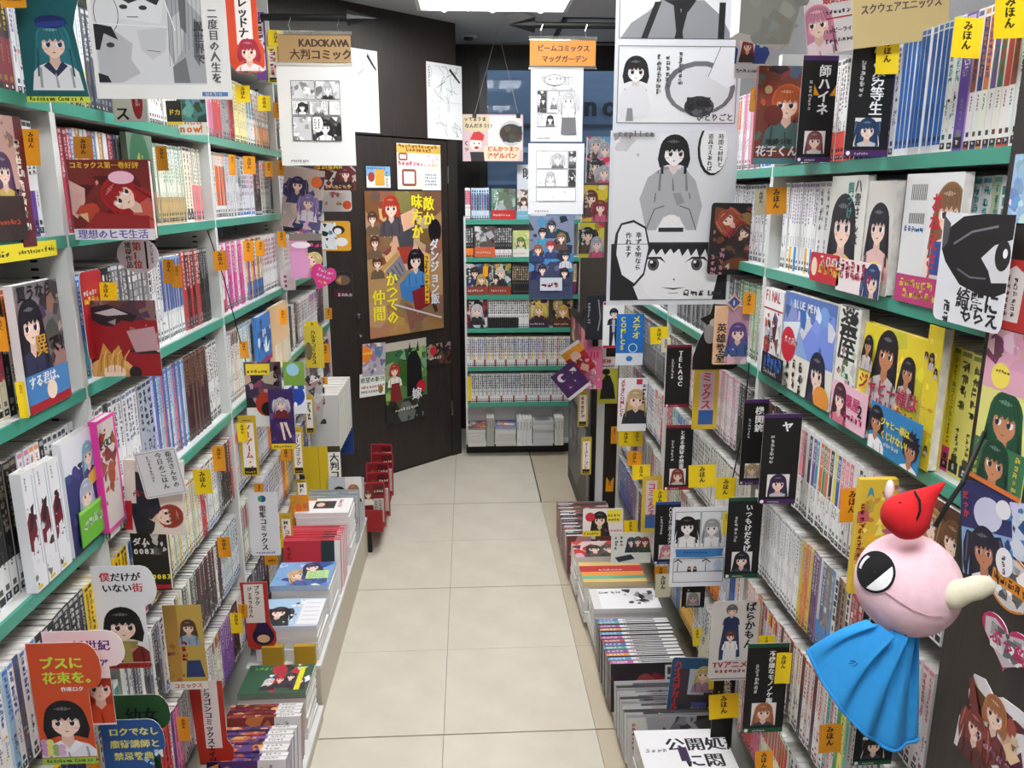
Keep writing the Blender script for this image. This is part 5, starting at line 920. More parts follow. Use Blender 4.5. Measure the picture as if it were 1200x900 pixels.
right('pale grey printed bag standing on the top of the right bookcase', (868, -40, 948, 52), lambda A: A.busy(0, 0, 1, 1, [(136, 136, 128), (130, 131, 126), (140, 138, 130)], 8), 'pale grey bag', base=(134, 134, 128), plane=PY(1.45), thick=.05, name='paper_bag', cat='bag', outline=[(.0, .15), (.75, 0), (1, 1), (0, 1)])
right('pink-haired girl card with red lettering above the top right shelf', (944, -14, 1003, 63), lambda A: (A.girl(.25, .5, .22, (230, 150, 180), (240, 220, 230)), A.text('最終話。', .36, .78, .17, (190, 30, 44)), A.fake(.4, .6, .08, 6, (60, 60, 60), False), A.rect(.4, .53, .95, .55, (190, 30, 44)), A.text('ハッピーライフ', .34, .32, .095, BK), A.fake(.36, .16, .08, 7, (60, 60, 60), False)), 'pink-haired girl card', base=(232, 226, 228), roll=-.17, group=G_POP, plane=PY(1.5))
right('beige sign with large brown kana standing on the right bookcase', (1000, -45, 1112, 51), lambda A: (A.text('スクウェアエニックス', .08, .42, .1, (90, 70, 80), sx=.85),), 'beige kana sign', base=(206, 184, 130), roll=-.12, plane=PY(1.25), name='shelf_sign', cat='sign', thick=.003)
MB_ = None
right('dark card of a crowd tumbling in red and black, over the hanging page', (831, 238, 890, 322), lambda A: (A.busy(.08, .08, .95, .95, [(60, 34, 30), (120, 60, 40), (30, 22, 24), (160, 110, 80)], 22), A.girl(.32, .78, .12, (180, 80, 50), (170, 30, 44), rot=.8), A.girl(.7, .6, .1, (90, 50, 40), (50, 30, 30), rot=-.6), A.fake(.06, .3, .11, 6, (220, 150, 170)), A.fake(.22, .4, .11, 7, (220, 150, 170)), A.text('4', .36, .08, .16, (200, 200, 206))), 'dark tumbling crowd card', base=(30, 24, 26), plane=PY(1.93), outline=rr_outline(.06), roll=.02, group=G_POP)
# top right shelf
right('orange and teal cover of a boy with a torn cap', (886, 77, 943, 192), lambda A: (A.rect(0, 0, 1, 1, (120, 60, 48)), A.busy(0, .1, 1, 1, [(150, 70, 50), (70, 110, 116), (60, 30, 36), (190, 100, 60)], 24), A.girl(.62, .62, .24, (206, 100, 44), (80, 110, 110), long=False), A.ell(.35, .5, .2, .2, (110, 44, 40)), A.ell(.22, .76, .08, .08, (210, 190, 130)), A.rect(0, 0, 1, .06, (80, 130, 140)), A.text('地縛少年', .22, .2, .14, (30, 24, 26)), A.text('花子くん', .03, .09, .22, WH)), 'orange boy cover', base=(120, 60, 48), name='comic_book', cat='book', thick=.012, plane=PR(950, 77, 192))
PURP = (74, 36, 96); MAR = (140, 24, 60); GRD = (26, 84, 60); BLD = (30, 80, 150); RDD = (150, 34, 44)
for px, t, stp, hr, lb, sh in (
    ((937, 65, 978, 190), '師ハイネ', PURP, (150, 90, 90), 'black divider with white lettering and small girl portrait, beside the orange boy cover', 'black girl-portrait divider'),
    ((995, 36, 1046, 183), '校の劣等生', PURP, (40, 70, 110), 'tall black divider with a blue-haired portrait, top right shelf', 'black blue-haired divider'),
    ((780, 404, 809, 477), 'TÉLAGC', MAR, None, 'black maroon-edged divider with white Latin capitals, third right shelf', 'black Latin-lettered divider'),
    ((779, 498, 811, 574), 'とある魔術の禁書', RDD, (160, 70, 60), 'black red-edged divider with white kana and a red-haired portrait', 'black red-edged divider'),
    ((869, 468, 898, 568), '機関銃', PURP, (200, 180, 130), 'black divider with a pale-haired portrait, just left of the wide yellow tag', 'black pale-haired divider'),
    ((892, 485, 936, 590), 'ヤ', PURP, (60, 40, 90), 'black divider half covered by a wide yellow tag, fourth right shelf', 'black wide-tag divider'),
    ((851, 583, 891, 677), 'いつもけだるげ', GRD, (30, 30, 44), 'black green-edged divider with large white kana beside the strip page', 'black green-edged divider'),
    ((767, 588, 796, 661), 'ハッピーシュガーライフ', BLD, (230, 150, 180), 'black blue-edged divider with a pink-haired portrait', 'black blue-edged divider'),
    ((873, 754, 921, 858), '不機嫌なモノノケ庵', GRD, (200, 120, 80), 'black green-edged divider with an orange-haired portrait, lower right shelf', 'black orange-haired divider'),
    ((834, 786, 859, 892), '区監察課', (190, 120, 60), (230, 200, 90), 'black gold-edged divider with a blond portrait by the low stacks', 'black blond-portrait divider'),
    ((1004, 800, 1050, 896), '', GRD, (40, 34, 36), 'black green-edged divider with a dark-haired man portrait under the blue cape', 'black man-portrait divider'),
    ((799, 684, 826, 712), '', (40, 60, 90), (190, 190, 190), 'small black divider with a silver portrait under the strip page', 'small silver-portrait divider'),
    ((1009, 706, 1040, 780), '', GRD, None, 'black green-edged divider hidden behind the hanging plush', 'hidden green-edged divider')):
    right(lb, px, black_div(t, stp, hr, top=(200, 200, 206) if stp != GRD else (60, 70, 90)), sh, name='divider_card', base=(17, 16, 18), group=G_DIV, outline=rr_outline(.05, .4))
right('yellow and blue framed divider with pink kana, third right shelf', (812, 432, 841, 503), lambda A: (A.rect(.25, .08, .85, .95, (216, 190, 200)), A.rect(.25, .08, .85, .32, (50, 100, 170)), A.text('ミックス', .32, .94, .42, (200, 60, 80), True, .9)), 'pink kana divider', base=(224, 190, 50), name='divider_card', group=G_DIV)
right('yellow and blue framed divider with red lettering on the fifth right shelf', (752, 558, 775, 624), lambda A: (A.rect(.2, .08, .75, .92, (216, 206, 214)), A.rect(.2, .08, .75, .32, (60, 100, 160)), A.text('コミックス', .28, .88, .4, (200, 60, 70), True, .9)), 'red-lettered blue-footed divider', base=(206, 180, 60), name='divider_card', group=G_DIV)
right('blue divider with yellow kana and Latin capitals', (722, 368, 754, 428), lambda A: (A.rect(0, .0, 1, .24, (226, 232, 240)), A.text('メテオ', .58, .97, .3, (236, 226, 50), True, .95), A.text('COMICS', .16, .95, .24, (236, 226, 50), True, .86), A.ell(.62, .34, .17, .17, (220, 230, 240)), A.ell(.62, .34, .14, .14, (30, 110, 190)), A.ell(.5, .13, .12, .1, (40, 120, 190))), 'blue capitals divider', base=(30, 112, 196), name='divider_card', group=G_DIV)
right('white card with a blond girl and red Latin lettering', (724, 443, 758, 505), lambda A: (A.girl(.62, .6, .24, (226, 190, 140), (40, 40, 50)), A.text('メテオCOMICS', .08, .97, .17, (200, 30, 60), True, .85), A.fake(.82, .9, .14, 5, (30, 30, 40)), A.rect(.62, .88, .82, .98, (200, 40, 60))), 'white blond-girl card', base=(230, 230, 234), group=G_POP)
right('yellow card with a black caped silhouette', (701, 418, 724, 473), lambda A: (A.rect(0, 0, 1, .75, (206, 204, 60)), A.poly([(.1, .1), (.2, .5), (.4, .62), (.6, .6), (.8, .4), (.9, .1)], (26, 26, 28)), A.ell(.4, .68, .2, .16, (26, 26, 28)), A.text('邪神', .12, .86, .26, (190, 40, 50)), A.fake(.1, .78, .1, 7, BK, False)), 'yellow silhouette card', base=(232, 230, 224), group=G_POP)
right('pink card with large white lettering at the far right shelf', (687, 406, 706, 456), lambda A: (A.text('川', .2, .72, .55, (190, 30, 80)), A.fake(.2, .7, .45, 4, WH), A.busy(.6, 0, 1, 1, [(240, 200, 210), (210, 80, 120)], 5)), 'pink lettered card', base=(220, 110, 150), group=G_POP, plane=PY(3.3))
right('dark navy card with pale drawing at the far right shelf', (686, 346, 711, 398), lambda A: (A.fake(.1, .85, .14, 7, (190, 190, 200)), A.line([(.6, .9), (.7, .5), (.6, .2)], .06, (150, 150, 160)), A.line([(.8, .8), (.85, .3)], .05, (110, 110, 124))), 'dark navy card', base=(28, 32, 44), group=G_POP, plane=PY(3.25), outline=rr_outline(.06))
right('white comic with a black-jacketed figure at the far right shelf', (707, 354, 731, 408), lambda A: (A.rect(0, .94, 1, 1, (180, 30, 40)), A.rect(0, 0, 1, .06, (190, 34, 44)), A.girl(.5, .76, .16, (26, 24, 28), (30, 30, 36), long=False), A.poly([(.3, .5), (.7, .5), (.75, .06), (.6, .06), (.52, .35), (.44, .06), (.3, .06)], (30, 28, 34)), A.poly([(.42, .62), (.58, .62), (.56, .35), (.44, .35)], (190, 190, 196))), 'white black-jacket comic', name='comic_book', cat='book', thick=.012, plane=PY(3.1))
right('tilted purple and white pouch with a silver rim poking into the aisle', (653, 428, 685, 464), lambda A: (A.rect(0, .0, 1, .1, (214, 212, 214)), A.ell(.3, .75, .16, .16, (220, 216, 226)), A.busy(.2, .2, .9, .8, [(70, 30, 90), (90, 44, 110), (200, 200, 210)], 8)), 'tilted purple pouch', base=(66, 28, 84), name='pouch', cat='pouch', plane=PY(3.2), roll=-.68, group=G_POP)
right('tilted red and orange pouch behind the purple one', (664, 402, 690, 440), lambda A: (A.rect(0, .65, 1, 1, (226, 150, 40)), A.rect(0, .9, 1, 1, (220, 220, 222)), A.ell(.5, .6, .24, .24, (230, 190, 170)), A.busy(0, 0, 1, .5, [(170, 30, 40), (140, 24, 34), (210, 170, 160)], 8)), 'tilted red pouch', base=(180, 40, 40), name='pouch', cat='pouch', plane=PY(3.24), roll=-.6, group=G_POP)
for px, dr, lb, sh in (((688, 160, 717, 185), (100, 160, 200), 'blue cover with a silver-haired face on the far right rack', 'blue far-rack cover'), ((687, 184, 716, 214), (220, 120, 160), 'pink and yellow cover on the far right rack', 'pink far-rack cover'), ((682, 217, 712, 260), (216, 190, 40), 'yellow cover with a brown-haired girl on the far right rack', 'upper yellow far-rack cover'), ((678, 261, 708, 302), (206, 196, 60), 'yellow cover with black discs and two figures on the far right rack', 'lower yellow far-rack cover')):
    hr = {100: (200, 200, 210), 220: (60, 60, 60), 216: (120, 60, 50), 206: (40, 40, 44)}[dr[0]]
    right(lb, px, multi_art(dr, [mix(dr, WH, .5), mix(dr, BK, .3), (200, 60, 80), WH], [(.35, .65, .2, hr, (90, 70, 60)), (.72, .4, .18, (190, 190, 200) if hr[0] != 120 else (150, 50, 60), (200, 90, 120))], n=8), sh, name='comic_book', cat='book', thick=.012, plane=PY(3.35), group='covers on the far right rack')
right('strip page card with two drawn girls and a blue palm banner', (786, 594, 853, 687), lambda A: (A.frame(.06, .5, .49, .94, .008, BK), A.frame(.51, .5, .94, .94, .008, BK), A.window(.06, .5, .49, .94), A.girl(.27, .76, .12, (24, 24, 26), (246, 246, 250), skin=(252, 252, 252), eye=(60, 60, 60)), A.window(.51, .5, .94, .94), A.girl(.7, .74, .11, (190, 190, 194), (244, 244, 248), skin=(252, 252, 252), eye=(60, 60, 60)), A.rect(.84, .84, .94, .94, (190, 214, 236)), A.full(), A.poly([(.08, .48), (.92, .48), (.9, .4), (.94, .39), (.6, .37), (.1, .38)], (60, 130, 200)), A.fake(.22, .42, .05, 8, (30, 60, 120), False), A.frame(.06, .06, .94, .36, .008, BK), A.rect(.07, .19, .93, .2, (150, 150, 154)), [A.line([(x, .2), (x + .01, .32)], .012, (60, 60, 60)) for x in (.13, .62)], [A.line([(x - .07, .32), (x, .35), (x + .07, .31)], .02, (40, 40, 40)) for x in (.14, .63)], A.ell(.84, .27, .08, .1, (200, 220, 240)), A.girl(.34, .24, .02, BK, BK, simple=True), A.girl(.44, .24, .02, BK, BK, simple=True)), 'strip page card', base=(238, 240, 246), name='strip_page_card', group=G_POP, outline=rr_outline(.03))
right('white round-cornered card with a man and boy in navy robes', (832, 704, 888, 797), lambda A: (A.poly([(.2, .4), (.28, .76), (.42, .84), (.56, .76), (.64, .3), (.2, .26)], (40, 54, 96)), A.girl(.42, .88, .09, (120, 116, 116), (40, 54, 96), long=False), A.poly([(.3, .5), (.55, .5), (.56, .26), (.28, .26)], (232, 232, 234)), A.girl(.42, .56, .085, (110, 70, 50), (240, 240, 240), long=False), A.text('ばらかもん', .7, .98, .22, BK, True, .95), A.text('TVアニメ', .08, .17, .17, (180, 50, 50)), A.fake(.14, .1, .09, 8, (190, 70, 60), False), A.rect(.05, .02, .95, .03, (60, 60, 60))), 'navy robes card', base=(216, 212, 208), outline=rr_outline(.1), group=G_POP)
right('blue card with a blond girl by a screen and red kana', (783, 771, 838, 856), lambda A: (A.rect(.1, .25, .95, .85, (70, 60, 64)), A.rect(.4, .5, .75, .85, (190, 200, 206)), A.busy(.1, .1, .95, .35, [(40, 70, 100), (60, 50, 50), (90, 90, 80)], 8), A.girl(.7, .78, .12, (226, 206, 130), (176, 140, 160)), A.poly([(.5, .4), (.85, .4), (.8, .2), (.62, .2)], (80, 90, 160)), A.poly([(.62, .26), (.7, .26), (.76, .08), (.68, .08)], (240, 214, 196)), A.text('ハイスコアガール', .06, .95, .17, (220, 50, 60), True, .84), A.fake(.5, .3, .07, 6, (240, 200, 60), False)), 'blue blond-girl card', base=(40, 84, 120), outline=rr_outline(.06), roll=.06, group=G_POP)
for px, lb, sh in (((677, 458, 689, 500), 'narrow yellow-framed divider under the tilted pouches', 'upper narrow far divider'), ((681, 512, 693, 556), 'narrow yellow-framed divider beside the tall dark board', 'lower narrow far divider')):
    right(lb, px, vcard(None, '?' if px[1] < 500 else 'イースト・プレス', RED, .4, .86, .3, foot=BK, frame=(206, 180, 60)), sh, name='divider_card', base=(206, 180, 60), group=G_DIV, plane=PY(3.36))
# third right shelf: leaning covers
def oncover(label, px, draw, base, short, off, **k): return faceout(label, px, 1, draw, base=base, short=short, off=off, **k)
oncover('white cover with red Latin title and ornate armour drawing', (893, 338, 915, 455), lambda A: (A.text('FINAL', .06, .86, .3, (170, 50, 60), sx=.8), A.rect(0, .76, 1, .78, (170, 50, 60)), A.busy(.12, .15, .95, .76, [(150, 70, 50), (110, 80, 130), (200, 150, 110), (70, 40, 40), (190, 180, 190)], 24), A.fake(.3, .4, .16, 2, (40, 40, 40), False)), WH, 'armour cover', .004)
oncover('blue and white leaning cover with a dark-haired girl and red disc', (916, 348, 978, 466), lambda A: (A.rect(0, .38, 1, 1, (90, 120, 190)), A.busy(0, .38, 1, .95, [(130, 160, 220), (70, 96, 170), (220, 228, 242)], 14), A.girl(.74, .3, .11, (40, 44, 70), (60, 60, 80)), A.ell(.85, .08, .14, .1, (230, 150, 60)), A.ell(.14, .46, .15, .15, (200, 34, 56)), A.fake(.06, .46, .07, 4, WH, False), A.text('BLUE MEN', .2, .86, .09, (226, 232, 244)), A.fake(.12, .3, .08, 5, (70, 60, 60)), A.fake(.26, .34, .08, 6, (70, 60, 60)), A.fake(.4, .34, .09, 5, (40, 40, 40))), (232, 228, 216), 'blue and white leaning cover', .004)
oncover('white cover with large black kanji and green floral robe art', (979, 358, 1004, 488), lambda A: (A.text('薬', .06, .76, .86, (40, 40, 44)), A.text('屋', .06, .56, .86, (40, 40, 44)), A.busy(.3, .05, 1, .65, [(90, 130, 90), (200, 210, 190), (60, 90, 70), (190, 140, 150)], 18), A.ell(.72, .9, .2, .12, (40, 36, 44)), A.text('の', .1, .4, .22, (170, 50, 60))), (232, 232, 228), 'black kanji cover', .004)
def yel(A):
    A.rect(0, 0, 1, 1, (226, 204, 50)); A.busy(0, 0, 1, 1, [(240, 222, 90), (210, 184, 40), (236, 214, 60)], 10)
    for x, y, r in ((.42, .78, .13), (.78, .7, .08), (.2, .2, .07), (.78, .16, .07), (.12, .8, .06)): A.girl(x, y, r, (34, 30, 40), (200, 190, 190), skin=(190, 130, 90))
    A.text('ジャヒー様は', .05, .42, .16, (170, 40, 70)); A.text('くじけない!', .2, .26, .16, (170, 40, 70))
oncover('yellow comic with tan dark-haired girl, curling open on the third right shelf', (1005, 386, 1080, 512), yel, (226, 204, 50), 'yellow curling comic', .004, thick=.011, lean=-.05)
oncover('yellow comic standing behind the curling one', (1081, 380, 1099, 528), yel, (226, 204, 50), 'yellow standing comic', .004)
right('blue title card with two small figures at the third right shelf edge', (1017, 482, 1080, 542), lambda A: (A.girl(.14, .62, .11, (34, 30, 44), (240, 240, 244), skin=(190, 130, 90), long=False), A.girl(.84, .42, .11, (34, 30, 44), (240, 240, 244), skin=(190, 130, 90), long=False), A.text('ジャヒー様は', .24, .62, .095, (240, 220, 50)), A.text('くじけない!', .26, .36, .1, (240, 220, 50)), A.fake(.34, .2, .05, 6, WH, False)), 'blue title card', base=(44, 130, 190), plane=AR(.012), group=G_POP)
right('pink title card with a small girl face at the third right shelf edge', (973, 452, 1016, 503), lambda A: (A.girl(.25, .6, .14, (90, 40, 60), (220, 120, 150)), A.text('薬屋', .42, .5, .2, (200, 50, 110)), A.text('2', .78, .4, .22, (40, 30, 36)), A.fake(.4, .2, .1, 5, (200, 50, 110), False)), 'pink title card', base=(236, 190, 208), plane=AR(.012), group=G_POP)
right('black display card with blue lettering under the armour cover', (892, 416, 917, 444), lambda A: (A.fake(.1, .6, .16, 5, (60, 120, 220), False), A.fake(.1, .35, .16, 5, (60, 120, 220), False), A.fake(.1, .1, .1, 6, (200, 200, 200), False)), 'black blue-lettered card', base=(20, 20, 28), plane=AR(.012), group=G_POP)
# second right shelf covers
oncover('pale cover with a long-black-haired girl in a yellow top', (972, 206, 1013, 303), lambda A: (A.girl(.42, .56, .26, (34, 36, 48), (226, 200, 120)), A.text('八雲さんは', .7, .97, .17, (60, 60, 66), True), A.text('餌づけ', .5, .95, .16, (70, 150, 140), True)), (226, 226, 218), 'black-haired yellow-top cover', .004)
oncover('pale cover of the same black-haired girl partly behind grey spines', (1014, 212, 1046, 318), lambda A: (A.girl(.5, .6, .28, (34, 36, 48), (230, 190, 190)), A.ell(.5, .2, .3, .2, (236, 214, 120))), (214, 210, 204), 'second black-haired cover', .004)
oncover('white cover with red vertical kana and a tall girl in blue', (1056, 203, 1122, 348), lambda A: (A.rect(0, .22, .45, .98, (226, 226, 228)), [A.rect(.12 + i * .03, .8, .135 + i * .03, .92, (60, 60, 60)) for i in range(10)], [A.rect(.12 + i * .03, .62, .135 + i * .03, .7, (60, 60, 60)) for i in range(10)], A.fake(.05, .55, .07, 5, (40, 120, 180), False), A.girl(.82, .72, .18, (150, 110, 70), (240, 220, 210)), A.poly([(.6, .5), (.8, .5), (.85, .25), (.6, .25)], (60, 80, 150)), A.text('おねえさん', .52, .86, .19, (200, 40, 60), True), A.rect(0, 0, 1, .22, (190, 60, 120)), A.fake(.08, .12, .1, 6, (236, 220, 70), False), A.fake(.16, .04, .1, 6, (236, 220, 70), False)), (230, 230, 232), 'red kana cover', .004)
right('red title card with white kana at the second right shelf edge', (949, 297, 984, 332), lambda A: (A.fake(.35, .55, .18, 4, WH, False), A.fake(.3, .25, .18, 4, (250, 220, 80), False), A.ell(.15, .5, .1, .14, (240, 220, 190))), 'red title card', base=(196, 36, 54), plane=AR(.012), outline=rr_outline(.08), group=G_POP)
right('white and pink title card with a blue-haired girl at the second right shelf edge', (980, 306, 1031, 346), lambda A: (A.girl(.85, .5, .12, (50, 70, 120), (190, 70, 80)), A.fake(.08, .65, .12, 5, (190, 60, 90), False), A.fake(.08, .4, .12, 6, (190, 60, 90), False), A.text('5', .6, .6, .14, (190, 60, 90))), 'white pink-lettered card', base=(238, 226, 228), plane=AR(.012), group=G_POP)
oncover('peach cover lettered in black with a purple-haired girl, third right shelf', (838, 359, 877, 427), lambda A: (A.rect(.35, .0, 1, 1, (190, 150, 170)), A.girl(.68, .55, .2, (110, 80, 150), (60, 90, 140)), A.busy(.4, 0, 1, .4, [(70, 80, 150), (220, 180, 190)], 6), A.text('英雄教室', .04, .72, .3, (30, 26, 40), True)), (236, 190, 150), 'black kanji peach cover', .03, plane=PR(877, 359, 427))
right('black cut-out card shaped like a seated hatted figure', (813, 356, 872, 433), lambda A: (A.ell(.32, .55, .12, .2, (150, 150, 150)), A.ell(.4, .72, .1, .08, (200, 196, 190))), 'black cut-out card', base=(14, 13, 14), outline=[(0, 0), (.8, 0), (.9, .05), (.9, .2), (.6, .4), (.55, .7), (.8, .85), (.7, .98), (.35, 1), (.3, .85), (.1, .78), (.25, .68), (.1, .45), (0, .2)], group=G_POP)
right('peach diamond badge with a blue centre above the peach cover', (851, 345, 870, 364), lambda A: (A.poly([(.5, .12), (.88, .5), (.5, .88), (.12, .5)], (60, 84, 150)), A.text('I', .44, .34, .4, WH)), 'peach diamond badge', base=(226, 176, 140), outline=[(.5, 0), (1, .5), (.5, 1), (0, .5)], plane=PY(PR(877, 359, 427).p0.y - .012), group=G_POP)
right('yellow comic with a star and crowd behind the plush, fourth right shelf', (1002, 562, 1046, 695), lambda A: (A.busy(0, .2, 1, .95, [(236, 200, 60), (200, 150, 60), (190, 100, 120), (240, 220, 120)], 18), A.poly([(.2, .84), (.3, .88), (.4, .84), (.34, .92), (.26, .94)], (60, 150, 170)), A.fake(.06, .8, .16, 9, (180, 40, 40))), 'yellow star comic', base=(226, 190, 60), name='comic_book', cat='book', thick=.012)
oncover('brown comic with tawny-haired figures behind the plush, fourth right shelf', (1075, 590, 1138, 665), lambda A: (A.busy(0, 0, 1, 1, [(110, 70, 50), (70, 44, 36), (170, 120, 80)], 14), A.girl(.3, .5, .16, (190, 140, 90), (90, 60, 50)), A.girl(.7, .5, .16, (120, 80, 50), (70, 60, 60)), A.fake(.2, .95, .1, 3, WH)), (80, 50, 40), 'brown pair comic', .004)
# column stickers (flat on the dark column)
CPL = Plane((XR - .012, 0, 0), -math.pi / 2)
def stick(label, px, draw, short, **k): return sheet('sticker', label, 'sticker', CPL, px, draw, short=short, out=.0015, group='stickers on the dark column', **k)
right('white rounded plate with a black-haired face drawn large', (1099, 250, 1182, 385), lambda A: (A.poly([(.02, .66), (.1, .86), (.3, .97), (.6, 1), (1, 1), (1, .36), (.85, .3), (.62, .31), (.36, .36), (.22, .46), (.1, .55)], (18, 16, 20)), A.poly([(.0, .98), (.12, .9), (.1, .72), (.02, .66)], (80, 78, 84)), A.poly([(.62, .62), (.78, .74), (1, .8), (1, .44), (.8, .42), (.74, .52)], (216, 214, 220)), A.ell(.9, .66, .1, .13, (30, 28, 34)), A.ell(.93, .68, .03, .04, (240, 240, 244)), A.line([(.2, .72), (.45, .84), (.8, .9)], .02, (120, 120, 128)), A.line([(.3, .5), (.5, .44), (.72, .45)], .016, (110, 110, 118)), A.text('綺麗に', .34, .17, .2, (30, 30, 34)), A.text('もらえ', .42, .05, .18, (30, 30, 34)), A.fake(.16, .22, .12, 2, (30, 30, 34))), 'white black-haired plate', base=(226, 228, 234), outline=rr_outline(.08), plane=AR(.03), name='character_plate', group=G_POP)
stick('red sticker with a white speech panel on the dark column', (1162, 304, 1215, 388), lambda A: (A.poly([(.25, .12), (.7, .12), (.75, .8), (.5, .92), (.25, .8)], (236, 228, 224)), A.fake(.34, .78, .1, 6, (60, 50, 50)), A.fake(.5, .78, .1, 6, (60, 50, 50))), 'red speech sticker', base=(196, 56, 52))
stick('pink sticker with ink drawings and a yellow bubble on the dark column', (1156, 388, 1210, 462), lambda A: (A.busy(0, .4, 1, 1, [(220, 160, 180), (120, 60, 80), (240, 210, 220)], 12), A.ell(.4, .25, .22, .2, (240, 220, 90)), A.fake(.28, .3, .06, 5, (120, 60, 60), False)), 'pink ink sticker', base=(226, 170, 190))
stick('pale yellow sticker of a green-haired tan face on the dark column', (1143, 459, 1208, 578), lambda A: (A.rect(0, .5, 1, 1, (224, 220, 130)), A.girl(.52, .72, .24, (30, 90, 60), (240, 240, 236), skin=(200, 140, 100)), A.rect(0, .05, 1, .46, (60, 120, 80)), A.girl(.45, .26, .2, (26, 80, 56), (200, 150, 110), skin=(206, 146, 104)), A.fake(.06, .44, .09, 8, (236, 220, 90)), A.fake(.82, .44, .09, 8, (236, 220, 90)), A.rect(0, 0, 1, .05, (220, 120, 60))), 'green-haired sticker', base=(224, 220, 130))
stick('tilted night-sky sticker of a tan dark-haired face', (1126, 566, 1190, 682), lambda A: (A.rect(0, .5, 1, 1, (40, 44, 100)), A.ell(.55, .68, .28, .22, (200, 206, 230)), A.rect(0, 0, 1, .5, (130, 170, 216)), A.girl(.45, .3, .2, (36, 34, 60), (240, 240, 244), skin=(190, 130, 96)), A.ell(.86, .76, .14, .12, (230, 232, 240)), A.text('だっか', .06, .9, .12, (210, 60, 60), True), A.ell(.85, .24, .16, .18, (236, 238, 242)), A.fake(.8, .32, .08, 3, (60, 60, 70))), 'night-sky sticker', base=(130, 170, 216), roll=-.26)
stick('blue and white sticker at the right edge above the round one', (1176, 590, 1230, 660), lambda A: (A.busy(0, 0, 1, 1, [(60, 120, 190), (220, 226, 234), (30, 70, 130)], 12),), 'blue and white sticker', base=(200, 214, 230), roll=-.3)
stick('round grey sticker with an orange rim and lettering', (1156, 650, 1216, 719), lambda A: (A.ell(.5, .5, .46, .46 * A.h / A.w, (210, 208, 206)), A.busy(.15, .15, .85, .85, [(160, 160, 162), (230, 230, 230), (90, 90, 92)], 12), A.rect(.12, .36, .88, .6, (214, 140, 40)), A.fake(.14, .4, .15, 5, (100, 50, 30), False)), 'round orange-rimmed sticker', outline=round_outline(), base=(206, 130, 50))
stick('heart sticker with magenta rim and lettering on the dark column', (1146, 729, 1218, 792), lambda A: (A.poly([(.5, .08), (.9, .5), (.93, .8), (.75, .9), (.5, .76), (.25, .9), (.07, .8), (.1, .5)], (196, 190, 194)), A.busy(.2, .3, .8, .8, [(150, 150, 154), (226, 224, 226), (90, 86, 90)], 12), A.text('ぶっ殺', .2, .44, .22, (190, 24, 90))), 'magenta heart sticker', outline=heart_outline(), base=(190, 40, 100))
stick('white cut-out sticker of red-brown figures and ribbons at the bottom right', (1120, 803, 1215, 925), lambda A: (A.busy(.12, .1, .92, .85, [(110, 40, 44), (150, 70, 60), (90, 26, 34), (214, 180, 160)], 26), A.girl(.5, .72, .12, (190, 120, 70), (110, 40, 44), long=False), A.girl(.28, .4, .11, (150, 60, 50), (90, 30, 36)), A.poly([(.1, .85), (.16, .9), (.3, .6), (.2, .5)], (120, 44, 40)), A.fake(.3, .3, .1, 5, (220, 160, 190), False)), 'red-brown figures sticker', outline=[(0, 0), (1, 0), (1, 1), (.75, .98), (.55, .95), (.45, .88), (.3, .97), (.14, .92), (.1, .7), (.14, .5), (.02, .35)], base=(232, 228, 230))
stick('pale blue mottled sticker at the right edge above the plate', (1186, 180, 1225, 262), lambda A: A.busy(0, 0, 1, 1, [(170, 200, 226), (120, 160, 200), (220, 232, 240)], 14), 'pale blue sticker', base=(160, 190, 220))
# string for the plate and thin black cords
def cord(label, pts, r=.0016): 
    o = MB().tube(pts, r, 6).build('cord', M['rubber']); tag(o, uniq(label), 'cord'); return o
cord('thin black cord hanging down the left shelf edge past the orange tags', [Plane.pt(AL(.004), *AL(.004).hit(x, y)) for x, y in ((243, 270), (262, 325), (276, 378), (288, 424))])
cord('thin black cord hanging from the second right bookcase edge', [AR(.004).pt(*AR(.004).hit(x, y)) for x, y in ((878, 425), (871, 500), (861, 550), (857, 566))])
# ================================================================== DISPLAY PILES ON THE PLINTHS
G_FILE = 'comics filed on edge along the plinths'; G_FLAT = 'comics lying flat on the plinths'
def file_book(label, x0, x1, y, z, h, t, lean, front, spine, draw=None, spine_draw=None):
    w = x1 - x0; A = Art(w, h)
    if draw: draw(A)
    v, f, c = [], [], []
    boxfc(v, f, c, -w / 2, 0, 0, w / 2, .0009, h, [front] * 6); A.emit(v, f, c, -w / 2, 0)
    boxfc(v, f, c, -w / 2, t - .0009, 0, w / 2, t, h, [mix(front, WH, .4)] * 6); boxfc(v, f, c, -w / 2, .0009, h - .0009, w / 2, t - .0009, h, [spine] * 6)
    B = Art(w, t)
    if spine_draw: spine_draw(B)
    vv, ff, cc = [], [], []; B.emit(vv, ff, cc, -w / 2, 0); n = len(v); v += [(p[0], p[2], h - p[1]) for p in vv]; f += [tuple(n + k for k in q) for q in ff]; c += cc
    o = link('filed_volume', colmesh('filed_volume', v, f, c, M['gloss'])); o.location = ((x0 + x1) / 2, y, z); o.rotation_euler = (-lean, 0, 0)
    MB().box(-w / 2 + .0015, .001, .0015, w / 2 - .0015, t - .001, h - .001).build('page_block', M['pages'], o)
    tag(o, uniq(label), 'book', G_FILE); return o
ON = ['front', 'second', 'third', 'fourth', 'fifth', 'sixth', 'seventh', 'eighth', 'ninth', 'tenth', 'eleventh', 'twelfth', 'thirteenth', 'fourteenth', 'fifteenth', 'sixteenth', 'seventeenth', 'eighteenth', 'nineteenth', 'twentieth']
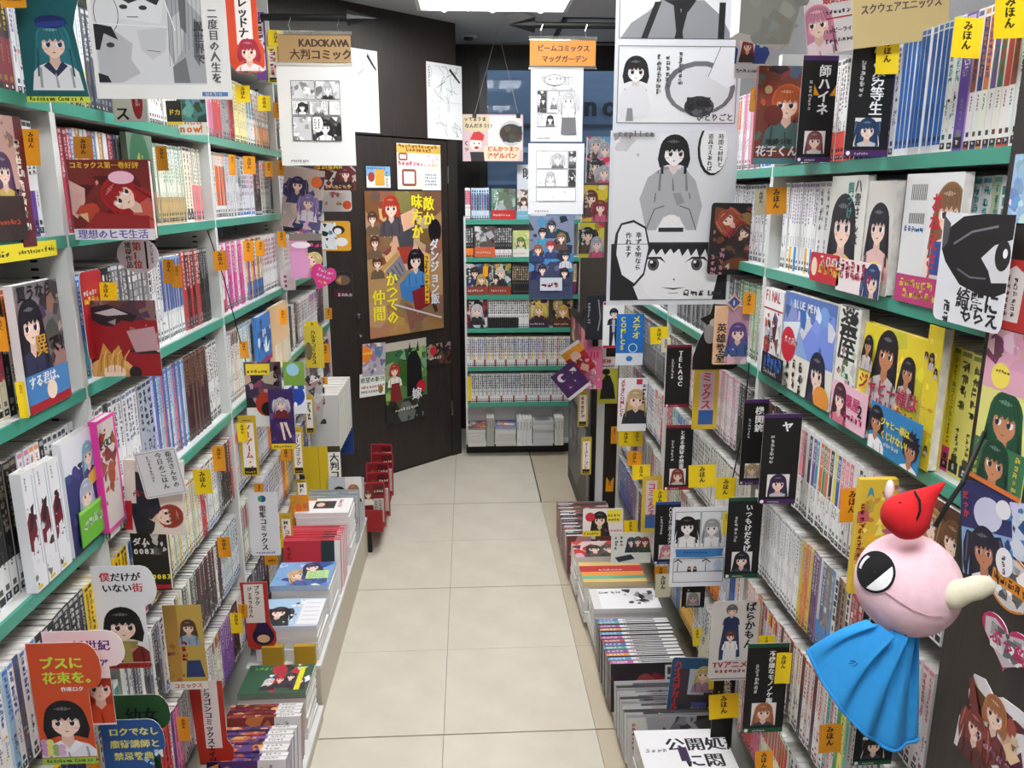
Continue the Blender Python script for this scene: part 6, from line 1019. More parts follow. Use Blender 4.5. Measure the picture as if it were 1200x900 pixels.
def filerow(where, x0, x1, y0, y1, z, h, t, lean, fronts, art, spines=None, label_cols=None, lefty=True, spal=None):
    st = t / math.cos(lean); n = int((y1 - y0) / st)
    for i in range(n):
        fr = fronts[i % len(fronts)]; j = random.uniform(-.003, .003)
        def sd(B, i=i, fr=fr):
            if spal: B.busy(0, 0, .66, 1, spal, 7); B.rect(.66, 0, 1, 1, (234, 232, 230)); B.fake(.7, .3, .05, 4, (110, 110, 114), False); return
            B.fake(.36, .3, .04, 9, (150, 50, 60), False)
            if label_cols: B.rect(0 if lefty else .7, .1, .3 if lefty else 1, .9, label_cols[i % len(label_cols)]); B.fake(.03, .3, .05, 4, WH, False)
            B.rect(.4, .3, .8, .7, mix(fr, BK, .3))
        file_book('%s volume on edge in the %s' % (ON[i], where), x0 + j, x1 + j, y0 + i * st, z + .0005 + t * math.sin(lean) * 0, h * random.uniform(.97, 1.0), t - .0006, lean, fr, (spines or fronts)[i % len(spines or fronts)], art(i), sd)
def strip_art(pal, white=.34, hair=None):
    def mk(i):
        def d(A):
            A.busy(0, 0, 1 - white, 1, pal, 8)
            if hair: A.girl(.35, .45, .14, hair, pal[0], rot=.3, simple=True)
            A.rect(1 - white, 0, 1, 1, (232, 230, 228)); A.fake(1 - white + .03, .9, .04, 5, (120, 120, 124)); A.fake(1 - white + .15, .92, .05, 3, (90, 90, 94))
        return d
    return mk
PAL1 = [(120, 70, 130), (60, 50, 110), (220, 150, 90), (190, 90, 60), (40, 30, 60), (230, 190, 150)]
PAL2 = [(190, 60, 60), (40, 30, 34), (220, 110, 150), (90, 50, 50), (230, 120, 60)]
# left, near low plinth
filerow('dark row nearest the camera at the left', -.655, -.468, 1.3, 1.5, .0505, .145, .017, .2, [(40, 36, 44), (60, 50, 60)], strip_art([(30, 28, 34), (90, 90, 96), (60, 50, 90), (200, 190, 80)], .2), spal=[(30, 28, 34), (90, 90, 96), (60, 50, 90), (200, 190, 80)])
filerow('orange-haired row on the left plinth', -.655, -.466, 1.53, 1.66, .0505, .15, .017, .3, [(150, 60, 80)], strip_art(PAL2, .36, (230, 130, 50)), spal=PAL2)
filerow('purple row on the left plinth', -.655, -.464, 1.69, 1.83, .0505, .15, .0165, .2, [(90, 60, 120)], strip_art(PAL1, .36), spal=PAL1)
filerow('red-brown row on the left plinth', -.655, -.463, 1.855, 1.93, .0505, .15, .0165, .2, [(140, 60, 50)], strip_art([(140, 50, 50), (200, 120, 80), (90, 40, 50)], .36), spal=[(140, 50, 50), (226, 160, 110), (90, 40, 50)])
pile('in the green-covered flat pile on the left plinth', -.655, 1.985, -.468, 2.125, .0505, 9, .0165, (60, 90, 70), (226, 224, 220), lambda A: (A.rect(0, 0, .4, 1, (50, 90, 66)), A.busy(.35, .05, 1, 1, [(190, 40, 50), (60, 60, 66), (230, 230, 234), (40, 40, 60)], 18), [A.girl(.4 + .15 * i, .4 + .08 * (i % 3), .06, [(220, 220, 226), (190, 50, 50), (40, 40, 44), (60, 60, 90)][i], (60, 50, 60), simple=True) for i in range(4)], A.rect(.8, .1, .88, .9, (226, 220, 40)), A.fake(.1, .8, .07, 4, (130, 200, 100), False)), G_FLAT, name='stacked_volume', cat='book', topname='green group-cover book', white=True)
# left, tall plinth
zt = .1705
pile('in the front flat pile of the tall left plinth', -.655, 2.19, -.468, 2.36, zt, 6, .019, (200, 210, 226), (226, 226, 228), lambda A: (A.rect(0, 0, .62, 1, (170, 200, 226)), A.girl(.3, .5, .12, (26, 24, 28), (40, 44, 50)), A.busy(.4, .1, .66, .95, [(240, 240, 244), (60, 60, 66)], 8), A.rect(.66, .06, 1, .95, (236, 236, 240)), [A.fake(.7, .8 - .15 * i, .03, 8, (150, 150, 160), False) for i in range(5)]), G_FLAT, name='stacked_volume', cat='book', topname='blue monochrome-girl book', white=True)
pile('in the pile with the green note on the tall left plinth', -.655, 2.40, -.468, 2.57, zt, 8, .0175, (130, 170, 216), (226, 226, 228), lambda A: (A.busy(0, 0, 1, 1, [(90, 150, 210), (220, 226, 236), (60, 80, 150)], 12), A.girl(.4, .45, .13, (226, 190, 140), (80, 100, 160), rot=.5), A.girl(.6, .75, .12, (60, 60, 100), (70, 80, 130), rot=.3)), G_FLAT, name='stacked_volume', cat='book', topname='blue blond-girl book', white=True)
sheet('sticky_note', 'pale green note lying on the blue blond-girl book', 'note', PY(2.45), (378, 684, 404, 702), lambda A: [A.fake(.1, .75 - .2 * i, .09, 8, (90, 120, 80), False) for i in range(4)], base=(190, 224, 150), thick=.0006)
nt = bpy.data.objects['sticky_note']; nt.location = (-.515, 2.47, zt + 8 * .0178 + .002); nt.rotation_euler = (-math.pi / 2, 0, .06)
for i, xx in enumerate((-.63, -.535)):
    o = MB().box(0, 0, 0, .062, .018, .062).build('gold_block', mat('gold_card_%d' % i, (188, 150, 40), .5)); o.location = (xx, 2.166, zt); tag(o, uniq('gold cardboard block leaning on the front pile, ' + ['left one', 'right one'][i]), 'block', 'gold blocks before the tall left plinth pile')
filerow('red row on the tall left plinth', -.66, -.465, 2.60, 2.75, zt, .2, .018, .14, [(196, 52, 66)], lambda i: (lambda A: (A.rect(.66, 0, 1, 1, (40, 60, 66)), A.rect(.9, 0, 1, 1, (226, 226, 226)), A.fake(.05, .9, .08, 5, (120, 20, 30)), A.girl(.6, .4, .14, (40, 36, 40), (60, 60, 70)))), spines=[(200, 60, 76)])
pile('in the white pile behind the red row', -.66, 2.83, -.46, 2.98, zt, 12, .0175, (238, 236, 236), (230, 230, 230), lambda A: (A.poly([(.3, .3), (.7, .3), (.7, .8), (.3, .8)], (50, 46, 50)), A.ell(.42, .55, .08, .1, (226, 190, 170)), A.fake(.75, .9, .09, 4, (190, 60, 70)), A.rect(.05, .85, .3, .98, (200, 110, 50))), G_FLAT, name='stacked_volume', cat='book', topname='white book with a dark-haired figure', white=True)
filerow('grey row ending the tall left plinth', -.66, -.46, 3.0, 3.26, zt, .2, .0175, .14, [(150, 156, 160), (170, 174, 178)], lambda i: (lambda A: (A.busy(0, 0, 1, 1, [(120, 126, 130), (180, 184, 188), (90, 96, 100)], 8), A.rect(.0, .0, .3, .3, (226, 224, 222)))), label_cols=None)
# right plinth
zr = .0355
filerow('front red and white row of the right plinth', .425, .64, 1.42, 1.56, zr, .12, .018, .35, [(200, 60, 60), (232, 230, 228)], strip_art([(200, 60, 60), (230, 230, 232)], .3))
pile('in the bold-lettered flat pile, right plinth', .415, 1.62, .645, 1.79, zr, 4, .038, (236, 236, 238), (40, 36, 44), lambda A: (A.text('公開処刑', .3, .55, .22, (20, 20, 24)), A.text('に悶', .45, .2, .22, (20, 20, 24)), A.fake(.06, .5, .06, 4, (120, 120, 124), False), A.poly([(.42, .3), (.52, .3), (.52, .6), (.42, .6)], (60, 40, 80))), G_FLAT, name='stacked_volume', cat='book', topname='white book with huge black kanji', white=False)
for i, xx in enumerate((.45, .56)):
    o = MB().box(0, 0, 0, .075, .015, .09).build('gold_block', mat('gold_card_r%d' % i, (176, 142, 40), .5)); o.location = (xx, 1.6, zr + .045); tag(o, uniq('gold cardboard block before the bold-lettered pile, ' + ['aisle side', 'shelf side'][i]), 'block', 'gold blocks before the bold-lettered pile')
filerow('grey photo row on the right plinth', .41, .642, 1.84, 2.02, zr, .14, .019, .2, [(150, 150, 154), (90, 88, 92)], lambda i: (lambda A: (A.busy(0, 0, 1, 1, [(180, 182, 184), (120, 120, 124), (60, 58, 60)], 8), A.rect(0, 0, .22, 1, (200, 196, 190)), A.fake(.05, .9, .05, 6, (150, 40, 60)))), spines=[(120, 120, 124), (50, 48, 52), (150, 150, 152)])
filerow('colour-labelled row on the right plinth', .405, .64, 2.08, 2.36, zr, .15, .0205, .14, [(46, 40, 42)], lambda i: (lambda A: (A.busy(0, 0, .7, 1, [(60, 40, 40), (120, 50, 50), (30, 28, 30)], 8), A.ell(.45, .5, .14, .18, (150, 60, 60)), A.rect(.7, .1, .98, .95, (206, 204, 202)), [A.rect(.73, .15 + .2 * k, .83, .3 + .2 * k, (60, 60, 60)) for k in range(4)])), spines=[(226, 226, 228)], label_cols=[(200, 60, 160), (70, 160, 210), (230, 140, 60), (140, 60, 160), (60, 170, 160), (60, 90, 190), (190, 50, 50)])
pile('in the white-covered flat pile, right plinth', .41, 2.42, .64, 2.56, zr, 9, .0165, (234, 234, 236), (210, 208, 206), lambda A: (A.fake(.05, .75, .08, 5, (60, 60, 64), False), A.busy(.5, .2, .95, .95, [(230, 230, 232), (50, 50, 54), (160, 160, 166)], 12), A.rect(0, 0, .12, 1, (220, 218, 216))), G_FLAT, name='stacked_volume', cat='book', topname='white book with ink drawings', white=True)
pile('in the striped flat pile, right plinth', .40, 2.6, .63, 2.76, zr, 8, .0195, (224, 190, 120), (226, 224, 220), lambda A: (A.rect(0, .5, 1, .8, (190, 50, 60)), A.rect(0, .3, 1, .5, (226, 150, 70)), A.rect(0, .15, 1, .3, (110, 180, 150)), A.fake(.3, .55, .06, 6, WH, False)), G_FLAT, name='stacked_volume', cat='book', topname='red, orange and teal striped book', white=True)
pile('in the flat pile of dark portraits, right plinth', .395, 2.8, .625, 2.94, zr, 9, .0175, (220, 200, 190), (222, 220, 216), lambda A: (A.busy(0, 0, 1, 1, [(200, 60, 60), (70, 60, 60), (190, 180, 170)], 10), A.girl(.35, .5, .1, (60, 60, 56), (90, 80, 76)), A.girl(.6, .5, .1, (110, 100, 96), (60, 60, 60))), G_FLAT, name='stacked_volume', cat='book', topname='red and grey portrait book', white=True)
filerow('far dark red row on the right plinth', .385, .61, 2.98, 3.38, zr, .16, .021, .14, [(110, 60, 56), (60, 64, 70), (150, 100, 90)], lambda i: (lambda A: (A.busy(0, 0, 1, 1, [(140, 70, 60), (60, 60, 66), (190, 150, 140), (226, 226, 226)], 8),)), label_cols=[(226, 226, 228), (50, 52, 58), (226, 226, 228), (60, 66, 74)])
right('white card with a black-haired girl, red disc and yellow lettering on the piles', (683, 596, 730, 628), lambda A: (A.girl(.42, .6, .14, (26, 24, 28), (40, 40, 46)), A.ell(.18, .7, .12, .12, (206, 40, 60)), A.rect(.6, .5, .96, .95, (240, 226, 70)), A.fake(.62, .7, .07, 4, BK, False), A.fake(.62, .55, .07, 4, BK, False), A.rect(0, 0, .45, .2, (226, 206, 40)), A.fake(.03, .05, .06, 6, BK, False), A.fake(.55, .15, .07, 6, (200, 80, 110), False)), 'red-disc girl card', base=(236, 234, 232), plane=PY(2.83), group=G_POP)
right('pale card with three dark-clad figures on the piles', (716, 624, 763, 660), lambda A: (A.fake(.08, .9, .09, 4, (70, 70, 74)), A.fake(.22, .9, .09, 3, (70, 70, 74)), A.girl(.5, .7, .08, (60, 60, 100), (40, 44, 60)), A.girl(.66, .72, .08, (70, 80, 76), (50, 60, 56)), A.girl(.84, .7, .08, (150, 60, 60), (50, 80, 60)), A.poly([(.1, .2), (.5, .3), (.6, .15), (.2, .05)], (40, 40, 50))), 'three-figure card', base=(222, 222, 212), plane=PY(2.6), group=G_POP)
# ================================================================== RED BLISTER DISPLAY at the far left
rd = empty('blister_rack', (-.43, 3.3, 0)); tag(rd, uniq('red hanging display of blister packs before the dark door'), 'display rack')
MB().box(-.03, .0, .0, -.012, .018, .1).build('stand_leg', M['black'], rd); MB().box(-.03, .42, .0, -.012, .44, .1).build('stand_leg', M['black'], rd)
RED_ = mat('red_card', (150, 20, 30), .4)
MB().box(-.045, -.004, .1, .04, .004, .2).build('front_panel', RED_, rd); MB().box(-.045, .005, .1, .04, .47, .108).build('tray', RED_, rd)
for i in range(5):
    A = Art(.105, .21)
    A.frame(.03, .03, .97, .97, .04, (190, 60, 70)); A.rect(.5, .1, .93, .62, (214, 214, 220)); A.fake(.56, .6, .12, 4, (60, 80, 140)); A.fake(.74, .6, .1, 5, (40, 40, 60)); A.girl(.3, .72, .13, (120, 60, 40), (240, 230, 220), simple=True); A.fake(.08, .3, .12, 3, (240, 200, 200), False); A.rect(.5, .7, .95, .92, (90, 14, 24)); A.fake(.54, .76, .1, 4, (240, 226, 200), False)
    v, f, c = [], [], []; oc = [(x * .105 - .0525, yy * .21) for x, yy in ((0, 0), (1, 0), (1, .9), (.9, .97), (.7, .96), (.6, 1), (.4, 1), (.3, .95), (.12, .95), (0, .85))]; n = len(oc)
    v += [(p[0], 0, p[1]) for p in oc] + [(p[0], .002, p[1]) for p in oc]; f += [tuple(range(n)), tuple(range(2 * n - 1, n - 1, -1))] + [(k, n + k, n + (k + 1) % n, (k + 1) % n) for k in range(n)]; c += [lin((132, 22, 32))] * (n + 2)
    A.emit(v, f, c, -.0525, 0); o = link('blister_pack', colmesh('blister_pack', v, f, c, M['gloss'])); o.location = (-.432 + .012 * (i % 2), 3.325 + i * .088, .1085 + i * .016); o.rotation_euler = (-.1, 0, .08 - .05 * i)
    tag(o, uniq('%s red blister pack in the rack by the door' % ON[i]), 'package', 'red blister packs')
    MB().box(.004, -.012, .024, .044, -.002, .125).build('blister', M['clear'], o)
OCC.append((425, 525, 452, 615))
# thick magazines and the blue board at the far left end
for i in range(7): upright('%s thick white magazine before the blue board at the far left' % ON[i], -.695, 3.39 + i * .052, .05, .13, .25, .4605, (206, 206, 206), 'thick white magazines at the far left', rz=-math.pi / 2)
left('dark blue board with a pink figure at the far left end', (388, 455, 413, 532), lambda A: (A.ell(.55, .85, .3, .14, (214, 150, 170)), A.rect(0, .0, .2, 1, (30, 60, 130)), A.fake(.75, .8, .14, 5, (90, 120, 180))), 'dark blue board', base=(34, 70, 140), name='display_board', cat='board', thick=.006, plane=PY(3.75))
# dark board and column at the far right
bd = struct('wall_pillar', MB().box(.6, 3.47, 0, 1.0, 4.3, 1.6), M['wood'])
db = empty('display_board', (.545, 3.46, 0)); tag(db, uniq('tall dark display board with grey pictures at the far right end'), 'board')
MB().box(0, 0, .0, .025, .78, .95).build('board_panel', M['black'], db); MB().box(.026, -.012, 0, .06, .009, 1.0).build('edge_strip', M['white'], db)
for z0, z1 in ((.08, .46), (.5, .78), (.8, .92)):
    A = Art(.7, z1 - z0); A.rect(0, 0, 1, 1, (92, 94, 98)); A.busy(0, 0, 1, 1, [(120, 122, 126), (60, 62, 66), (150, 150, 154), (40, 40, 44)] if z0 < .79 else [(190, 80, 90), (120, 50, 60), (220, 160, 160)], 10)
    v, f, c = [], [], []; A.emit(v, f, c, -.35, z0, 0); p = link('picture', colmesh('picture', v, f, c, M['gloss']), db); p.location = (-.0005, .39, 0); p.rotation_euler = (0, 0, -math.pi / 2)
# ================================================================== PLUSH TOY on a cord
PP = PY(.86)
def pp(x, y, out=0): u, z = PP.hit(x, y); return Vector((u, .86 - out, z))
hc = pp(1064, 684); R = (pp(1121, 684) - hc).length
pl = empty('plush_toy', hc); tag(pl, uniq('round pink plush toy with red pointed hat and blue cape hung on a cord'), 'plush toy'); OCC.append((960, 575, 1120, 840))
def smooth_mesh(name, V, Fc, m, parent, sub=1):
    me = bpy.data.meshes.new(name); me.from_pydata(V, [], Fc); me.polygons.foreach_set('use_smooth', [True] * len(me.polygons)); o = link(name, me, parent, m)
    if sub: md = o.modifiers.new('s', 'SUBSURF'); md.levels = sub; md.render_levels = sub
    return o
def sphere(c, rx, ry, rz, nu=28, nv=16, fn=None):
    V, Fc = [], []
    for i in range(nv + 1):
        th = math.pi * i / nv
        for k in range(nu):
            ph = 2 * math.pi * k / nu; d = (math.sin(th) * math.cos(ph), math.sin(th) * math.sin(ph), math.cos(th)); s = fn(d) if fn else 1
            V.append((c[0] + rx * d[0] * s, c[1] + ry * d[1] * s, c[2] + rz * d[2] * s))
    for i in range(nv):
        for k in range(nu): Fc.append((i * nu + k, (i + 1) * nu + k, (i + 1) * nu + (k + 1) % nu, i * nu + (k + 1) % nu))
    return V, Fc
felt = lambda n, c: mat(n, c, .95, noise=.05, scale=90, bump=.15)
FP = felt('pink_felt', (246, 206, 216)); FR = felt('red_felt', (206, 26, 34)); FBk = felt('black_felt', (14, 13, 16)); FW_ = felt('white_felt', (238, 238, 240)); FC = felt('cream_felt', (222, 216, 190)); FBl = felt('blue_felt', (44, 146, 214))
V, Fc = sphere((0, 0, 0), R, R, R * 1.0, fn=lambda d: 1 + .035 * max(0, -d[2]) - .02 * d[0] * d[2] + .06 * max(0, d[2] - .75)); smooth_mesh('head', V, Fc, FP, pl, 1)
HF = (CAM - hc).normalized(); HR = Vector((0, 0, 1)).cross(HF).normalized(); HU = HF.cross(HR)     # the face is turned to the viewer
def patch(name, poly, m, lift):            # felt patch laid on the head; poly in face coordinates (x right, z up, in R)
    n = len(poly); cx = sum(p[0] for p in poly) / n; cz = sum(p[1] for p in poly) / n; V, Fc = [], []; rings = 12
    def on(x, z): return tuple((HR * x + HU * z + HF * math.sqrt(max(.02, 1 - min(.98, x * x + z * z)))) * (R * lift * (1 + .035 * max(0, -z))))
    for r in range(rings + 1):
        t = r / rings
        for p in poly: V.append(on(cx + (p[0] - cx) * max(t, .01), cz + (p[1] - cz) * max(t, .01)))
    for r in range(rings):
        for k in range(n): Fc.append((r * n + k, r * n + (k + 1) % n, (r + 1) * n + (k + 1) % n, (r + 1) * n + k))
    o = smooth_mesh(name, V, Fc, m, pl, 0); return o
ec, er = (-.57, .1), (.35, .4)
el = [(ec[0] + er[0] * math.cos(t), ec[1] + er[1] * math.sin(t)) for t in [6.2832 * i / 32 for i in range(32)]]
patch('eye_patch', el, FBk, 1.012)
wp = [(ec[0] + .88 * er[0] * math.cos(t), ec[1] + .88 * er[1] * math.sin(t)) for t in [-1.95 + (2.4) * i / 24 for i in range(25)]]
wp += [(wp[-1][0] + (wp[0][0] - wp[-1][0]) * k / 16, wp[-1][1] + (wp[0][1] - wp[-1][1]) * k / 16) for k in range(1, 16)]
patch('eye_white', wp, FW_, 1.025)
wl = [(ec[0] + .86 * er[0] * math.cos(t), ec[1] + .86 * er[1] * math.sin(t)) for t in [2.2 + .9 * i / 8 for i in range(9)]]
patch('eye_glint', [(p[0], p[1]) for p in wl] + [(p[0] + .05, p[1] - .02) for p in reversed(wl)], FW_, 1.02)
MB().tube([tuple((HR * x + HU * z + HF * math.sqrt(max(.01, 1 - x * x - z * z))) * R * 1.014) for x, z in ((-.55, -.14), (-.35, -.24), (-.1, -.36), (.15, -.46), (.4, -.5), (.62, -.46))], .0006, 5).build('face_seam', felt('seam_pink', (200, 150, 162)), pl)
# hat: soft cone with a fat rolled end
a, b = pp(1042, 606, .02) - hc, pp(1102, 562, .01) - hc; rad = [.22, .38, .45, .45, .4, .32, .24, .17, .11, .07, .02]; pts = []
for i in range(len(rad)): t = -.16 + i / (len(rad) - 1) * 1.16; q = a + (b - a) * t; q.z += .05 * R * math.sin(t * 3); pts.append(q)
hm = MB().tube(pts, 1, 18, taper=[r * R for r in rad]); o = hm.build('hat', FR, pl, True); md = o.modifiers.new('s', 'SUBSURF'); md.levels = md.render_levels = 1
sc_ = a + (b - a) * .3
MB().tube([sc_ + HU * (.36 * R) + HF * (.24 * R), sc_ + HU * (.2 * R) + HR * (.1 * R) + HF * (.42 * R), sc_ + HR * (.13 * R) + HF * (.455 * R), sc_ - HU * (.22 * R) + HR * (.08 * R) + HF * (.41 * R)], .0013, 5).build('hat_seam', FBk, o)
MB().tube([sc_ - HR * (.36 * R) + HF * (.33 * R) - HU * (.02 * R), sc_ - HR * (.2 * R) + HF * (.41 * R) + HU * (.1 * R)], .0012, 5).build('hat_seam', FBk, o)
V, Fc = sphere(tuple(pp(1050, 580, -.015) - hc), .09 * R, .09 * R, .22 * R, 12, 8); smooth_mesh('pompom', V, Fc, FW_, pl, 1)
h0, h1, h2 = pp(1083, 678, .045) - hc, pp(1100, 663, .06) - hc, pp(1128, 659, .055) - hc
o = MB().tube([h0 + (h1 - h0) * t for t in (-.2, .1, .45)] + [h1 + (h2 - h1) * t for t in (0, .35, .6, .85, 1.0)], 1, 14, taper=[R * k for k in (.12, .3, .28, .2, .25, .19, .2, .1)]).build('horn', FC, pl, True); md = o.modifiers.new('s', 'SUBSURF'); md.levels = md.render_levels = 1
# cape: gathered cloth falling from below the head
top = [(1008, 716, .02), (1018, 719, .035), (1030, 722, .04), (1043, 724, .035), (1056, 727, .025), (1068, 729, .01)]
bot = [(944, 760, .0), (953, 784, .03), (967, 806, .05), (988, 825, .055), (1012, 845, .05), (1040, 853, .04), (1067, 853, .015)]
def samp(L, t):
    k = t * (len(L) - 1); i = min(int(k), len(L) - 2); f = k - i; return tuple(L[i][q] * (1 - f) + L[i + 1][q] * f for q in range(3))
NU, NV = 56, 16; V, Fc = [], []
for side in (0, 1):
    for j in range(NV + 1):
        v = j / NV
        for i in range(NU + 1):
            u = i / NU; A0, B0 = samp(top, u), samp(bot, u); x = A0[0] + (B0[0] - A0[0]) * v; y = A0[1] + (B0[1] - A0[1]) * (v + .12 * math.sin(math.pi * v) * (1 - u) * -1); o_ = A0[2] + (B0[2] - A0[2]) * v
            fold = .009 * math.sin(u * 26 + v * 1.2) * (1 - .5 * v) + .004 * math.sin(u * 47) * (1 - v)
            p = pp(x, y, o_ + fold) - hc; p.y += .0035 * side; V.append(tuple(p))
n1 = (NU + 1) * (NV + 1)
for j in range(NV):
    for i in range(NU): q = j * (NU + 1) + i; Fc.append((q, q + 1, q + NU + 2, q + NU + 1)); Fc.append((n1 + q, n1 + q + NU + 1, n1 + q + NU + 2, n1 + q + 1))
def rim(seq):
    for q, w in zip(seq, seq[1:]): Fc.append((q, n1 + q, n1 + w, w))
rim([i for i in range(NU + 1)]); rim([NV * (NU + 1) + i for i in range(NU, -1, -1)]); rim([j * (NU + 1) for j in range(NV, -1, -1)]); rim([j * (NU + 1) + NU for j in range(NV + 1)])
cape = smooth_mesh('cape', V, Fc, FBl, pl, 1)
hem = [Vector(V[NV * (NU + 1) + i]) for i in range(NU + 1)]; MB().tube(hem, .0022, 6).build('hem', FBl, cape, True)
A = Art(.02, .014); A.text('グル', .1, .2, .4, (20, 40, 90)); v, f, c = [], [], []; A.emit(v, f, c, 0, 0); q = link('cape_lettering', colmesh('cape_lettering', v, f, c, M['print']), cape); q.location = pp(972, 755, .03) - hc + Vector((0, -.012, 0)); q.rotation_euler = (0, .6, 0)
o = MB().tube([pp(1096, 617, .0) - hc, pp(1110, 592, .0) - hc, pp(1128, 566, .0) - hc, Vector((XR - .014, .93, 0)) + Vector((0, 0, pp(1146, 528).z)) - hc], .0028, 8).build('hanging_cord', M['rubber'], pl)
# ================================================================== SAMPLE TAGS
for t in ((0, -14, 30, 9), (26, 151, 46, 194), (86, 160, 108, 186), (183, 171, 196, 200), (268, 181, 276, 205), (285, 183, 299, 204), (310, 189, 320, 207), (324, 188, 334, 206), (-6, 372, 8, 412), (191, 304, 204, 332), (201, 310, 213, 337), (250, 294, 266, 317), (285, 282, 297, 306), (300, 282, 310, 300), (325, 271, 335, 289), (281, 400, 291, 420), (326, 362, 336, 380), (290, 433, 297, 452), (249, 523, 264, 552), (255, 630, 270, 653), (329, 524, 341, 540), (298, 567, 309, 578), (310, 651, 326, 662), (200, 722, 218, 748), (279, 709, 290, 724), (208, 841, 222, 868), (105, 874, 117, 902), (376, 403, 387, 425), (374, 442, 384, 455), (320, 120, 331, 138), (381, 361, 389, 374)): mihon(-1, t, OT)
for t in ((276, 100, 293, 120), (302, 112, 317, 130), (314, 35, 332, 54), (110, 331, 137, 353), (20, 448, 31, 490), (278, 496, 290, 518), (227, 551, 248, 579), (325, 625, 332, 642), (270, 719, 284, 742), (358, 377, 373, 393)): mihon(-1, t, YT)
for t in ((955, 76, 981, 112), (898, 219, 922, 251), (879, 103, 891, 131), (871, 343, 885, 368), (822, 432, 840, 456), (985, 573, 1013, 612), (709, 486, 718, 505), (716, 500, 724, 520), (735, 529, 752, 546), (710, 560, 719, 576), (767, 664, 782, 680), (885, 881, 906, 905), (960, 850, 986, 882), (724, 360, 731, 374)): mihon(1, t, OT)
for t in ((1027, 42, 1054, 87), (1117, 20, 1151, 68), (1166, -10, 1203, 45), (762, 383, 783, 403), (786, 409, 809, 430), (882, 483, 899, 510), (895, 494, 937, 524), (807, 545, 839, 571), (839, 560, 862, 585), (869, 584, 890, 611), (847, 601, 856, 626), (725, 505, 742, 523), (741, 505, 753, 523), (741, 545, 762, 562), (765, 574, 782, 592), (731, 610, 747, 625), (812, 737, 823, 757), (866, 718, 888, 743), (889, 746, 908, 760), (909, 766, 927, 801), (831, 814, 866, 842), (831, 794, 847, 808), (1066, 780, 1075, 808), (699, 219, 711, 233)): mihon(1, t, YT)
for t in ((885, 222, 899, 252), (775, 396, 786, 413), (768, 673, 786, 700), (819, 745, 829, 770)): mihon(1, t, CT)
# ================================================================== SHELF ROWS
KR = (196, 164, 110)
row(-1, LZ[7], 2.24, 3.0, [], rowname='uppermost left shelf')
row(-1, LZ[6], .95, 3.0, [(-40, 22, S((40, 26, 30), YEL, obi=(.45, [(120, 30, 50)]), name='black and maroon yellow-titled', tt=.0175)), (84, 106, S(WH, (120, 170, 200), obi=(.38, [(236, 226, 60)]), name='white yellow-footed', tt=.016)), (108, 134, S((50, 54, 70), WH, name='navy-grey')), (170, 196, S(WH, RED, patch=[RED, BK, WH], name='white red-and-black', tt=.014)), (243, 252, S((216, 120, 160), WH, name='pink-spined')), (254, 262, S((200, 60, 70), WH, name='red-spined')), (277, 292, S((240, 232, 170), BRN, name='pale yellow-spined')), (300, 316, S(WH, ORG, obi=(.4, [ORG, (230, 190, 150)]), name='white orange-footed'))], rowname='top left shelf')
row(-1, LZ[5], .95, 3.0, [(-30, 0, S((150, 60, 70), WH, name='rose-spined')), (36, 66, S(WH, BK, patch=[(180, 30, 40), (70, 70, 80), (220, 220, 226)], obi=(.4, [WH, (90, 60, 150), (226, 226, 230), (40, 50, 70)]), name='white grey-and-red', tt=.015)), (66, 92, S((120, 30, 44), WH, bases=[(130, 30, 44), (130, 30, 44), (90, 120, 180), WH, (170, 40, 60)], name='maroon and blue mixed', tt=.013)), (92, 150, S((190, 60, 70), WH, bases=[(180, 40, 60), (100, 130, 190), WH, (230, 160, 90), WH, WH, (190, 60, 80)], patch=MIXP, name='red-blue-white mixed', tt=.013)), (180, 219, S((240, 240, 238), GRN, block=(.3, .75, [(226, 230, 210)]), obi=(.34, [KR]), name='white green-titled kraft-footed', tt=.0145)), (220, 229, S((232, 226, 206), BK, title='あずまんが大王', name='cream-spined', tt=.026)), (229, 244, S((236, 232, 214), (120, 120, 120), obi=(.5, [(226, 120, 130)]), name='cream pink-footed', tt=.014)), (245, 252, S((160, 200, 226), WH, name='pale blue-spined')), (256, 268, S(WH, ORG, block=(.2, .8, [ORG, RED]), name='white orange-blocked'))], rowname='second left shelf')
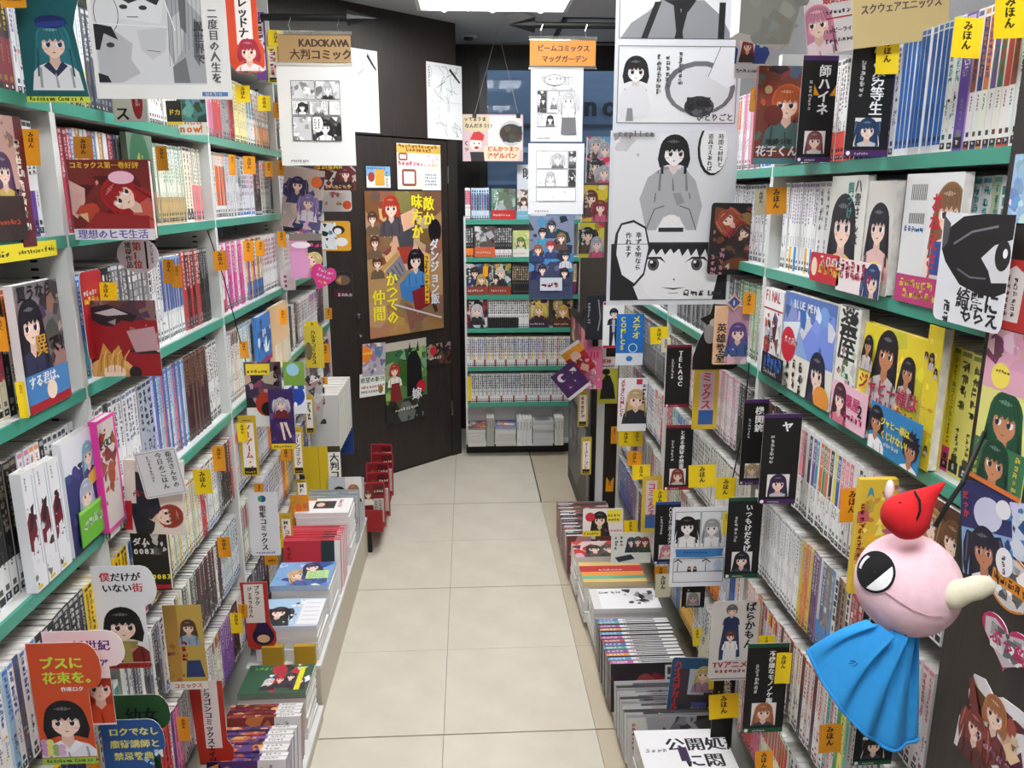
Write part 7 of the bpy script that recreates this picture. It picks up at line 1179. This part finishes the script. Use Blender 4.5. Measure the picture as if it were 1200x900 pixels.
row(-1, LZ[4], .95, 3.0, [(-40, 14, S((190, 60, 90), WH, patch=MIXP, obi=(.3, [(226, 220, 190)]), name='crimson-spined', tt=.0165)), (14, 22, S((30, 28, 32), WH, name='black-spined')), (60, 72, S(WH, BK, patch=[BK, RED, KR], obi=(.12, [(40, 40, 44)]), name='white dark-lettered', tt=.014)), (72, 84, S((150, 50, 50), WH, bases=[(150, 50, 50), WH], patch=[KR, BK], name='brick red', tt=.014)), (82, 108, S((40, 110, 190), WH, obi=(.36, [WH, (60, 160, 190), (40, 50, 60)]), name='bright blue-spined', tt=.0155)), (118, 142, S((36, 36, 40), WH, patch=[WH, GR], name='black and white patterned', tt=.014)), (142, 180, S((110, 110, 114), WH, patch=[BK, GR], name='dark grey-spined', tt=.02)), (182, 196, S((226, 226, 230), BK, patch=[BK, WH], name='white inky')), (196, 219, S(WH, BLU, block=(.35, .95, [(50, 70, 140), (70, 100, 170)]), obi=(.3, [WH]), name='navy-topped white', tt=.013)), (221, 241, S((190, 40, 44), WH, bases=[(190, 40, 44), (60, 24, 28)], name='red and black title', tt=.022)), (241, 258, S((22, 22, 24), WH, patch=None, name='glossy black', tt=.011)), (258, 266, S(WH, RED, obi=(.2, [RED]), name='white red-footed', tt=.011)), (266, 290, S((226, 70, 140), WH, bases=[(226, 70, 140), (240, 230, 236), (200, 50, 150)], patch=MIXP, name='hot pink', tt=.02)), (292, 310, S((240, 200, 50), BK, bases=[(240, 210, 60), (190, 50, 150), WH], patch=MIXP, obi=(.3, [(50, 100, 170)]), name='yellow and magenta', tt=.02)), (312, 330, S(WH, (220, 60, 130), patch=[PNK, BK, WH], name='white pink-lettered'))], h=.195, rowname='third left shelf')
row(-1, LZ[3], .95, 3.0, [(-60, 42, S((26, 26, 30), (150, 140, 110), obi=(.3, [(232, 232, 234)]), name='glossy black white-footed', tt=.02)), (125, 150, S((236, 236, 234), (60, 60, 70), bases=[WH, WH, (60, 60, 70)], patch=[(170, 190, 230), WH], name='thick white', tt=.021)), (150, 172, S((238, 238, 240), (90, 110, 160), patch=[(150, 170, 220), WH], name='white blue-art', tt=.019)), (172, 188, S((170, 176, 200), BK, patch=[BK, (90, 100, 150)], name='lilac-grey', tt=.03)), (188, 224, S((200, 214, 236), BLU, bases=[(200, 214, 236), (90, 110, 180), WH, (150, 190, 226), (226, 120, 130), (90, 90, 160)], patch=MIXP + [(240, 220, 60)], name='blue-and-white mixed', tt=.013)), (224, 248, S((70, 26, 34), (200, 150, 110), bases=[(90, 30, 36), (60, 26, 34), (30, 26, 32)], patch=[BK, BRN], name='dark wine', tt=.014)), (248, 270, S((230, 228, 226), BK, patch=[RED, BK, WH], name='white red-and-black art', tt=.02))], h=.215, rowname='fourth left shelf', d=.15)
row(-1, LZ[2], .95, 3.3, [(-60, 60, S((236, 236, 232), BLU, bases=[WH, (150, 180, 210), WH, (90, 100, 110), WH, (236, 226, 228)], patch=MIXP, name='white blue-lettered', tt=.016)), (60, 112, S((30, 32, 36), WH, patch=[(70, 74, 80), WH], name='charcoal', tt=.018)), (176, 200, S((226, 226, 60), BK, bases=[(40, 40, 44), WH, (236, 220, 60), (90, 170, 110), (220, 70, 80)], patch=MIXP, name='many-coloured', tt=.014)), (200, 240, S(WH, RED, bases=[WH, (236, 220, 120), WH, WH, (210, 226, 180)], patch=MIXP + [YEL, RED], name='white yellow-and-red', tt=.013))], h=.182, rowname='fifth left shelf')
row(-1, LZ[1], .95, 3.3, [(-80, 30, S((90, 84, 80), WH, bases=[(110, 104, 100), (80, 120, 170), WH, (226, 80, 150), WH], patch=MIXP, name='mixed grey and pink', tt=.016)), (30, 60, S(WH, PNK, patch=[PNK, GRN, WH], name='white pink-dotted', tt=.016)), (150, 196, S((60, 60, 76), WH, bases=[(60, 60, 76), (40, 44, 50), (90, 100, 120), WH], patch=MIXP, name='slate-spined', tt=.014)), (200, 235, S((120, 130, 80), WH, bases=[WH, (60, 60, 60), (100, 130, 90), (220, 200, 120)], patch=MIXP, name='green and grey mixed', tt=.014))], h=.182, rowname='sixth left shelf')
row(-1, LZ[0], 1.2, 3.0, [], h=.175, rowname='lowest left shelf')
MX = [(150, 80, 60), (190, 60, 50), (60, 110, 80), (110, 70, 140), (200, 120, 60), (50, 60, 120)]
row(1, RZ[6], .97, 3.35, [(1200, 1180, S((226, 222, 216), BK, bases=[(60, 60, 64), WH], name='white dark-lettered', tt=.015)), (1180, 1126, S((234, 230, 224), BRN, *MX, block=(.42, .93, MX), obi=(.07, MX), name='white colour-barred', tt=.0135)), (1126, 1114, S((104, 70, 160), WH, name='deep purple', tt=.018)), (1114, 1100, S((226, 228, 226), TEA, patch=[TEA, (190, 130, 160), BK], name='white teal-lettered', tt=.017)), (1100, 1045, S(WH, (40, 100, 180), block=(.06, .94, [(46, 108, 186)]), foot=WH, name='white blue-barred', tt=.0135)), (1000, 972, S(WH, BK, patch=[(200, 170, 90), BK, WH], obi=(.3, [(226, 80, 70)]), name='white red-footed', tt=.0145)), (890, 864, S(WH, PNK, bases=[WH, WH, (226, 150, 180)], patch=[PNK, WH], name='white pink-lettered', tt=.014))], rowname='top right shelf')
row(1, RZ[5], .97, 3.35, [(1165, 1120, S((226, 226, 222), TEA, bases=[WH, (190, 200, 160), WH], patch=[(120, 130, 90), WH], name='white teal-titled', tt=.019)), (1058, 1030, S((236, 236, 240), RED, bases=[(80, 150, 210), (226, 90, 160), WH, WH], patch=[(60, 60, 90), WH], name='pink-blue-white mixed', tt=.016)), (1040, 1010, S((150, 152, 152), TEA, patch=[BK, GR], name='grey-spined', tt=.02)), (974, 952, S((238, 238, 240), (150, 150, 156), name='plain white barcoded', tt=.028)), (952, 922, S(WH, PUR, patch=None, obi=(.28, [WH, (60, 140, 210), WH, (236, 180, 50), WH, WH]), foot=BK, name='white figure-footed', tt=.0135)), (922, 892, S(WH, BLU, GRN, patch=[BRN, BK, WH], obi=(.2, [(226, 226, 220)]), name='white brown-art', tt=.0145))], rowname='second right shelf')
row(1, RZ[4], .97, 3.35, [(1160, 1108, S((232, 226, 120), (120, 120, 70), name='yellow back-cover', tt=.03)), (1118, 1082, S((240, 220, 40), (40, 130, 90), GRN, obi=(.2, [(220, 50, 130)]), title='ジャヒー様はくじけない', name='bright yellow', tt=.019)), (890, 862, S((226, 228, 226), GRN, bases=[(150, 190, 120), WH, (226, 230, 220)], patch=MIXP, name='white green-lettered', tt=.016)), (862, 790, S((120, 122, 126), WH, bases=[(90, 92, 96), (50, 50, 54), (150, 152, 156)], name='dark grey', tt=.016))], rowname='third right shelf')
HC = [(120, 80, 170), (70, 160, 175), (232, 110, 50), (60, 160, 100), (226, 120, 90), (50, 50, 54), (236, 220, 60), (50, 100, 170), (226, 130, 140), (232, 140, 150), (226, 120, 140), (232, 232, 234), (60, 60, 66)]
row(1, RZ[3], .97, 3.4, [(1000, 927, S((240, 240, 240), WH, block=(.42, .95, list(reversed(HC))), patch=[SK, BK, (220, 180, 150)], title='ホリミヤ', n=5, name='white colour-topped', tt=.0155)), (1100, 1000, S((226, 226, 226), BK, bases=[WH, WH, (60, 60, 66), (236, 150, 160), WH], patch=MIXP, name='white dark-patterned', tt=.016)), (1135, 1100, S((80, 54, 44), (220, 180, 110), patch=[BRN, (190, 140, 90)], name='brown-spined', tt=.02)), (892, 862, S((40, 40, 44), WH, patch=[(120, 120, 124), BK], name='charcoal', tt=.0165)), (860, 800, S((222, 214, 216), PNK, bases=[WH, (226, 200, 206), (190, 186, 186)], patch=[PNK, GR, WH], name='white rosy', tt=.0145)), (800, 740, S((90, 92, 88), WH, bases=[(80, 82, 80), (110, 112, 108), (60, 60, 58)], name='olive-grey', tt=.015))], rowname='fourth right shelf')
row(1, RZ[2], .97, 3.4, [(932, 880, S((238, 238, 240), (150, 150, 158), patch=None, name='plain white', tt=.0135)), (944, 932, S((236, 170, 60), WH, bases=[(220, 200, 60), (236, 130, 90), (230, 150, 60)], patch=[RED, YEL], name='orange and yellow', tt=.0145)), (952, 944, S((110, 70, 120), WH, name='plum', tt=.0145)), (968, 952, S((120, 130, 150), WH, bases=[(110, 150, 190), (150, 130, 110), (90, 110, 160), WH], patch=MIXP + [(60, 130, 200)], obi=(.3, [(70, 140, 210)]), name='blue-footed', tt=.0145)), (986, 968, S((190, 180, 170), BK, bases=[WH, (160, 130, 90), (110, 90, 80)], patch=MIXP, name='tawny mixed', tt=.0145)), (1022, 986, S((200, 44, 48), WH, patch=None, name='scarlet', tt=.0155)), (1140, 1022, S((226, 222, 224), PNK, patch=MIXP, name='white pink-and-purple', tt=.016)), (880, 800, S((224, 224, 222), BK, patch=None, name='off-white', tt=.013))], rowname='fifth right shelf')
row(1, RZ[1], .97, 3.4, [(960, 905, S((230, 226, 224), RED, bases=[WH, (226, 210, 206), WH, (60, 60, 64)], patch=[RED, BK, WH], name='white red-lettered', tt=.0145)), (985, 960, S((200, 210, 180), GRN, bases=[(110, 180, 180), (236, 220, 90), (90, 160, 90), WH, (226, 140, 170)], patch=MIXP, name='pastel mixed', tt=.0145)), (1110, 1046, S((238, 238, 240), BLU, bases=[WH, WH, (226, 226, 228)], patch=[BLU, RED, GRN, WH], name='white multicolour-lettered', tt=.021))], rowname='sixth right shelf')
row(1, RZ[0], 1.2, 3.4, [], h=.175, rowname='lowest right shelf')
# far left unit
for zi, nm in ((1, 'sixth'), (2, 'fifth'), (3, 'fourth'), (4, 'third'), (5, 'second'), (6, 'top')):
    if zi < 3: row(-1, LZ[zi], 3.3, 3.88, [], rowname='far left %s shelf' % nm) if zi == 2 else None
    else: row(-1, LZ[zi], 3.04, 3.88, [], rowname='far left %s shelf' % nm)
finish_tags()
finish_books(250)
